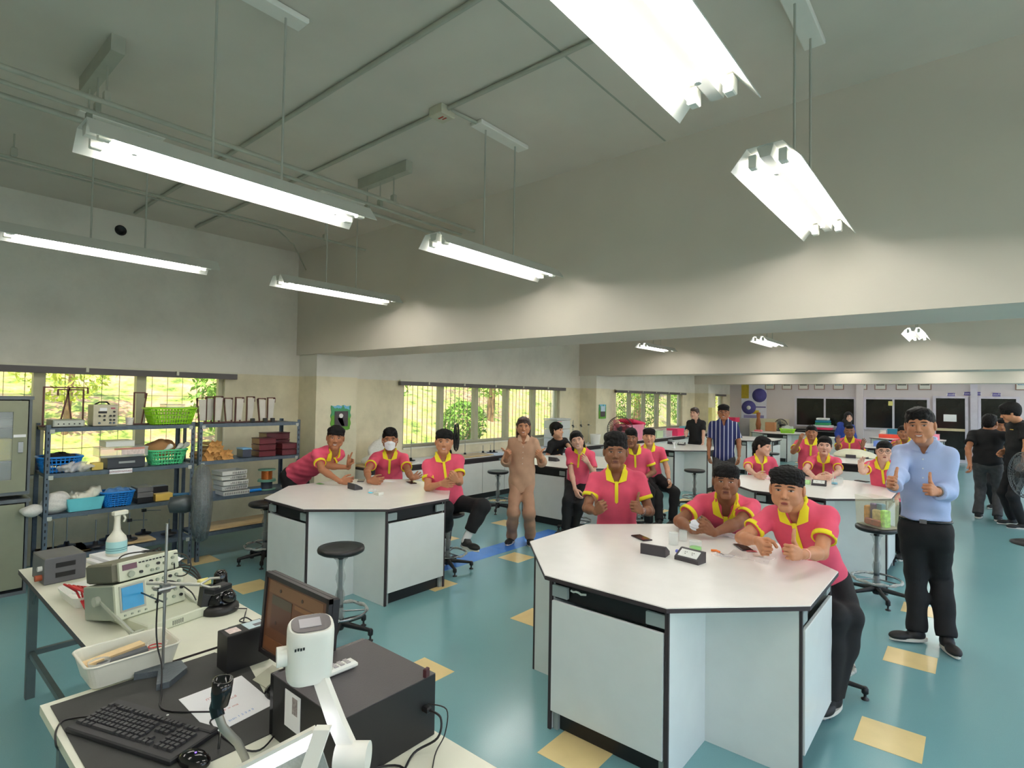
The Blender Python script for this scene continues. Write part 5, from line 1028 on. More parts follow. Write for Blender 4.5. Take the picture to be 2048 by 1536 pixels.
sheet(on(1503, 1103, .86), .07, .04, M_('wrapper_red', (200, 45, 60), .35, var=.3, vs=60), 'red snack wrapper near the fist', 11, 'wrapper', 'wrapper', .006, .6); sheet(on(1517, 1112, .86), .06, .05, M_('wrapper_cream', (225, 205, 180), .4, var=.4, vs=60), 'cream and brown snack wrapper near the fist', 12, 'wrapper', 'wrapper', .008, .3)
# ---- left table
boxy(on(745, 985, .86), (.07, .05, .035), clear_pl, 'small clear box with blue things on the left table', 'case', cat='box'); boxy(on(757, 990, .86), (.085, .06, .03), ply_w, 'small white box in front of the clear one on the left table', 'case', cat='box')
boxy(on(741, 986, .86), (.05, .03, .008), lqb, 'thin blue packet on the left table', 'packet', cat='packet'); sheet(on(778, 963, .86), .16, .1, paper, 'note sheet before the masked boy', 21, 'paper_sheet', 'paper', .002, .3)
sheet(on(640, 968, .86), .1, .06, M_('green_card', (120, 190, 110), .6), 'green card under the bending boy\'s arm', 22, 'card', 'card', .002)
sheet(on(1538, 958, .86), .18, .14, M_('pink_paper', (235, 190, 200), .8), 'pink sheet under the arm of the girl in profile', 23, 'paper_sheet', 'paper', .002, .3); boxy(on(1613, 968, .86), (.08, .05, .05), M_('pale_green', (190, 235, 170), .5), 'pale green box left of the rear socket box', 'case', cat='box')
# ---- gift bag on a stool
zs = .655*1.06+.003; c = V(-.72, 6.22, zs); t = thing('gift_bag', c, 'iridescent clear gift bag full of snacks on a stool', 'bag')
iri = glassy('iridescent_film', (240, 235, 200), .16, .08)
part(t, 'film', iri, lambda b: tub(b, c, -.7, .34, .19, .27, .92, .002, .02))
for k, (dx, dy, s, m, rr) in enumerate([(-.09, 0, (.05, .06, .17), M_('pack_gold', (205, 140, 60), .3, var=.5, vs=30), .1), (-.03, .01, (.06, .05, .2), M_('pack_violet', (70, 45, 120), .3, var=.4, vs=25), -.15), (.03, -.01, (.08, .05, .15), M_('pack_cream', (215, 190, 130), .35, var=.35, vs=28), .2), (.1, 0, (.05, .06, .16), M_('pack_green', (165, 225, 80), .3, var=.5, vs=30), 0), (.03, .02, (.07, .04, .21), M_('pack_teal', (70, 130, 160), .3, var=.4, vs=25), -.1), (0, -.04, (.16, .03, .06), M_('pack_red', (170, 70, 60), .3, var=.4, vs=30), 0)]):
    tag(MB().box(c+rotz(-.7) @ V(dx, dy, s[2]/2+.006), s, rz=-.7+rr, bev=.008).build('snack_pack', m), ('gold', 'violet', 'cream', 'lime green', 'teal', 'flat red')[k]+' snack pack inside the gift bag', 'snack')
# ================================================================== rack 1 and 2 contents
def rk(px, py, x=-6.62): return AX(px, py, x)
g1, g2 = M_('lime_plastic', (150, 215, 30), .4), M_('mint_plastic', (90, 215, 150), .4); blp = M_('blue_plastic', (20, 130, 215), .4); tq = M_('turquoise_bin', (110, 205, 215), .45)
def tops(z, *a): return z+.004
def shelfy(pxc, pyc, z, x=-6.70): p = AX(pxc, pyc, x); return V(x, p[1], z+.004)
p = shelfy(131, 845, 1.5); t = thing('meter', p, 'flat grey instrument lying at the left end of the top shelf', 'instrument'); part(t, 'case', M_('case_greygreen', (150, 155, 145), .5), lambda b: b.box(p+V(0, 0, .035), (.28, .24, .065), bev=.004)); part(t, 'face', M_('face_pale', (190, 196, 184), .5), lambda b: b.box(p+V(.141, 0, .035), (.003, .22, .05))); [part(t, 'knob', black_pl, lambda b: b.cyl(p+V(.142, y, .03), p+V(.15, y, .03), .006, n=8)) for y in (-.08, -.04, 0, .04, .08)]
p = shelfy(205, 845, 1.5); t = thing('meter', p, 'beige upright bench meter with knobs on the top shelf', 'instrument'); part(t, 'case', M_('case_beige', (196, 190, 165), .5), lambda b: b.box(p+V(0, 0, .105), (.2, .2, .21), bev=.006)); part(t, 'label', paper, lambda b: b.box(p+V(.101, -.02, .165), (.003, .06, .03))); part(t, 'display', black_pl, lambda b: b.box(p+V(.101, -.025, .135), (.003, .07, .02)))
for y, z in ((-.05, .1), (-.01, .1), (-.01, .06), (.04, .1), (.07, .1), (.04, .06), (.07, .06), (.04, .03), (.07, .03), (-.05, .03), (.07, .14)): part(t, 'knob', black_pl if z > .05 else slate, lambda b: b.cyl(p+V(.1, y, z), p+V(.112, y, z), .010, n=8))
part(t, 'carry_handle', black_pl, lambda b: b.tube([p+V(-.03, -.06, .21), p+V(0, -.03, .235), p+V(0, .03, .235), p+V(-.03, .06, .21)], .008, 6)); part(t, 'badge', M_('badge_red', (170, 60, 90), .5), lambda b: b.box(p+V(.101, .06, .175), (.003, .035, .012)))
p = shelfy(259, 845, 1.5); tag(MB().lathe([(.03, 0), (.038, .075), (.034, .075), (.028, .004), (.001, .004)], p, 16).build('cup', M_('cup_print', (225, 220, 210), .5, var=.15, vs=30)), 'small white printed cup on the top shelf', 'cup')
brn = M_('bracket_brown', (92, 52, 48), .5, .3, var=.15)
def astand(px, py, h, label, wht=True, x=-6.78, base=1.504, wd=.12, arm=.14, flip=1):
    p = AX(px, py, x); c = V(x, p[1], base); t = thing('pendulum_stand', c, label, 'stand', 'angled metal stands on the racks')
    part(t, 'upright', brn, lambda b: b.box(c+V(0, -wd/2*flip, h/2), (.02, .012, h))); part(t, 'top_arm', brn, lambda b: b.box(c+V(0, (-wd/2+arm/2)*flip, h-.006), (.02, arm, .012)))
    part(t, 'slanted_leg', brn, lambda b: b.slab([c+V(-.01, wd*.15*flip, 0), c+V(.01, wd*.15*flip, 0), c+V(.01, wd*.5*flip, h-.01), c+V(-.01, wd*.5*flip, h-.01)], .012)); part(t, 'foot', brn, lambda b: b.box(c+V(0, 0, .005), (.1, wd*1.3, .01))); part(t, 'end_hook', brn, lambda b: b.box(c+V(0, (-wd/2+arm)*flip, h-.035), (.02, .012, .06)))
    if wht: part(t, 'back_plate', M_('plate_frost', (196, 192, 182), .35, var=.1, vs=8), lambda b: b.slab([c+V(.015, -wd*.45*flip, .03), c+V(.015, wd*.2*flip, .03), c+V(.015, wd*.45*flip, h*.93), c+V(.015, -wd*.45*flip, h*.93)][::flip], .004))
astand(112, 845, .38, 'tall brown frame stand at the left end of the top shelf', False, wd=.2, arm=.34); astand(150, 845, .36, 'second brown frame stand with a slanted leg on the top shelf', False, wd=.12, arm=.2, flip=-1)
astand(280, 845, .34, 'brown frame stand left of the lime basket', False, wd=.12, arm=.1)
for k, px in enumerate((402, 420, 436, 455, 478, 500, 522, 541)): astand(px, 845, .29+.01*(k % 3), '%s frosted-plate stand from the left on the top shelf by the column' % 'first second third fourth fifth sixth seventh eighth'.split()[k], True, x=-6.74 if k % 2 else -6.68, wd=.09, arm=.09, flip=1 if k % 3 else -1)
for k, px in enumerate((505, 530, 545)): p = shelfy(px, 845, 1.5, -6.58); boxy(p, (.04, .04, .05), black_pl, '%s small black weight before the frosted stands' % 'left middle right'.split()[k], 'weight', cat='weight')
p = shelfy(340, 845, 1.5); basket(p, 0, .3, .46, .17, g1, 'lime green basket full of clear plastic on the top shelf'); tag(MB().box(p+V(0, 0, .08), (.22, .36, .13), bev=.03).build('plastic_bags', glassy('bag_green', (190, 225, 120), .55, .3)), 'crumpled clear bags inside the lime basket', 'bag'); boxy(p+V(0, .02, .175), (.2, .18, .04), clear_pl, 'clear flat container lying on the lime basket', 'container', cat='container', lid=ply_w)
# shelf two of rack one
p = shelfy(118, 938, 1.075); basket(p, 0, .3, .32, .14, blp, 'blue basket with dark cloth on the second shelf'); tag(sdf_obj('cloth', [ell(p+V(0, 0, .12), (.12, .13, .06))], .012, BLK, None, wob(2, .012, 40)), 'dark cloth heaped in the blue basket', 'cloth')
p = shelfy(150, 940, 1.075, -6.57); tag(sdf_obj('plastic_bag', [ell(p+V(0, 0, .04), (.07, .14, .05))], .01, glassy('bag_clear', (230, 225, 215), .6, .3), None, wob(8, .012, 45)), 'crumpled clear bag on the second shelf beside the blue basket', 'bag')
p = shelfy(193, 930, 1.075, -6.6); boxy(p, (.08, .09, .07), M_('sponge_yellow', (215, 190, 100), .8, var=.1), 'yellow sponge block on the second shelf', 'sponge', cat='sponge')
p = shelfy(245, 935, 1.075, -6.68); t = boxy(p, (.26, .32, .11), M_('case_black', (50, 54, 62), .4), 'black case with silver handle under the clear boxes', 'case', cat='case', lid=M_('case_black', (50, 54, 62), .4)); part(t, 'handle', steel, lambda b: b.box(p+V(.135, 0, .06), (.01, .14, .02)))
boxy(p+V(0, -.02, .112), (.28, .4, .10), clear_pl, 'wide clear storage box on the black case', 'storage_box', cat='box', lid=clear_pl); boxy(p+V(.02, -.06, .216), (.24, .24, .06), ply_w, 'smaller pale box topmost of the stack on the second shelf', 'storage_box', cat='box', lid=ply_w)
part(t, 'contents_label', M_('label_pink', (225, 205, 200), .7, var=.2, vs=80), lambda b: b.box(p+V(.142, .05, .16), (.003, .2, .05))); part(t, 'contents_label', M_('label_red', (200, 130, 115), .7), lambda b: b.box(p+V(.143, .02, .195), (.003, .26, .018)))
a = rk(242, 936, -6.49); sgn = boxy(V(-6.488, a[1], 1.035), (.006, .19, .045), paper, 'white lettered sign on the edge of the second shelf', 'sign', cat='sign', bev=.001); text_obj('lettering', 'อุปกรณ์การทดลอง', .026, M_('ink_red', (150, 60, 80), .7), sgn, (-6.484, a[1], 1.058), [[0, 1, 0], [0, 0, 1], [1, 0, 0]])
ORG[sgn.name] = None if False else ORG[sgn.name]
p = shelfy(331, 925, 1.075); basket(p, 0, .26, .36, .15, g2, 'mint green basket with white bulbs on the second shelf'); tag(sdf_obj('paper_bag', [ell(p+V(-.03, -.05, .17), (.1, .17, .08))], .012, M_('kraft', (165, 120, 75), .8, var=.15), None, wob(12, .02, 30)), 'crumpled brown paper in the mint basket', 'paper')
for k, y in enumerate((-.03, .08, .15)): tag(MB().lathe([(.001, 0), (.012, .005), (.014, .06), (.028, .1), (.024, .125), (.001, .135)], p+V(.05, y-.03, .12), 14, axis=(.1, .6-.1*k, .5)).build('light_bulb', ply_w), '%s white bulb in the mint basket' % ('left middle right'.split()[k]), 'bulb')
# shelf three
p = shelfy(95, 1020, .70, -6.6); tag(sdf_obj('plastic_bag', [ell(p+V(0, .05, .09), (.11, .12, .10)), ell(p+V(.06, -.12, .06), (.07, .08, .06))], .011, glassy('bag_white', (235, 232, 225), .85, .35), None, wob(9, .014, 30)), 'white plastic bag spilling off the third shelf', 'bag')
p = shelfy(165, 1015, .70, -6.64); t = thing('bin', p, 'turquoise bin with white tubing on the third shelf', 'bin'); part(t, 'wall', tq, lambda b: tub(b, p, 0, .27, .30, .125, .85, .004, .02)); tag(sdf_obj('foam_pieces', [ell(p+V(0, -.02, .12), (.1, .12, .05)), ell(p+V(.0, .09, .16), (.05, .05, .05))], .011, M_('foam', (225, 222, 205), .7, var=.1), None, wob(15, .014, 50)), 'white tubing and foam heaped in the turquoise bin', 'tubing')
p = shelfy(232, 1012, .70, -6.64); basket(p, 0, .24, .27, .14, blp, 'round blue basket on the third shelf', rn=6); tag(sdf_obj('blue_bag', [ell(p+V(0, 0, .13), (.1, .11, .05))], .012, M_('bag_blue', (90, 140, 200), .4, var=.2), None, wob(18, .014, 40)), 'blue plastic bag in the round blue basket', 'bag')
p = shelfy(283, 1005, .70, -6.66); [boxy(p+V(0, 0, .055*k), (.24-.01*k, .14, .052), (black_pl, M_('box_grey', (105, 104, 104), .5), M_('box_grey', (105, 104, 104), .5))[k], '%s dark box of the stack on the third shelf' % ('lowest', 'middle', 'topmost')[k], 'box') for k in range(3)]
p = shelfy(312, 972, .70, -6.85); boxy(p, (.12, .2, .12), M_('box_dark', (48, 42, 42), .5), 'dark box behind the yellow one on the third shelf'); p = shelfy(325, 1000, .70, -6.6); boxy(p, (.1, .16, .075), M_('box_mustard', (220, 185, 90), .6), 'mustard yellow box on the third shelf')
a, c = AX(340, 985, -6.6), AX(372, 992, -6.55); tag(MB().lathe([(.017, 0), (.02, 0), (.02, .2), (.017, .2), (.017, 0)], V(-6.66, a[1], .735), 14, axis=(.3, 1, -.0)).build('tube', M_('tube_blue', (60, 120, 160), .4)), 'blue plastic tube at the right end of the third shelf', 'tube')
# bottom shelf: boards with retort stands
wood = M_('pale_wood', (205, 178, 128), .6, var=.1, vs=6)
def retort(c, h, label, base=None, cl=None, m=steel):
    t = thing('retort_stand', c, label, 'stand', 'retort stands'); c = np.array(c, float); part(t, 'base', base or black_pl, lambda b: b.lathe([(.075, 0), (.075, .012), (.025, .016), (.02, .05), (.001, .05)], c, 16)); part(t, 'rod', m, lambda b: b.cyl(c+V(0, 0, .02), c+V(0, 0, h), .006, n=7))
    if cl: part(t, 'clamp', m, lambda b: b.cyl(c+V(0, -.02, cl), c+V(.0, .16, cl-.02), .005, n=6)); part(t, 'boss_head', black_pl, lambda b: b.box(c+V(0, 0, cl), (.03, .04, .03)))
for k, (px, py) in enumerate(((110, 1185), (195, 1165), (330, 1120))):
    p = AZ(px, py, .304); tag(MB().box((-6.72, min(max(p[1], 1.32), 2.2), .315), (.36, .36, .018), bev=.002).build('board', wood), '%s pale wooden board on the bottom shelf' % ('left', 'middle', 'right')[k], 'board', 'boards on the bottom shelf')
for k, (y, x, h, cl) in enumerate(((1.22, -6.6, .3, None), (1.36, -6.8, .35, .3), (1.55, -6.62, .26, None), (1.7, -6.82, .33, None), (1.84, -6.66, .28, .2), (2.02, -6.84, .34, .25), (2.2, -6.64, .16, None))): retort((x, y, .326), h, '%s retort stand from the left on the bottom shelf' % 'first second third fourth fifth sixth seventh'.split()[k], cl=cl)
# rack two
kraft = M_('kraft_tan', (205, 155, 90), .7, var=.12); rnd2 = random.Random(3)
for k in range(16):
    row = 0 if k < 6 else 1 if k < 11 else 2 if k < 14 else 3; i = k-(0, 6, 11, 14)[row]; y = 2.50+.055*i+.028*row; z = 1.115+.052*row; x = -6.56+rnd2.uniform(-.02, .04)
    t = thing('paper_tube', (x, y, z), '%s kraft tube from the left in the %s row of the star-ended heap' % ('first second third fourth fifth sixth'.split()[i], ('lowest', 'second', 'third', 'topmost')[row]), 'paper tube', 'kraft paper tubes heaped on the second shelf'); ax = nrm(V(1, rnd2.uniform(-.25, .25), rnd2.uniform(-.08, .12)))
    part(t, 'roll', kraft, lambda b: b.cyl(V(x, y, z)-ax*.34, V(x, y, z), .020, n=9)); xx, yy, _ = basis(ax)
    def star(b):
        n = 10; vs = [V(x, y, z)+ax*(.0)+(xx*math.cos(q)+yy*math.sin(q))*.018 for q in np.linspace(0, 2*math.pi, n+1)[:-1]]+[V(x, y, z)+ax*(.028 if j % 2 else .012)+(xx*math.cos(q)+yy*math.sin(q))*(.052 if j % 2 else .034) for j, q in enumerate(np.linspace(0, 2*math.pi, n+1)[:-1])]
        b.add(vs, [(j, (j+1) % n, n+(j+1) % n, n+j) for j in range(n)]); b.add([v-ax*.002 for v in vs], [(j+n, (j+1) % n+n, (j+1) % n, j) for j in range(n)])
    part(t, 'flared_end', kraft, star)
mar = M_('maroon_box', (98, 34, 42), .45, var=.08); pm_ = M_('maroon_lid', (84, 30, 38), .45)
p = shelfy(527, 908, 1.09, -6.62); [boxy(p+V(0, 0, .075*k), (.2, .2, .072), mar, '%s maroon box of the taller stack' % ('lowest', 'middle', 'topmost')[k], 'storage_box', lid=pm_) for k in range(3)]
p = shelfy(571, 908, 1.09, -6.62); [boxy(p+V(0, 0, .075*k), (.2, .19, .072), mar, '%s maroon box of the right stack' % ('lowest', 'topmost')[k], 'storage_box', lid=pm_) for k in range(2)]
p = shelfy(548, 905, 1.09, -6.84); [boxy(p+V(0, 0, .09*k), (.2, .3, .087), mar, '%s maroon box at the back of the shelf' % ('lowest', 'middle', 'topmost')[k], 'storage_box', lid=pm_) for k in range(3)]
p = shelfy(488, 908, 1.09, -6.66); boxy(p, (.16, .1, .11), M_('box_slate', (60, 68, 84), .5), 'dark box with a light blue lid beside the paper tubes', 'storage_box', lid=M_('lid_blue', (120, 180, 220), .5))
wt_ = M_('tray_white', (222, 222, 215), .4, var=.03); p = shelfy(465, 985, .68, -6.62)
for k in range(5):
    c = p+V(-.03*(k % 2), -.01*k, .058*k); t = thing('sorting_tray', c, '%s white slotted tray of the stack on the rack by the column' % ('lowest', 'second', 'third', 'fourth', 'topmost')[k], 'tray', 'white slotted trays')
    part(t, 'tray', wt_, lambda b: tub(b, c, .03*k, .24, .30, .045, .97, .004, .01)); part(t, 'slots', M_('slot_grey', (120, 120, 115), .6), lambda b: [b.box(c+V(.1205, -.13+.02*j, .022), (.002, .010, .026)) for j in range(14)])['kind'] = 'stuff'
def spool(c, r, h, mf, mw, label): t = thing('wire_spool', c, label, 'spool'); c = np.array(c); part(t, 'flange', mf, lambda b: b.cyl(c, c+V(0, 0, .012), r, n=24)); part(t, 'flange', mf, lambda b: b.cyl(c+V(0, 0, h), c+V(0, 0, h+.012), r, n=24)); part(t, 'winding', mw, lambda b: b.lathe([(r*.62+.002*math.sin(i*2.5), .012+i*(h-.012)/24) for i in range(25)], c, 24))
fg = M_('flange_green', (110, 160, 140), .5); cop = M_('copper_wire', (190, 105, 50), .35, .7, var=.15, vs=80); p = shelfy(533, 975, .68, -6.62)
spool(p, .105, .1, fg, M_('wire_dark', (60, 66, 78), .5), 'dark wire spool under the copper one'); spool(p+V(0, 0, .114), .1, .12, fg, cop, 'copper wire spool with green flanges'); p = shelfy(580, 978, .68, -6.66); spool(p, .11, .17, M_('flange_cream', (200, 192, 165), .5), M_('wire_tan', (190, 180, 150), .6), 'large cream wire spool at the end of the third shelf')
a = shelfy(510, 985, .68, -6.54); tag(MB().cyl(a+V(0, -.07, .02), a+V(0, .07, .02), .018, n=14).build('tube', blp), 'short blue tube in front of the wire spools', 'tube'); tag(MB().box((-6.72, 3.0, .317), (.38, 1.0, .02)).build('board', wood), 'long tan board on the bottom shelf by the column', 'board')
# ================================================================== fans
cage = M_('fan_cage', (92, 98, 100), .35, .4); bladem = glassy('fan_blade', (120, 130, 135), .5, .2)
def fan(c, ax, r, label, pole=True, base=.25, blade=None, cg=None, rings=7, ns=36, zb=0., dz=.36):
    c = np.array(c, float); x, y, d = basis(ax); t = thing('stand_fan', (c[0], c[1], zb), label, 'fan', 'stand fans'); cg = cg or cage
    pro = [(.12, -.35), (.55, -.42), (.92, -.28), (1., 0), (.92, .28), (.55, .42), (.12, .5)]
    part(t, 'cage_rings', cg, lambda b: [b.tube([c+(x*math.cos(q)+y*math.sin(q))*r*pr+d*r*pz*dz for q in np.linspace(0, 2*math.pi, 29)[:-1]], .004 if abs(pz) else .008, 5, closed=True) for pr, pz in pro])
    part(t, 'cage_wires', cg, lambda b: [b.tube([c+(x*math.cos(q)+y*math.sin(q))*r*pr+d*r*pz*dz for pr, pz in pro], .0022, 4, caps=False) for q in np.linspace(0, 2*math.pi, ns+1)[:-1]])['kind'] = 'stuff'
    part(t, 'hub', black_pl, lambda b: b.cyl(c-d*r*.1, c+d*r*.2, r*.16, n=14)); part(t, 'motor', cg, lambda b: b.lathe([(.001, -r*.75), (r*.2, -r*.7), (r*.24, -r*.35), (r*.2, -r*.2), (.001, -r*.15)], c, 16, axis=d))
    for k in range(3): q = k*2*math.pi/3; u = x*math.cos(q)+y*math.sin(q); w = np.cross(d, u); part(t, 'blade', blade or bladem, lambda b: b.slab([c+u*r*.12-w*r*.1-d*.02, c+u*r*.8-w*r*.28-d*.03, c+u*r*.86+w*r*.12+d*.02, c+u*r*.5+w*r*.3+d*.03, c+u*r*.12+w*r*.12+d*.02], .003))
    if pole: b0 = V(c[0], c[1], zb)-nrm(ax)*r*.45*V(1, 1, 0); part(t, 'pole', cg, lambda b: b.cyl(b0, V(b0[0], b0[1], c[2]-.02), .018, n=10)); part(t, 'base', black_pl, lambda b: b.lathe([(base, 0), (base, .02), (base*.8, .035), (.04, .05), (.03, .12), (.001, .12)], b0, 28))
    return t
pf = AD(402, 1018, 5.35); FF = fan((pf[0], pf[1], .78), (.34, .94, 0), .37, 'large grey floor fan seen edge-on in front of the racks', rings=9, ns=60, base=.22)
part(FF, 'plastic_cover', glassy('grey_wrap', (120, 126, 126), .62, .25), lambda b: b.lathe([(.05, -.08), (.22, -.085), (.35, -.06), (.378, 0), (.35, .06), (.22, .085), (.05, .1)], (pf[0], pf[1], .78), 36, axis=(.34, .94, 0)))
pf = AX(913, 874, -7.15); fan((pf[0], pf[1], 1.12), (.78, .62, 0), .25, 'fan seen edge-on on the window counter behind the left table', cg=black_pl, zb=.764, base=.13, ns=60, blade=black_pl)
pf = AD(1240, 858, 11.0); fan((pf[0], pf[1], pf[2]), nrm(CAM-pf)*V(1, 1, 0), .25, 'round black fan by the second column, blades pinkish', cg=black_pl, blade=glassy('blade_pink', (190, 80, 90), .6, .3))
pf = AD(2046, 950, 7.4); fan((pf[0], pf[1], pf[2]), V(-.9, -.42, 0), .30, 'tall stand fan cut off by the right edge of the picture', base=.26)
pf = AD(1562, 851, 18.5); fan((pf[0], pf[1], pf[2]), (-.2, -1, 0), .22, 'small dark fan on the far table', cg=black_pl, zb=.864, base=.12)
# ================================================================== window counters and far tables
CZ = .764
def cnt(px, py, x=-7.2): p = AX(px, py, x); return V(x, p[1], CZ)
p = V(-7.2, 10.15, CZ); t = thing('drawer_unit', p, 'tall clear plastic drawer unit on the counter by the second column', 'drawers'); frost = glassy('frosted', (222, 228, 228), .75, .35)
for k in range(3): part(t, 'drawer', frost, lambda b: b.box(p+V(0, 0, .1+.2*k), (.36, .5, .19), bev=.01)); part(t, 'drawer_clip', M_('clip_red', (190, 90, 90), .5), lambda b: b.box(p+V(.185, -.16, .17+.2*k), (.008, .14, .012)))
part(t, 'lid', frost, lambda b: b.box(p+V(0, 0, .62), (.38, .54, .03), bev=.008)); part(t, 'sticker', M_('sticker_green', (150, 190, 140), .6), lambda b: b.box(p+V(.183, -.14, .52), (.004, .09, .07)))
for k in range(5): retort((-7.15-.1*(k % 2), 10.7+.17*k, CZ), .55+.03*(k % 2), '%s pale rod stand from the left by the second column' % 'first second third fourth fifth'.split()[k], base=ply_w, cl=.42 if k % 2 else .46, m=conduit_m)
tag(MB().lathe([(.1, 0), (.13, .24), (.125, .24), (.095, .005), (.001, .005)], (-6.98, 11.42, CZ), 20).build('bucket', ply_w), 'white bucket on the counter by the second column', 'bucket')
for k, (px, h) in enumerate(((822, .35), (966, .16), (981, .16), (988, .5), (930, .3))): p = cnt(px, 900, -7.25); retort(p, h, '%s rod stand on the window counter behind the left table' % ('left tall', 'first short', 'second short', 'thin tall', 'middle')[k])
for k, y in enumerate((5.35, 7.3, 8.9)): boxy((-7.15, y, CZ), (.4, .9, .018), wood, '%s pale board on the window counter' % ('left', 'middle', 'right')[k], 'board', cat='board')
tag(sdf_obj('plastic_bag', [ell(V(-7.1, 5.28, .84), (.28, .3, .08)), ell(V(-7.2, 5.35, 1.0), (.06, .22, .16)), ell(V(-7.25, 5.48, 1.1), (.05, .12, .1))], .02, glassy('sheeting', (232, 234, 232), .6, .3), None, wob(31, .03, 14)), 'clear plastic sheeting draped behind the left table', 'plastic sheet')
sheet((-7.05, 7.9, CZ), .5, .5, M_('paper_pale', (220, 228, 232), .7), 'pale sheet on the window counter', 41, 'paper_sheet', 'paper', .006)
pk = M_('pink_plastic', (245, 150, 175), .45); hp_k = M_('hot_pink', (250, 60, 110), .45); rdp = M_('red_plastic', (235, 80, 60), .45)
p = V(-7.15, 13.4, CZ); t = thing('tub', p, 'large pale pink tub on the counter beyond the second column', 'tub'); part(t, 'wall', pk, lambda b: tub(b, p, 0, .5, .9, .42, .85, .006, .05)); tag(MB().box(p+V(0, .2, .47), (.44, .7, .1), M=rotx(-.15), bev=.03).build('crate', hp_k), 'hot pink crate resting on the pale pink tub', 'crate')
for k, (y, s, m, lb) in enumerate(((14.3, (.3, .35, .16), clear_pl, 'clear tray'), (14.9, (.3, .4, .2), M_('pale_green2', (205, 225, 180), .5), 'pale green box'), (15.5, (.3, .45, .18), clear_pl, 'second clear tray'), (16.3, (.35, .5, .22), hp_k, 'hot pink box'), (17.1, (.3, .3, .26), M_('teal_box', (120, 190, 200), .5), 'pale blue box'), (17.7, (.3, .3, .36), rdp, 'red bottle crate'))): boxy((-7.1, y, CZ), s, m, lb+' on the counter beyond the second column', 'storage_box', lid=m)
boxy((-6.75, 18.4, 0), (.12, .3, 1.62), M_('board_yellow', (235, 228, 150), .6), 'tall pale yellow board standing by the third column', 'board', cat='board')
def ontop(px, py, z=.864): return AZ(px, py, z)
p = ontop(1575, 866); basket(p, .2, .45, .3, .13, g1, 'lime green basket on the farthest window-side table'); tag(sdf_obj('plastic_bag', [ell(p+V(0, 0, .14), (.18, .12, .1))], .02, clear_pl, None, wob(33, .02, 25)), 'clear bag in the far lime basket', 'bag')
p = V(-4.75, 19.7, .864); boxy(p+V(-.5, 0, 0), (.3, .2, .3), M_('carton', (170, 120, 80), .8), 'brown carton on the farthest window-side table'); boxy(p+V(-.75, -.5, 0), (.22, .15, .05), M_('pink_card', (225, 120, 130), .6), 'pink packet on the farthest window-side table', 'packet', cat='packet'); tag(MB().lathe([(.06, 0), (.09, .2), (.05, .42), (.07, .6), (.001, .62)], p+V(-.95, .2, 0), 14).build('vase', M_('rust', (150, 88, 50), .6, var=.2)), 'rust brown jar on the farthest window-side table', 'jar')
bt = thing('side_table', (-4.2, 22.2, 0), 'low black table under the left dark back window', 'table'); part(bt, 'top', black_pl, lambda b: b.box((-4.3, 22.15, .86), (1.7, .6, .04))); [part(bt, 'leg', black_pl, lambda b: b.box((-4.3+sx*.8, 22.15+sy*.25, .42), (.05, .05, .84))) for sx in (-1, 1) for sy in (-1, 1)]; part(bt, 'back_panel', black_pl, lambda b: b.box((-4.3, 22.4, .5), (1.6, .02, .6)))
for k, (m, w) in enumerate(((hp_k, .56), (M_('white_tray', (225, 225, 225), .5), .6), (M_('green_tray', (60, 165, 110), .5), .44), (M_('teal_tray', (40, 130, 160), .5), .42), (M_('white_tray', (225, 225, 225), .5), .36))): boxy((-4.15, 22.1, .884+.085*k), (w, .4, .08), m, '%s tray of the stack on the black table' % ('pink lowest', 'white second', 'green third', 'teal fourth', 'white topmost')[k], 'tray', cat='tray', bev=.015)
for k, (x, y, s, m, lb) in enumerate(((-1.9, 19.2, (.5, .34, .1), rdp, 'red tray'), (-1.0, 19.3, (.45, .3, .16), pk, 'pale pink box'), (-1.75, 19.75, (.5, .3, .24), M_('teal_tray', (40, 130, 160), .5), 'teal crate'), (-1.2, 19.85, (.35, .3, .26), hp_k, 'magenta box'), (-2.1, 19.6, (.14, .14, .2), ply_w, 'white bottle box'))): boxy((x, y, .864), s, m, lb+' on the farthest middle table', 'storage_box', lid=m)
p = V(-1.55, 15.2, .864); boxy(p, (.5, .35, .12), M_('blue_tray', (120, 150, 225), .45), 'blue tray on the fourth-row middle table', 'tray', cat='tray'); p = V(-1.6, 11.45, .864)
tag(sdf_obj('cloth_heap', [ell(p+V(-.1, .3, .02), (.34, .2, .13), cut=[(p, V(0, 0, -1))])], .02, M_('cloth_cream', (232, 230, 205), .7), None, wob(35, .006, 12)), 'cream domed cover on the third-row table', 'cover')
sheet(V(-2.1, 11.1, .862), .3, .22, paper, 'paper sheet at the left side of the third-row table', 43, 'paper_sheet', 'paper', .002); boxy((-3.2, 18.2, 0), (.5, .5, .85), M_('panel_white', (222, 224, 218), .5), 'white cabinet between the far tables', 'cabinet', cat='cabinet')
tag(MB().lathe([(.035, 0), (.012, .06), (.012, .065), (.04, .13), (.001, .13)], on(1348, 897, .864), 14).build('paper_hourglass', paper), 'white hourglass-shaped paper stand before the striped-shirt man', 'paper stand')
for k, (px, z0) in enumerate(((1425, .8), (1393, .8))): pass
boxy((-7.1, 21.3, 0), (.5, .5, 1.25), M_('crate_multi', (70, 150, 110), .5), 'green cupboard by the far small window', 'cupboard', cat='cabinet', lid=hp_k); boxy((-6.0, 22.3, .0), (1.3, .4, 1.2), M_('panel_cream', (215, 205, 175), .6), 'cream panel cabinet under the poster', 'cabinet', cat='cabinet')
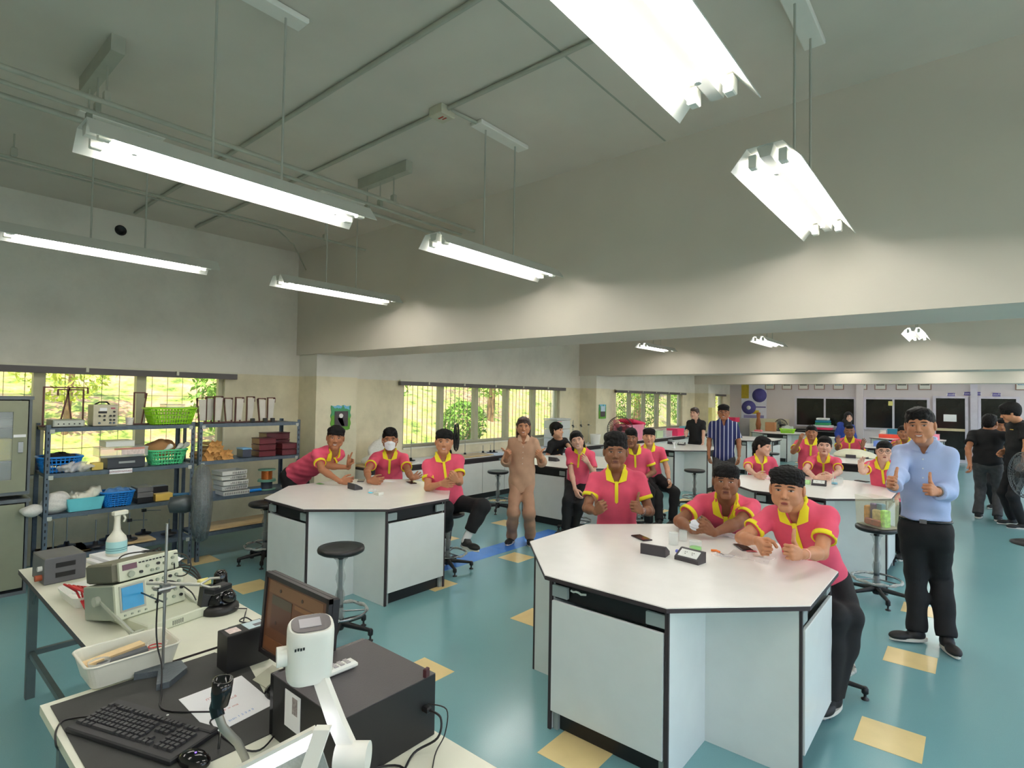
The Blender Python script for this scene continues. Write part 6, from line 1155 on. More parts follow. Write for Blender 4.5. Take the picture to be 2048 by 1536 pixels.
# ================================================================== white work table with instruments
TAz = TA+.001
def frame(o, az, pitch=0.):
    """local axes: X = width (viewer's left to right when looking at the front), Y = towards the back, Z = up; az = azimuth the front faces"""
    f = V(math.cos(R_(az)), math.sin(R_(az)), 0); u = V(0, 0, 1); w = np.cross(u, f); cp, sp = math.cos(R_(pitch)), math.sin(R_(pitch)); f2 = f*cp+u*sp; u2 = u*cp-f*sp
    Mx = np.column_stack([w, -f2, u2]); o = np.array(o, float)
    return Mx, (lambda x, y, z: o+Mx @ V(x, y, z))
def inst(b, Mx, P, x0, x1, y0, y1, z0, z1, bev=0.): b.box(P((x0+x1)/2, (y0+y1)/2, (z0+z1)/2), (x1-x0, y1-y0, z1-z0), M=Mx, bev=bev)
# power supply
o = V(-3.975, .795, TAz); Mx, P = frame(o, 3); t = thing('power_supply', o, 'dark grey power supply box at the far left of the instrument table', 'instrument')
part(t, 'case', M_('psu_grey', (92, 92, 96), .45, var=.05), lambda b: inst(b, Mx, P, -.095, .095, 0, .24, 0, .145, .004))
for z in (.1, .045): part(t, 'window', black_pl, lambda b: inst(b, Mx, P, -.045, .045, -.002, 0, z-.013, z+.013))
part(t, 'knob', M_('knob_orange', (170, 80, 45), .5), lambda b: b.cyl(P(-.095, .05, .035), P(-.125, .05, .035), .017, n=12)); part(t, 'knob', ply_w, lambda b: b.cyl(P(-.095, .05, .085), P(-.115, .05, .085), .014, n=12))
o = V(-4.25, 1.13, TAz); Mx, P = frame(o, 10)
tag(part(None, 'paper_stack', paper, lambda b: (inst(b, Mx, P, -.15, .1, -.3, .1, .001, .02), inst(b, Mx, P, -.12, .14, -.25, .13, .02, .04))), 'stack of white papers under the spray bottle', 'papers')
sheet(V(-3.9, 1.18, .80), .34, .22, paper, 'curled sheet on the paper stack', 51, 'paper_sheet', 'paper', .014, .4); sheet(V(-3.72, 1.0, TAz), .2, .16, paper, 'white sheet between the power supply and the generator', 52, 'paper_sheet', 'paper', .003, 1.6)
bc = V(-4.22, 1.10, .802); t = thing('spray_bottle', bc, 'white spray bottle with a pale blue label', 'bottle')
part(t, 'bottle', M_('bottle_milk', (228, 226, 210), .3, var=.02), lambda b: b.lathe([(.05, 0), (.056, .006), (.056, .095), (.05, .115), (.03, .14), (.02, .16), (.016, .22), (.018, .25), (.001, .25)], bc, 24))
lb_ = part(t, 'label', M_('label_aqua', (165, 215, 215), .5), lambda b: b.lathe([(.0565, .02), (.0572, .022), (.0572, .09), (.0565, .092)], bc, 24))
part(t, 'print_band', M_('label_teal', (70, 130, 140), .5), lambda b: [b.lathe([(.0575, z), (.0578, z), (.0578, z+.004), (.0575, z+.004)], bc, 24) for z in (.036, .048)])
part(t, 'trigger_head', M_('bottle_milk', (228, 226, 210), .3), lambda b: (b.box(bc+V(.012, .01, .268), (.03, .085, .028), rz=.3, bev=.005), b.cyl(bc+V(0, 0, .24), bc+V(0, 0, .26), .016, n=12), b.tube([bc+V(.005, .03, .255), bc+V(.005, .042, .23), bc+V(.005, .035, .205)], .006, 6)))
# shallow tray
t = thing('tray', (-3.58, .86, TAz), 'shallow white tray left of the oscilloscope', 'tray'); part(t, 'wall', ply_w, lambda b: tub(b, (-3.57, .86, TAz), .05, .3, .3, .055, .88, .005, .035)); tag(MB().box((-3.57, .84, TAz+.03), (.16, .12, .012), rz=.4, bev=.004).build('glass_plate', clear_pl), 'glass plate inside the shallow tray', 'plate')
redm = M_('lead_red', (200, 40, 45), .4); t = thing('test_leads', (-3.35, .8, .85), 'bundle of red test leads at the back corner of the oscilloscope', 'cable')
for k in range(6): part(t, 'lead', redm, lambda b: b.tube([V(-3.33+.01*k, .74+.012*k, .87-.01*k), V(-3.42-.01*k, .68+.02*k, .90-.01*k), V(-3.47, .74+.02*k, .84), V(-3.38, .76, TAz+.008)], .005, 5))
part(t, 'clip', redm, lambda b: b.slab([(-3.3, .78, .93), (-3.2, .90, .975), (-3.17, .90, .975), (-3.27, .76, .93)], .012))
# flat box under, then oscilloscope, then generator
crm = M_('scope_cream', (205, 208, 186), .5, var=.04); sgm_ = M_('scope_side', (150, 158, 142), .5, var=.05); blk = black_pl
o = V(-2.86, 1.03, TAz); Mx, P = frame(o, 12); t = thing('flat_unit', o, 'flat cream unit with vents lying under the oscilloscope', 'instrument'); part(t, 'case', crm, lambda b: inst(b, Mx, P, -.17, .17, 0, .3, 0, .045, .005)); part(t, 'vents', M_('vent_dark', (100, 104, 92), .7), lambda b: [inst(b, Mx, P, -.06+.009*k, -.056+.009*k, -.001, 0, .01, .03) for k in range(6)])['kind'] = 'stuff'
o = V(-3.005, .935, TAz+.05); Mx, P = frame(o, 12, 11); OS = t = thing('oscilloscope', o, 'cream oscilloscope with a blue screen resting on its grey handle', 'oscilloscope')
W2 = .155; part(t, 'case', sgm_, lambda b: inst(b, Mx, P, -W2, W2, .012, .27, 0, .155, .004)); part(t, 'front_panel', crm, lambda b: inst(b, Mx, P, -W2, W2, -.004, .013, -.002, .158, .004))
part(t, 'screen_bezel', M_('bezel_grey', (170, 172, 160), .5), lambda b: inst(b, Mx, P, -.138, -.028, -.008, -.003, .030, .147)); part(t, 'screen', mat('screen_blue', (45, 145, 200), .25, em=.0, var=.05, vs=20), lambda b: inst(b, Mx, P, -.130, -.038, -.011, -.006, .040, .138))
for r_, xs in enumerate(((.0, .03, .06, .09, .12), (.01, .05, .09, .13), (.0, .035, .07, .11, .14), (.02, .06, .10, .135))): [part(t, 'knob', (sgm_, blk)[(r_+i) % 3 == 0], lambda b: b.cyl(P(x, -.004, .135-.034*r_), P(x, -.014, .135-.034*r_), .0075, n=8)) for i, x in enumerate(xs)]
for x in (-.12, -.09, -.06, -.03): part(t, 'button', sgm_, lambda b: inst(b, Mx, P, x-.004, x+.004, -.010, -.004, .010, .018))
def hnd(b):
    for sx in (-1, 1): b.slab([P(sx*(W2+.006), .15, .095), P(sx*(W2+.006), .125, .095), P(sx*(W2+.006), -.135, -.045), P(sx*(W2+.006), -.115, -.055)], .010); b.cyl(P(sx*W2, .14, .09), P(sx*(W2+.02), .14, .09), .022, n=16)
    b.cyl(P(-W2-.012, -.125, -.05), P(W2+.012, -.125, -.05), .007, n=8)
part(t, 'handle', M_('handle_grey', (176, 180, 164), .4), hnd)
o = P(.005, .03, .162); Mx, P = frame(o, 12, 11); t = thing('function_generator', o, 'grey function generator with a dark red display on top of the oscilloscope', 'instrument')
part(t, 'case', M_('gen_dark', (98, 96, 80), .5, var=.06), lambda b: inst(b, Mx, P, -.145, .145, .012, .24, 0, .088, .008)); part(t, 'front_panel', crm, lambda b: inst(b, Mx, P, -.122, .150, -.004, .013, .0, .088, .004))
part(t, 'display', M_('display_red', (92, 28, 48), .2), lambda b: inst(b, Mx, P, -.108, -.045, -.007, -.003, .048, .074)); part(t, 'dial', sgm_, lambda b: b.cyl(P(-.075, -.004, .026), P(-.075, -.018, .026), .014, n=14))
for k in range(8): part(t, 'button', blk, lambda b: inst(b, Mx, P, -.036+.016*k, -.027+.016*k, -.009, -.004, .066, .072))
for x, z in ((-.03, .025), (0, .045), (.02, .02), (.05, .045), (.045, .02), (.08, .04), (.12, .055), (.12, .025)): part(t, 'knob', (sgm_, blk)[int(x*100) % 2], lambda b: b.cyl(P(x, -.004, z), P(x, -.016, z), .007, n=8))
cabm = M_('cable_black', (24, 22, 24), .4)
def cable(pts, r, label, m=cabm, name='cable'):
    p = [np.array(q, float) for q in pts]; out = []
    for i in range(len(p)-1):
        a, b_, c_, d_ = p[max(i-1, 0)], p[i], p[i+1], p[min(i+2, len(p)-1)]
        for u in np.linspace(0, 1, 7)[:-1]: out.append(.5*((2*b_)+(-a+c_)*u+(2*a-5*b_+4*c_-d_)*u*u+(-a+3*b_-3*c_+d_)*u**3))
    out.append(p[-1]); return tag(MB().tube(out, r, 6).build(name, m), label, 'cable')
cable([P(.12, -.02, .025), AD(352, 1150, 2.75), AD(372, 1149, 2.7), AD(382, 1130, 2.7), AD(370, 1110, 2.72), AD(340, 1110, 2.8), AD(290, 1147, 2.8), AD(262, 1157, 2.9), AD(245, 1155, 2.95)], .0035, 'black cable looping across the front of the generator')
cable([AD(335, 1105, 2.95), AD(280, 1104, 2.95), AD(240, 1115, 2.8), AD(235, 1150, 2.75), AD(255, 1172, 2.72), AD(300, 1193, 2.5), AD(330, 1205, 2.3)], .0035, 'black cable arching over the generator to the clamp')
cable([AD(305, 1190, 2.65), AD(315, 1168, 2.68), AD(345, 1162, 2.6), AD(380, 1182, 2.6), AD(392, 1200, 2.55)], .003, 'thin black cable before the oscilloscope knobs')
for k in range(3): cable([(-4.3+.1*k, 1.2, TAz+.02), (-4.1+.05*k, 1.28, TAz+.05+.02*k), (-3.8, 1.26-.03*k, TAz+.03), (-3.5, 1.28, TAz+.04+.02*k), (-3.2, 1.25, TAz+.02)], .005, '%s black cable of the tangle at the back of the instrument table' % ('first', 'second', 'third')[k])
# black glossy lamp (folded desk lamp) and black clip
c = V(-2.90, 1.2, TAz); t = thing('desk_lamp', c, 'glossy black desk lamp with a domed shade beside the oscilloscope', 'lamp')
part(t, 'base', M_('lamp_base', (34, 33, 32), .4), lambda b: b.lathe([(.085, 0), (.088, .01), (.086, .028), (.07, .038), (.03, .042), (.001, .042)], c, 28)); part(t, 'shade', black_gl, lambda b: b.lathe([(.075, .04), (.072, .06), (.055, .09), (.036, .115), (.032, .15), (.03, .175), (.02, .19), (.001, .194)], c+V(-.012, .005, .005), 24)); part(t, 'knob', black_gl, lambda b: b.lathe([(.001, 0), (.03, .005), (.034, .02), (.02, .04), (.001, .044)], c+V(.045, .02, .07), 16, axis=(.8, -.2, .5)))
part(t, 'cord', cabm, lambda b: b.tube([c+V(.08, .04, .02), c+V(.1, .09, .01), c+V(.13, .07, .004), c+V(.22, .02, .003)], .003, 5))
c = V(-2.93, 1.10, TAz); t = thing('microscope_head', c, 'black angular adapter with a yellow tag between oscilloscope and lamp', 'adapter'); part(t, 'body', black_pl, lambda b: b.slab([c+V(0, 0, 0), c+V(.0, .07, 0), c+V(-.01, .06, .14), c+V(-.01, .02, .14)], .05)); part(t, 'tag', M_('tag_yellow', (225, 215, 130), .6), lambda b: b.box(c+V(.0, .035, .15), (.04, .05, .03), bev=.004))
# large white tray
c = V(-2.555, .715, TAz); t = thing('tray', c, 'deep white tray with a wooden strip and dark tube, at the near corner', 'tray'); part(t, 'wall', M_('tray_cream', (226, 224, 208), .4, var=.03), lambda b: tub(b, c, 0, .22, .31, .085, .86, .006, .03)); part(t, 'rim', M_('tray_cream', (226, 224, 208), .4), lambda b: b.tube(at3(c, 0, [(x, y, .085) for x, y in rrect(.222, .312, .032, 5)]), .004, 6, closed=True))
tag(MB().box(c+V(-.02, -.04, .065), (.045, .2, .012), M=rotz(.12) @ rotx(.05)).build('wooden_strip', M_('strip_wood', (225, 196, 148), .6, var=.08, vs=30)), 'pale wooden strip in the deep white tray', 'strip'); tag(MB().cyl(c+V(.015, -.10, .035), c+V(.02, .06, .05), .026, n=18).build('tube', M_('tube_charcoal', (70, 74, 78), .35)), 'dark grey tube in the deep white tray', 'tube')
tag(MB().lathe([(.03, 0), (.036, .03), (.034, .03), (.029, .002)], c+V(.03, -.10, .045), 18).build('dish', clear_pl), 'clear dish in the deep white tray', 'dish'); tag(MB().lathe([(.04, 0), (.046, .045), (.043, .045), (.039, .003), (.001, .003)], c+V(.0, .1, .02), 20).build('glass_bowl', clear_gl), 'clear bowl with red wire in the deep white tray', 'bowl')
tag(MB().tube([c+V(.0, .1, .035)+V(.028*math.cos(q), .028*math.sin(q), .002*q) for q in np.linspace(0, 12, 40)], .0025, 5).build('wire_coil', redm), 'coil of red wire in the clear bowl', 'wire')
# ================================================================== nearest table
c = V(-2.405, .79, MT); t = thing('retort_stand', c, 'metal stand on a grey V-shaped foot holding a clamp, on the desk mat', 'stand'); ftm = M_('foot_hammered', (98, 106, 112), .5, .3, bump=.3, bs=120, var=.08)
part(t, 'foot', ftm, lambda b: b.prism([(c[0]-.075, c[1]-.07), (c[0]-.035, c[1]-.085), (c[0]+.0, c[1]-.015), (c[0]+.11, c[1]-.055), (c[0]+.12, c[1]-.015), (c[0]+.05, c[1]+.07), (c[0]-.03, c[1]+.075)], MT, MT+.022)); part(t, 'rod', steel, lambda b: b.cyl(c, c+V(-.03, .01, .575), .0055, n=8))
k = c+V(-.015, .005, .33); part(t, 'boss_head', steel, lambda b: (b.box(k, (.03, .03, .035), bev=.004), b.cyl(k+V(.02, -.03, .0), k+V(.02, .03, 0), .006, n=8), b.cyl(k+V(-.05, -.02, -.01), k+V(0, 0, -.01), .009, n=8)))
part(t, 'clamp', M_('clamp_pale', (190, 190, 180), .4, .5), lambda b: (b.cyl(k+V(-.06, -.045, .015), k+V(.06, .105, .0), .007, n=8), b.tube([k+V(.06, .105, 0), k+V(.07, .14, -.02), k+V(.11, .16, -.01)], .005, 6), b.tube([k+V(.06, .105, 0), k+V(.05, .145, .012), k+V(.08, .17, .015)], .005, 6)))
part(t, 'black_grip', black_pl, lambda b: b.box(k+V(.07, .17, -.03), (.05, .09, .025), rz=.4, bev=.004))
cable([k+V(-.01, -.02, 0), k+V(-.02, -.02, -.14), k+V(.0, -.02, -.22), c+V(.05, -.02, .06), c+V(.15, -.05, .006), c+V(.28, -.08, .004), AZ(445, 1425, MT+.004), AZ(420, 1445, MT+.004), AZ(470, 1490, MT+.004), AZ(520, 1500, MT+.004), AZ(560, 1455, MT+.004)], .003, 'long thin black cable from the clamp across the desk mat')
# keyboard
Kx, Ky = nrm(AZ(395, 1490, .77)-AZ(180, 1425, .77)), None; Kx[2] = 0; Kx = nrm(Kx); Ky = np.cross(V(0, 0, 1), Kx); kc = AZ(283, 1457, .775); kc[2] = MT; Mk = np.column_stack([Kx, Ky, V(0, 0, 1)])
KB = thing('keyboard', kc, 'black full-size computer keyboard on the desk mat', 'keyboard'); part(KB, 'body', M_('keyboard_black', (40, 40, 42), .5), lambda b: (b.box(kc+Mk @ V(0, 0, .009), (.455, .165, .018), M=Mk, bev=.004), b.box(kc+Mk @ V(0, .072, .018), (.455, .03, .012), M=Mk, bev=.004)))
km = M_('key_black', (50, 50, 53), .45); kme = {}
def key(x, y, w=.0165, d=.0165):
    if (w, d) not in kme:
        b = MB(); hx, hy = w/2, d/2; vs = [(sx*hx, sy*hy, 0) for sx, sy in ((-1, -1), (1, -1), (1, 1), (-1, 1))]+[(sx*(hx-.002), sy*(hy-.002)+.0005, .007) for sx, sy in ((-1, -1), (1, -1), (1, 1), (-1, 1))]
        b.add(vs, [(4, 5, 6, 7), (0, 1, 5, 4), (1, 2, 6, 5), (2, 3, 7, 6), (3, 0, 4, 7)]); me = bpy.data.meshes.new('key'); me.from_pydata([tuple(Mk @ np.array(v)) for v in b.v], [], b.f); me.materials.append(km); kme[(w, d)] = me
    o = bpy.data.objects.new('key', kme[(w, d)]); COL.objects.link(o); o.parent = KB; o.location = tuple(Mk @ V(x, y, .0185))
xs0 = -.215
for r_ in range(4):
    for j in range(14): key(xs0+.0185*j+.004*r_, .028-.0188*r_)
for x, w in ((-.21, .024), (-.185, .018), (-.163, .018), (-.10, .1), (-.035, .018), (-.012, .018), (.012, .018), (.035, .02)): key(x, -.0475, w)
for j in range(4): key(-.215+.0, .053) if j == 0 else None
for g in range(3):
    for j in range(4): key(-.175+.083*g+.0185*j, .053)
for x in (.062, .0805, .099): [key(x, y) for y in (.028, .0092)]; key(x, -.0475)
key(.0805, -.0287); [key(x, y) for x in (.131, .1495, .168, .1865) for y in (.028, .0092, -.0096, -.0284, -.0472)]; [key(x, .053) for x in (.062, .0805, .099, .131, .15, .168)]
part(KB, 'badge', ply_w, lambda b: b.cyl(kc+Mk @ V(.02, .074, .024), kc+Mk @ V(.02, .074, .025), .004, n=12))
cable([kc+Mk @ V(-.225, .0, .01), AZ(130, 1440, .76), AZ(112, 1462, .762), AZ(112, 1490, .745), AZ(118, 1500, .70)], .003, 'keyboard cable falling over the left edge of the nearest table')
mc = AZ(388, 1528, MT); mc[2] = MT; t = thing('mouse', mc, 'black computer mouse below the keyboard', 'mouse'); tag(t); o = sdf_obj('shell', [ell(mc+V(0, 0, .012), (.055, .032, .026), [Kx, Ky, V(0, 0, 1)], .01, cut=[(mc, V(0, 0, -1))])], .004, black_gl, t); part(t, 'light', mat('led_violet', (120, 90, 255), .4, em=1.5, var=0), lambda b: b.cyl(mc+V(.01, .0, .036), mc+V(.01, 0, .0385), .003, n=8))
q = [AZ(357, 1400, MT), AZ(425, 1472, MT), AZ(550, 1408, MT), AZ(483, 1352, MT)]; pg = thing('paper_sheet', q[0], 'white handwritten sheet on the desk mat', 'paper'); part(pg, 'sheet', paper, lambda b: b.slab([x+V(0, 0, .001) for x in q], .001))
ex, ey = nrm(q[2]-q[1]), nrm(q[0]-q[1]); ink, inkb = M_('ink_faint_red', (215, 165, 165), .8), M_('ink_faint_blue', (165, 185, 225), .8)
for k, (u, v_, s_, tx, m) in enumerate(((.5, .72, .022, 'การทดลอง', ink), (.5, .52, .02, 'แสง เลนส์', ink), (.48, .34, .018, 'F = ma', ink), (.5, .10, .016, 'ระยะ 1 2 3 4 5', inkb))): text_obj('lettering', tx, s_, m, pg, q[1]+(q[2]-q[1])*u+(q[0]-q[1])*v_+V(0, 0, .003), [ex, ey, [0, 0, 1]], .0002)
q = [AZ(505, 1360, MT), AZ(535, 1378, MT), AZ(580, 1352, MT), AZ(545, 1330, MT)]; tag(MB().slab([x+V(0, 0, .0005) for x in q], .001).build('card', M_('card_grey', (190, 190, 170), .7)), 'grey card in front of the monitor', 'card')
# black adapter box with two labels
c = V(-2.275, 1.04, TBZ); t = thing('power_adapter', c, 'tall black adapter box with two stickers left of the monitor', 'box'); part(t, 'case', M_('adapter_black', (28, 27, 28), .45), lambda b: b.box(c+V(0, 0, .073), (.09, .17, .146), bev=.003)); part(t, 'plug', M_('plug_grey', (110, 118, 105), .5), lambda b: b.box(c+V(-.06, -.0, .11), (.035, .07, .05), bev=.004))
part(t, 'sticker', M_('sticker_pinkish', (235, 215, 210), .6, var=.15, vs=90), lambda b: b.box(c+V(-.0, -.045, .1465), (.05, .045, .001))); part(t, 'sticker', M_('sticker_pale_blue', (200, 220, 225), .6, var=.06), lambda b: b.box(c+V(0, .04, .1465), (.07, .075, .001))); part(t, 'barcode', M_('barcode', (120, 122, 128), .7), lambda b: b.box(c+V(.01, .05, .1472), (.025, .035, .0008)))
cable([c+V(0, .06, .14), AD(480, 1243, 2.3), AD(492, 1235, 2.35), AD(512, 1248, 2.35)], .003, 'thin cable loop behind the adapter box')
# monitor
TL, BL, TR = V(-2.17, 1.075, 1.135), V(-2.17, 1.065, .825), V(-1.71, 1.085, 1.135); t = thing('monitor', (-1.94, 1.09, TBZ), 'black flat monitor showing brown windows, behind the white document camera', 'monitor')
Mx, P = frame(V(-1.955, 1.06, .825), -90, 4); W2, Hh = .232, .312; bz = M_('bezel_black', (38, 34, 36), .35)
part(t, 'back', bz, lambda b: inst(b, Mx, P, -W2, W2, .012, .04, 0, Hh, .006)); part(t, 'bezel', bz, lambda b: (inst(b, Mx, P, -W2, -W2+.016, -.003, .014, 0, Hh), inst(b, Mx, P, W2-.016, W2, -.003, .014, 0, Hh), inst(b, Mx, P, -W2, W2, -.003, .014, 0, .018), inst(b, Mx, P, -W2, W2, -.003, .014, Hh-.018, Hh)))
def em(n, c, e=.05): return mat(n, c, .3, em=e, var=.04)
scn = part(t, 'screen', em('screen_brown', (104, 68, 48)), lambda b: inst(b, Mx, P, -W2+.016, W2-.016, .004, .012, .018, Hh-.018))
for k, (x0, x1, z0, z1, cc) in enumerate(((-.2, .19, .24, .285, (122, 88, 60)), (-.17, -.02, .11, .235, (88, 58, 46)), (-.17, -.02, .20, .235, (80, 72, 60)), (.0, .19, .22, .235, (130, 92, 60)), (-.2, .19, .03, .07, (118, 76, 48)))): part(t, 'screen_window', em('screen_part%d' % k, cc), lambda b: inst(b, Mx, P, x0, x1, .003-.0004*k, .005, z0, z1))
for x, z in ((-.11, .26), (-.13, .135), (-.13, .05), (.05, .26)): part(t, 'screen_icon', em('screen_dark', (64, 50, 42)), lambda b: b.cyl(P(x, .003, z), P(x, .0015, z), .007, n=10))
part(t, 'stand', black_gl, lambda b: (b.box(P(0, .05, .04), (.06, .03, .14), M=Mx), b.lathe([(.1, 0), (.105, .006), (.09, .014), (.001, .016)], (-1.94, 1.08, TBZ), 28)))
# computer tower
t = thing('computer_tower', (-1.54, 1.06, TBZ), 'black computer tower lying on its side at the right end of the nearest table', 'computer'); c0, c1 = V(-1.735, .885, TBZ), V(-1.345, 1.235, .95); towm = M_('tower_black', (24, 23, 24), .5, var=.05)
part(t, 'case', towm, lambda b: b.bb(c0+V(.012, 0, 0), c1, .002)); part(t, 'top_panel', M_('tower_top', (72, 68, 70), .45, var=.04, bump=.1, bs=250), lambda b: b.bb(V(c0[0]+.012, c0[1], c1[2]), V(c1[0], c1[1], c1[2]+.002))); part(t, 'front_bezel', black_gl, lambda b: b.bb(c0-V(.008, 0, 0), V(c0[0]+.013, c1[1], c1[2]+.001), .003))
part(t, 'logo_disc', steel, lambda b: b.cyl((c0[0]-.008, .905, .84), (c0[0]-.010, .905, .84), .011, n=16)); part(t, 'badge', M_('badge_blue_grey', (150, 170, 185), .4), lambda b: b.box((c0[0]-.009, .905, .905), (.002, .016, .02))); text_obj('lettering', 'hp', .012, black_gl, t, (c0[0]-.0105, .905, .84), [[0, -1, 0], [0, 0, 1], [-1, 0, 0]], .0002)
part(t, 'asset_label', paper, lambda b: b.box((-1.60, c0[1]-.001, .88), (.09, .002, .11))); part(t, 'label_print', M_('label_print', (150, 140, 140), .7, var=.3, vs=120), lambda b: b.box((-1.585, c0[1]-.0022, .90), (.03, .001, .05)))
part(t, 'plug', cabm, lambda b: b.box((c1[0]+.012, 1.19, .86), (.025, .02, .018), bev=.003)); part(t, 'thumb_lever', M_('lever_maroon', (72, 32, 38), .4), lambda b: b.box((c1[0]-.005, 1.2, .965), (.012, .02, .03), rz=.3, bev=.003))
cable([(-1.33, 1.19, .86), (-1.28, 1.2, .85), (-1.27, 1.18, .80), (-1.31, 1.12, .765), (-1.25, 1.02, TBZ+.004), (-1.2, .95, TBZ+.004), (-1.28, .9, TBZ+.004), (-1.36, .97, TBZ+.005), (-1.3, 1.06, TBZ+.006), (-1.2, 1.02, TBZ+.005), (-1.12, .95, TBZ+.004), (-1.05, .9, TBZ+.004)], .0035, 'black cable coiled on the white table below the tower')
cable([(-1.34, 1.2, .87), (-1.285, 1.23, .86), (-1.28, 1.22, .79), (-1.26, 1.16, TBZ+.004), (-1.15, 1.05, TBZ+.004), (-1.05, .99, TBZ+.004)], .002, 'thin black cable running down from the tower')
# remote control on the tower
rc = AZ(665, 1347, .955); rc[2] = .954; rx = nrm(AZ(710, 1335, .96)-AZ(628, 1368, .96)); rx[2] = 0; ry = np.cross(V(0, 0, 1), rx); Mr = np.column_stack([rx, ry, V(0, 0, 1)]); t = thing('remote_control', rc, 'white remote control lying on the black tower', 'remote'); part(t, 'body', ply_w, lambda b: b.box(rc+V(0, 0, .011), (.16, .042, .022), M=Mr, bev=.007)); rc2 = M_('remote_key', (176, 170, 170), .5)
for i in range(6): [part(t, 'key', rc2, lambda b: b.box(rc+Mr @ V(-.06+.022*i, y, .0235), (.013, .007, .003), M=Mr)) for y in (-.012, 0, .012)]
# document camera
hc = AD(620, 1298, .93); ca = CF(620)+20; Mx, P = frame(hc, ca-14, -10); t = thing('document_camera', (hc[0], hc[1]+.02, TBZ), 'white document camera on a jointed arm in the foreground', 'camera'); dw = M_('camera_white', (230, 228, 218), .35, var=.02)
def sq(b, w, d, z0, z1, r, m=6):
    o = rrect(w, d, r, m); n = len(o); L = [(.90, z0), (.97, z0+.004), (1., z0+.012), (1., z1-.01), (.975, z1-.003), (.93, z1)]; vs = [P(x*s, y*s, z) for s, z in L for x, y in o]
    b.add(vs, [tuple(range(n-1, -1, -1)), tuple(range((len(L)-1)*n, len(L)*n))]); b.add(vs, [(k*n+i, k*n+(i+1) % n, (k+1)*n+(i+1) % n, (k+1)*n+i) for k in range(len(L)-1) for i in range(n)], True)
part(t, 'head', dw, lambda b: sq(b, .074, .062, -.048, .046, .024)); part(t, 'control_pad', M_('pad_grey', (98, 92, 92), .3), lambda b: b.add([P(x, y, .0465) for x, y in rrect(.062, .050, .018, 5)]+[P(x, y, .048) for x, y in rrect(.062, .050, .018, 5)], [tuple(range(24, 48))]+[(i, (i+1) % 24, 24+(i+1) % 24, 24+i) for i in range(24)]))
part(t, 'pad_screen', M_('pad_pale', (168, 164, 168), .25), lambda b: b.box(P(-.002, 0, .0485), (.034, .026, .001), M=Mx)); part(t, 'side_knob', dw, lambda b: b.cyl(P(-.036, 0, -.005), P(-.052, 0, -.005), .016, n=20)); part(t, 'lens', black_gl, lambda b: b.cyl(P(0, 0, -.048), P(0, 0, -.052), .018, n=20)); part(t, 'logo_mark', black_pl, lambda b: [b.box(P(-.026+.0042*q, -.0315, .022+.0006*(q % 2)), (.0028, .001, .0045), M=Mx) for q in range(4)])['kind'] = 'stuff'
a0, a1, a2 = AD(640, 1352, .925), AD(672, 1440, .91), AD(705, 1515, .90); sd_ = nrm(RM[0]); bk = nrm(RM[2])
def armseg(b, pts, w, th):
    vs = []
    for p, w_ in zip(pts, w):
        for su, sv in ((-1, -1), (1, -1), (1, 1), (-1, 1)): vs.append(p+sd_*su*w_/2+bk*sv*th/2)
    n = len(pts); b.add(vs, [(0, 1, 2, 3), (4*n-1, 4*n-2, 4*n-3, 4*n-4)]+[(4*k+i, 4*k+4+i, 4*k+4+(i+1) % 4, 4*k+(i+1) % 4) for k in range(n-1) for i in range(4)])
part(t, 'upper_arm', dw, lambda b: armseg(b, [a0, a1, a2], (.022, .026, .028), .016)); part(t, 'joint', dw, lambda b: b.cyl(a2+sd_*(-.026), a2+sd_*.026, .024, n=22)); a3 = V(a2[0]-.02, a2[1]+.03, TBZ+.05); part(t, 'lower_arm', dw, lambda b: b.tube([a2, (a2+a3)/2, a3], .018, 10)); part(t, 'base', dw, lambda b: b.box(V(a3[0], a3[1], TBZ+.026), (.22, .24, .05), bev=.012))
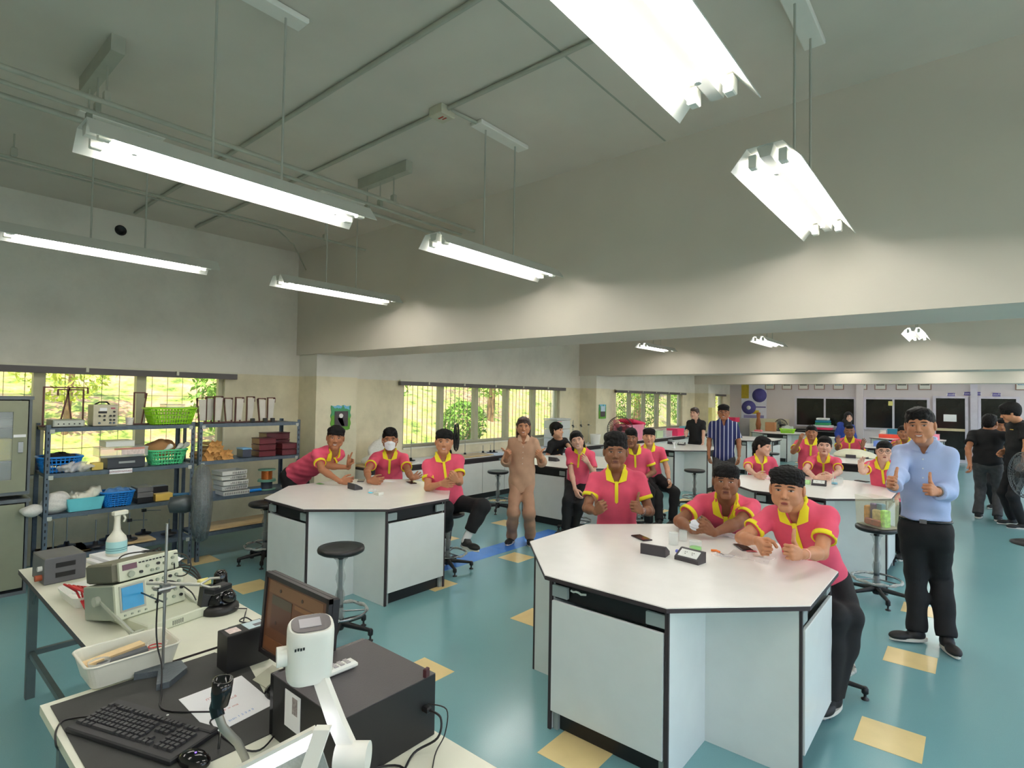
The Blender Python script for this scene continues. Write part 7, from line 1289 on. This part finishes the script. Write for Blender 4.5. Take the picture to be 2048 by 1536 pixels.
# side lamp of the document camera
b0, b1 = AD(455, 1556, .86), AD(628, 1466, .86); ledm = mat('led_panel', (235, 235, 255), .4, em=5., var=.25, vs=60); t = thing('side_lamp', V(b0[0], b0[1], TBZ), 'bright white LED lamp bar beside the document camera', 'lamp'); dn_ = nrm(np.cross(b1-b0, bk)); dn_ = dn_ if dn_[2] < 0 else -dn_
part(t, 'led_strip', ledm, lambda b: b.slab([b0, b1, b1+dn_*.018, b0+dn_*.018], .006)); part(t, 'hood', dw, lambda b: b.slab([b0-dn_*.006, b1-dn_*.006, b1, b0], .012)); e0, e1 = AD(646, 1455, .86), AD(610, 1560, .84); part(t, 'lamp_arm', dw, lambda b: armseg(b, [e0, (e0+e1)/2, e1], (.024, .024, .024), .014)); part(t, 'lamp_post', dw, lambda b: b.tube([e1, V(e1[0], e1[1]+.01, TBZ)], .012, 8))
part(t, 'inner_panel', glassy('panel_smoke', (190, 195, 190), .5, .2), lambda b: b.slab([b0+dn_*.02, b1+dn_*.02, b1+dn_*.08-sd_*.01, b0+dn_*.1], .003))
# gooseneck microphone holder
g = AD(443, 1385, 1.22); gb = AZ(500, 1560, TBZ); t = thing('gooseneck_holder', (gb[0], gb[1], TBZ), 'black clip on a grey gooseneck rising from the nearest table', 'holder'); part(t, 'gooseneck', M_('neck_grey', (150, 148, 140), .35, .6), lambda b: b.tube([AD(436, 1428, 1.22), AD(446, 1455, 1.22), AD(475, 1485, 1.25), AD(490, 1515, 1.3), AD(496, 1540, 1.38), gb], .009, 10))
part(t, 'clip', black_gl, lambda b: b.lathe([(.017, -.028), (.021, .0), (.0215, .03), (.0175, .03), (.014, -.024)], g, 20, axis=(.1, .05, 1))); part(t, 'swivel', black_gl, lambda b: b.tube([AD(436, 1402, 1.22), AD(432, 1415, 1.22), AD(436, 1430, 1.22)], .014, 10)); part(t, 'gooseneck_base', black_pl, lambda b: b.cyl(gb, gb+V(0, 0, .02), .04, n=16))
tag(MB().cyl(AZ(437, 1497, MT)+V(0, 0, .0), AZ(437, 1497, MT)+V(.01, .0, .06), .004, n=8).build('screwdriver', steel), 'thin metal pin standing on the mat by the mouse', 'pin')
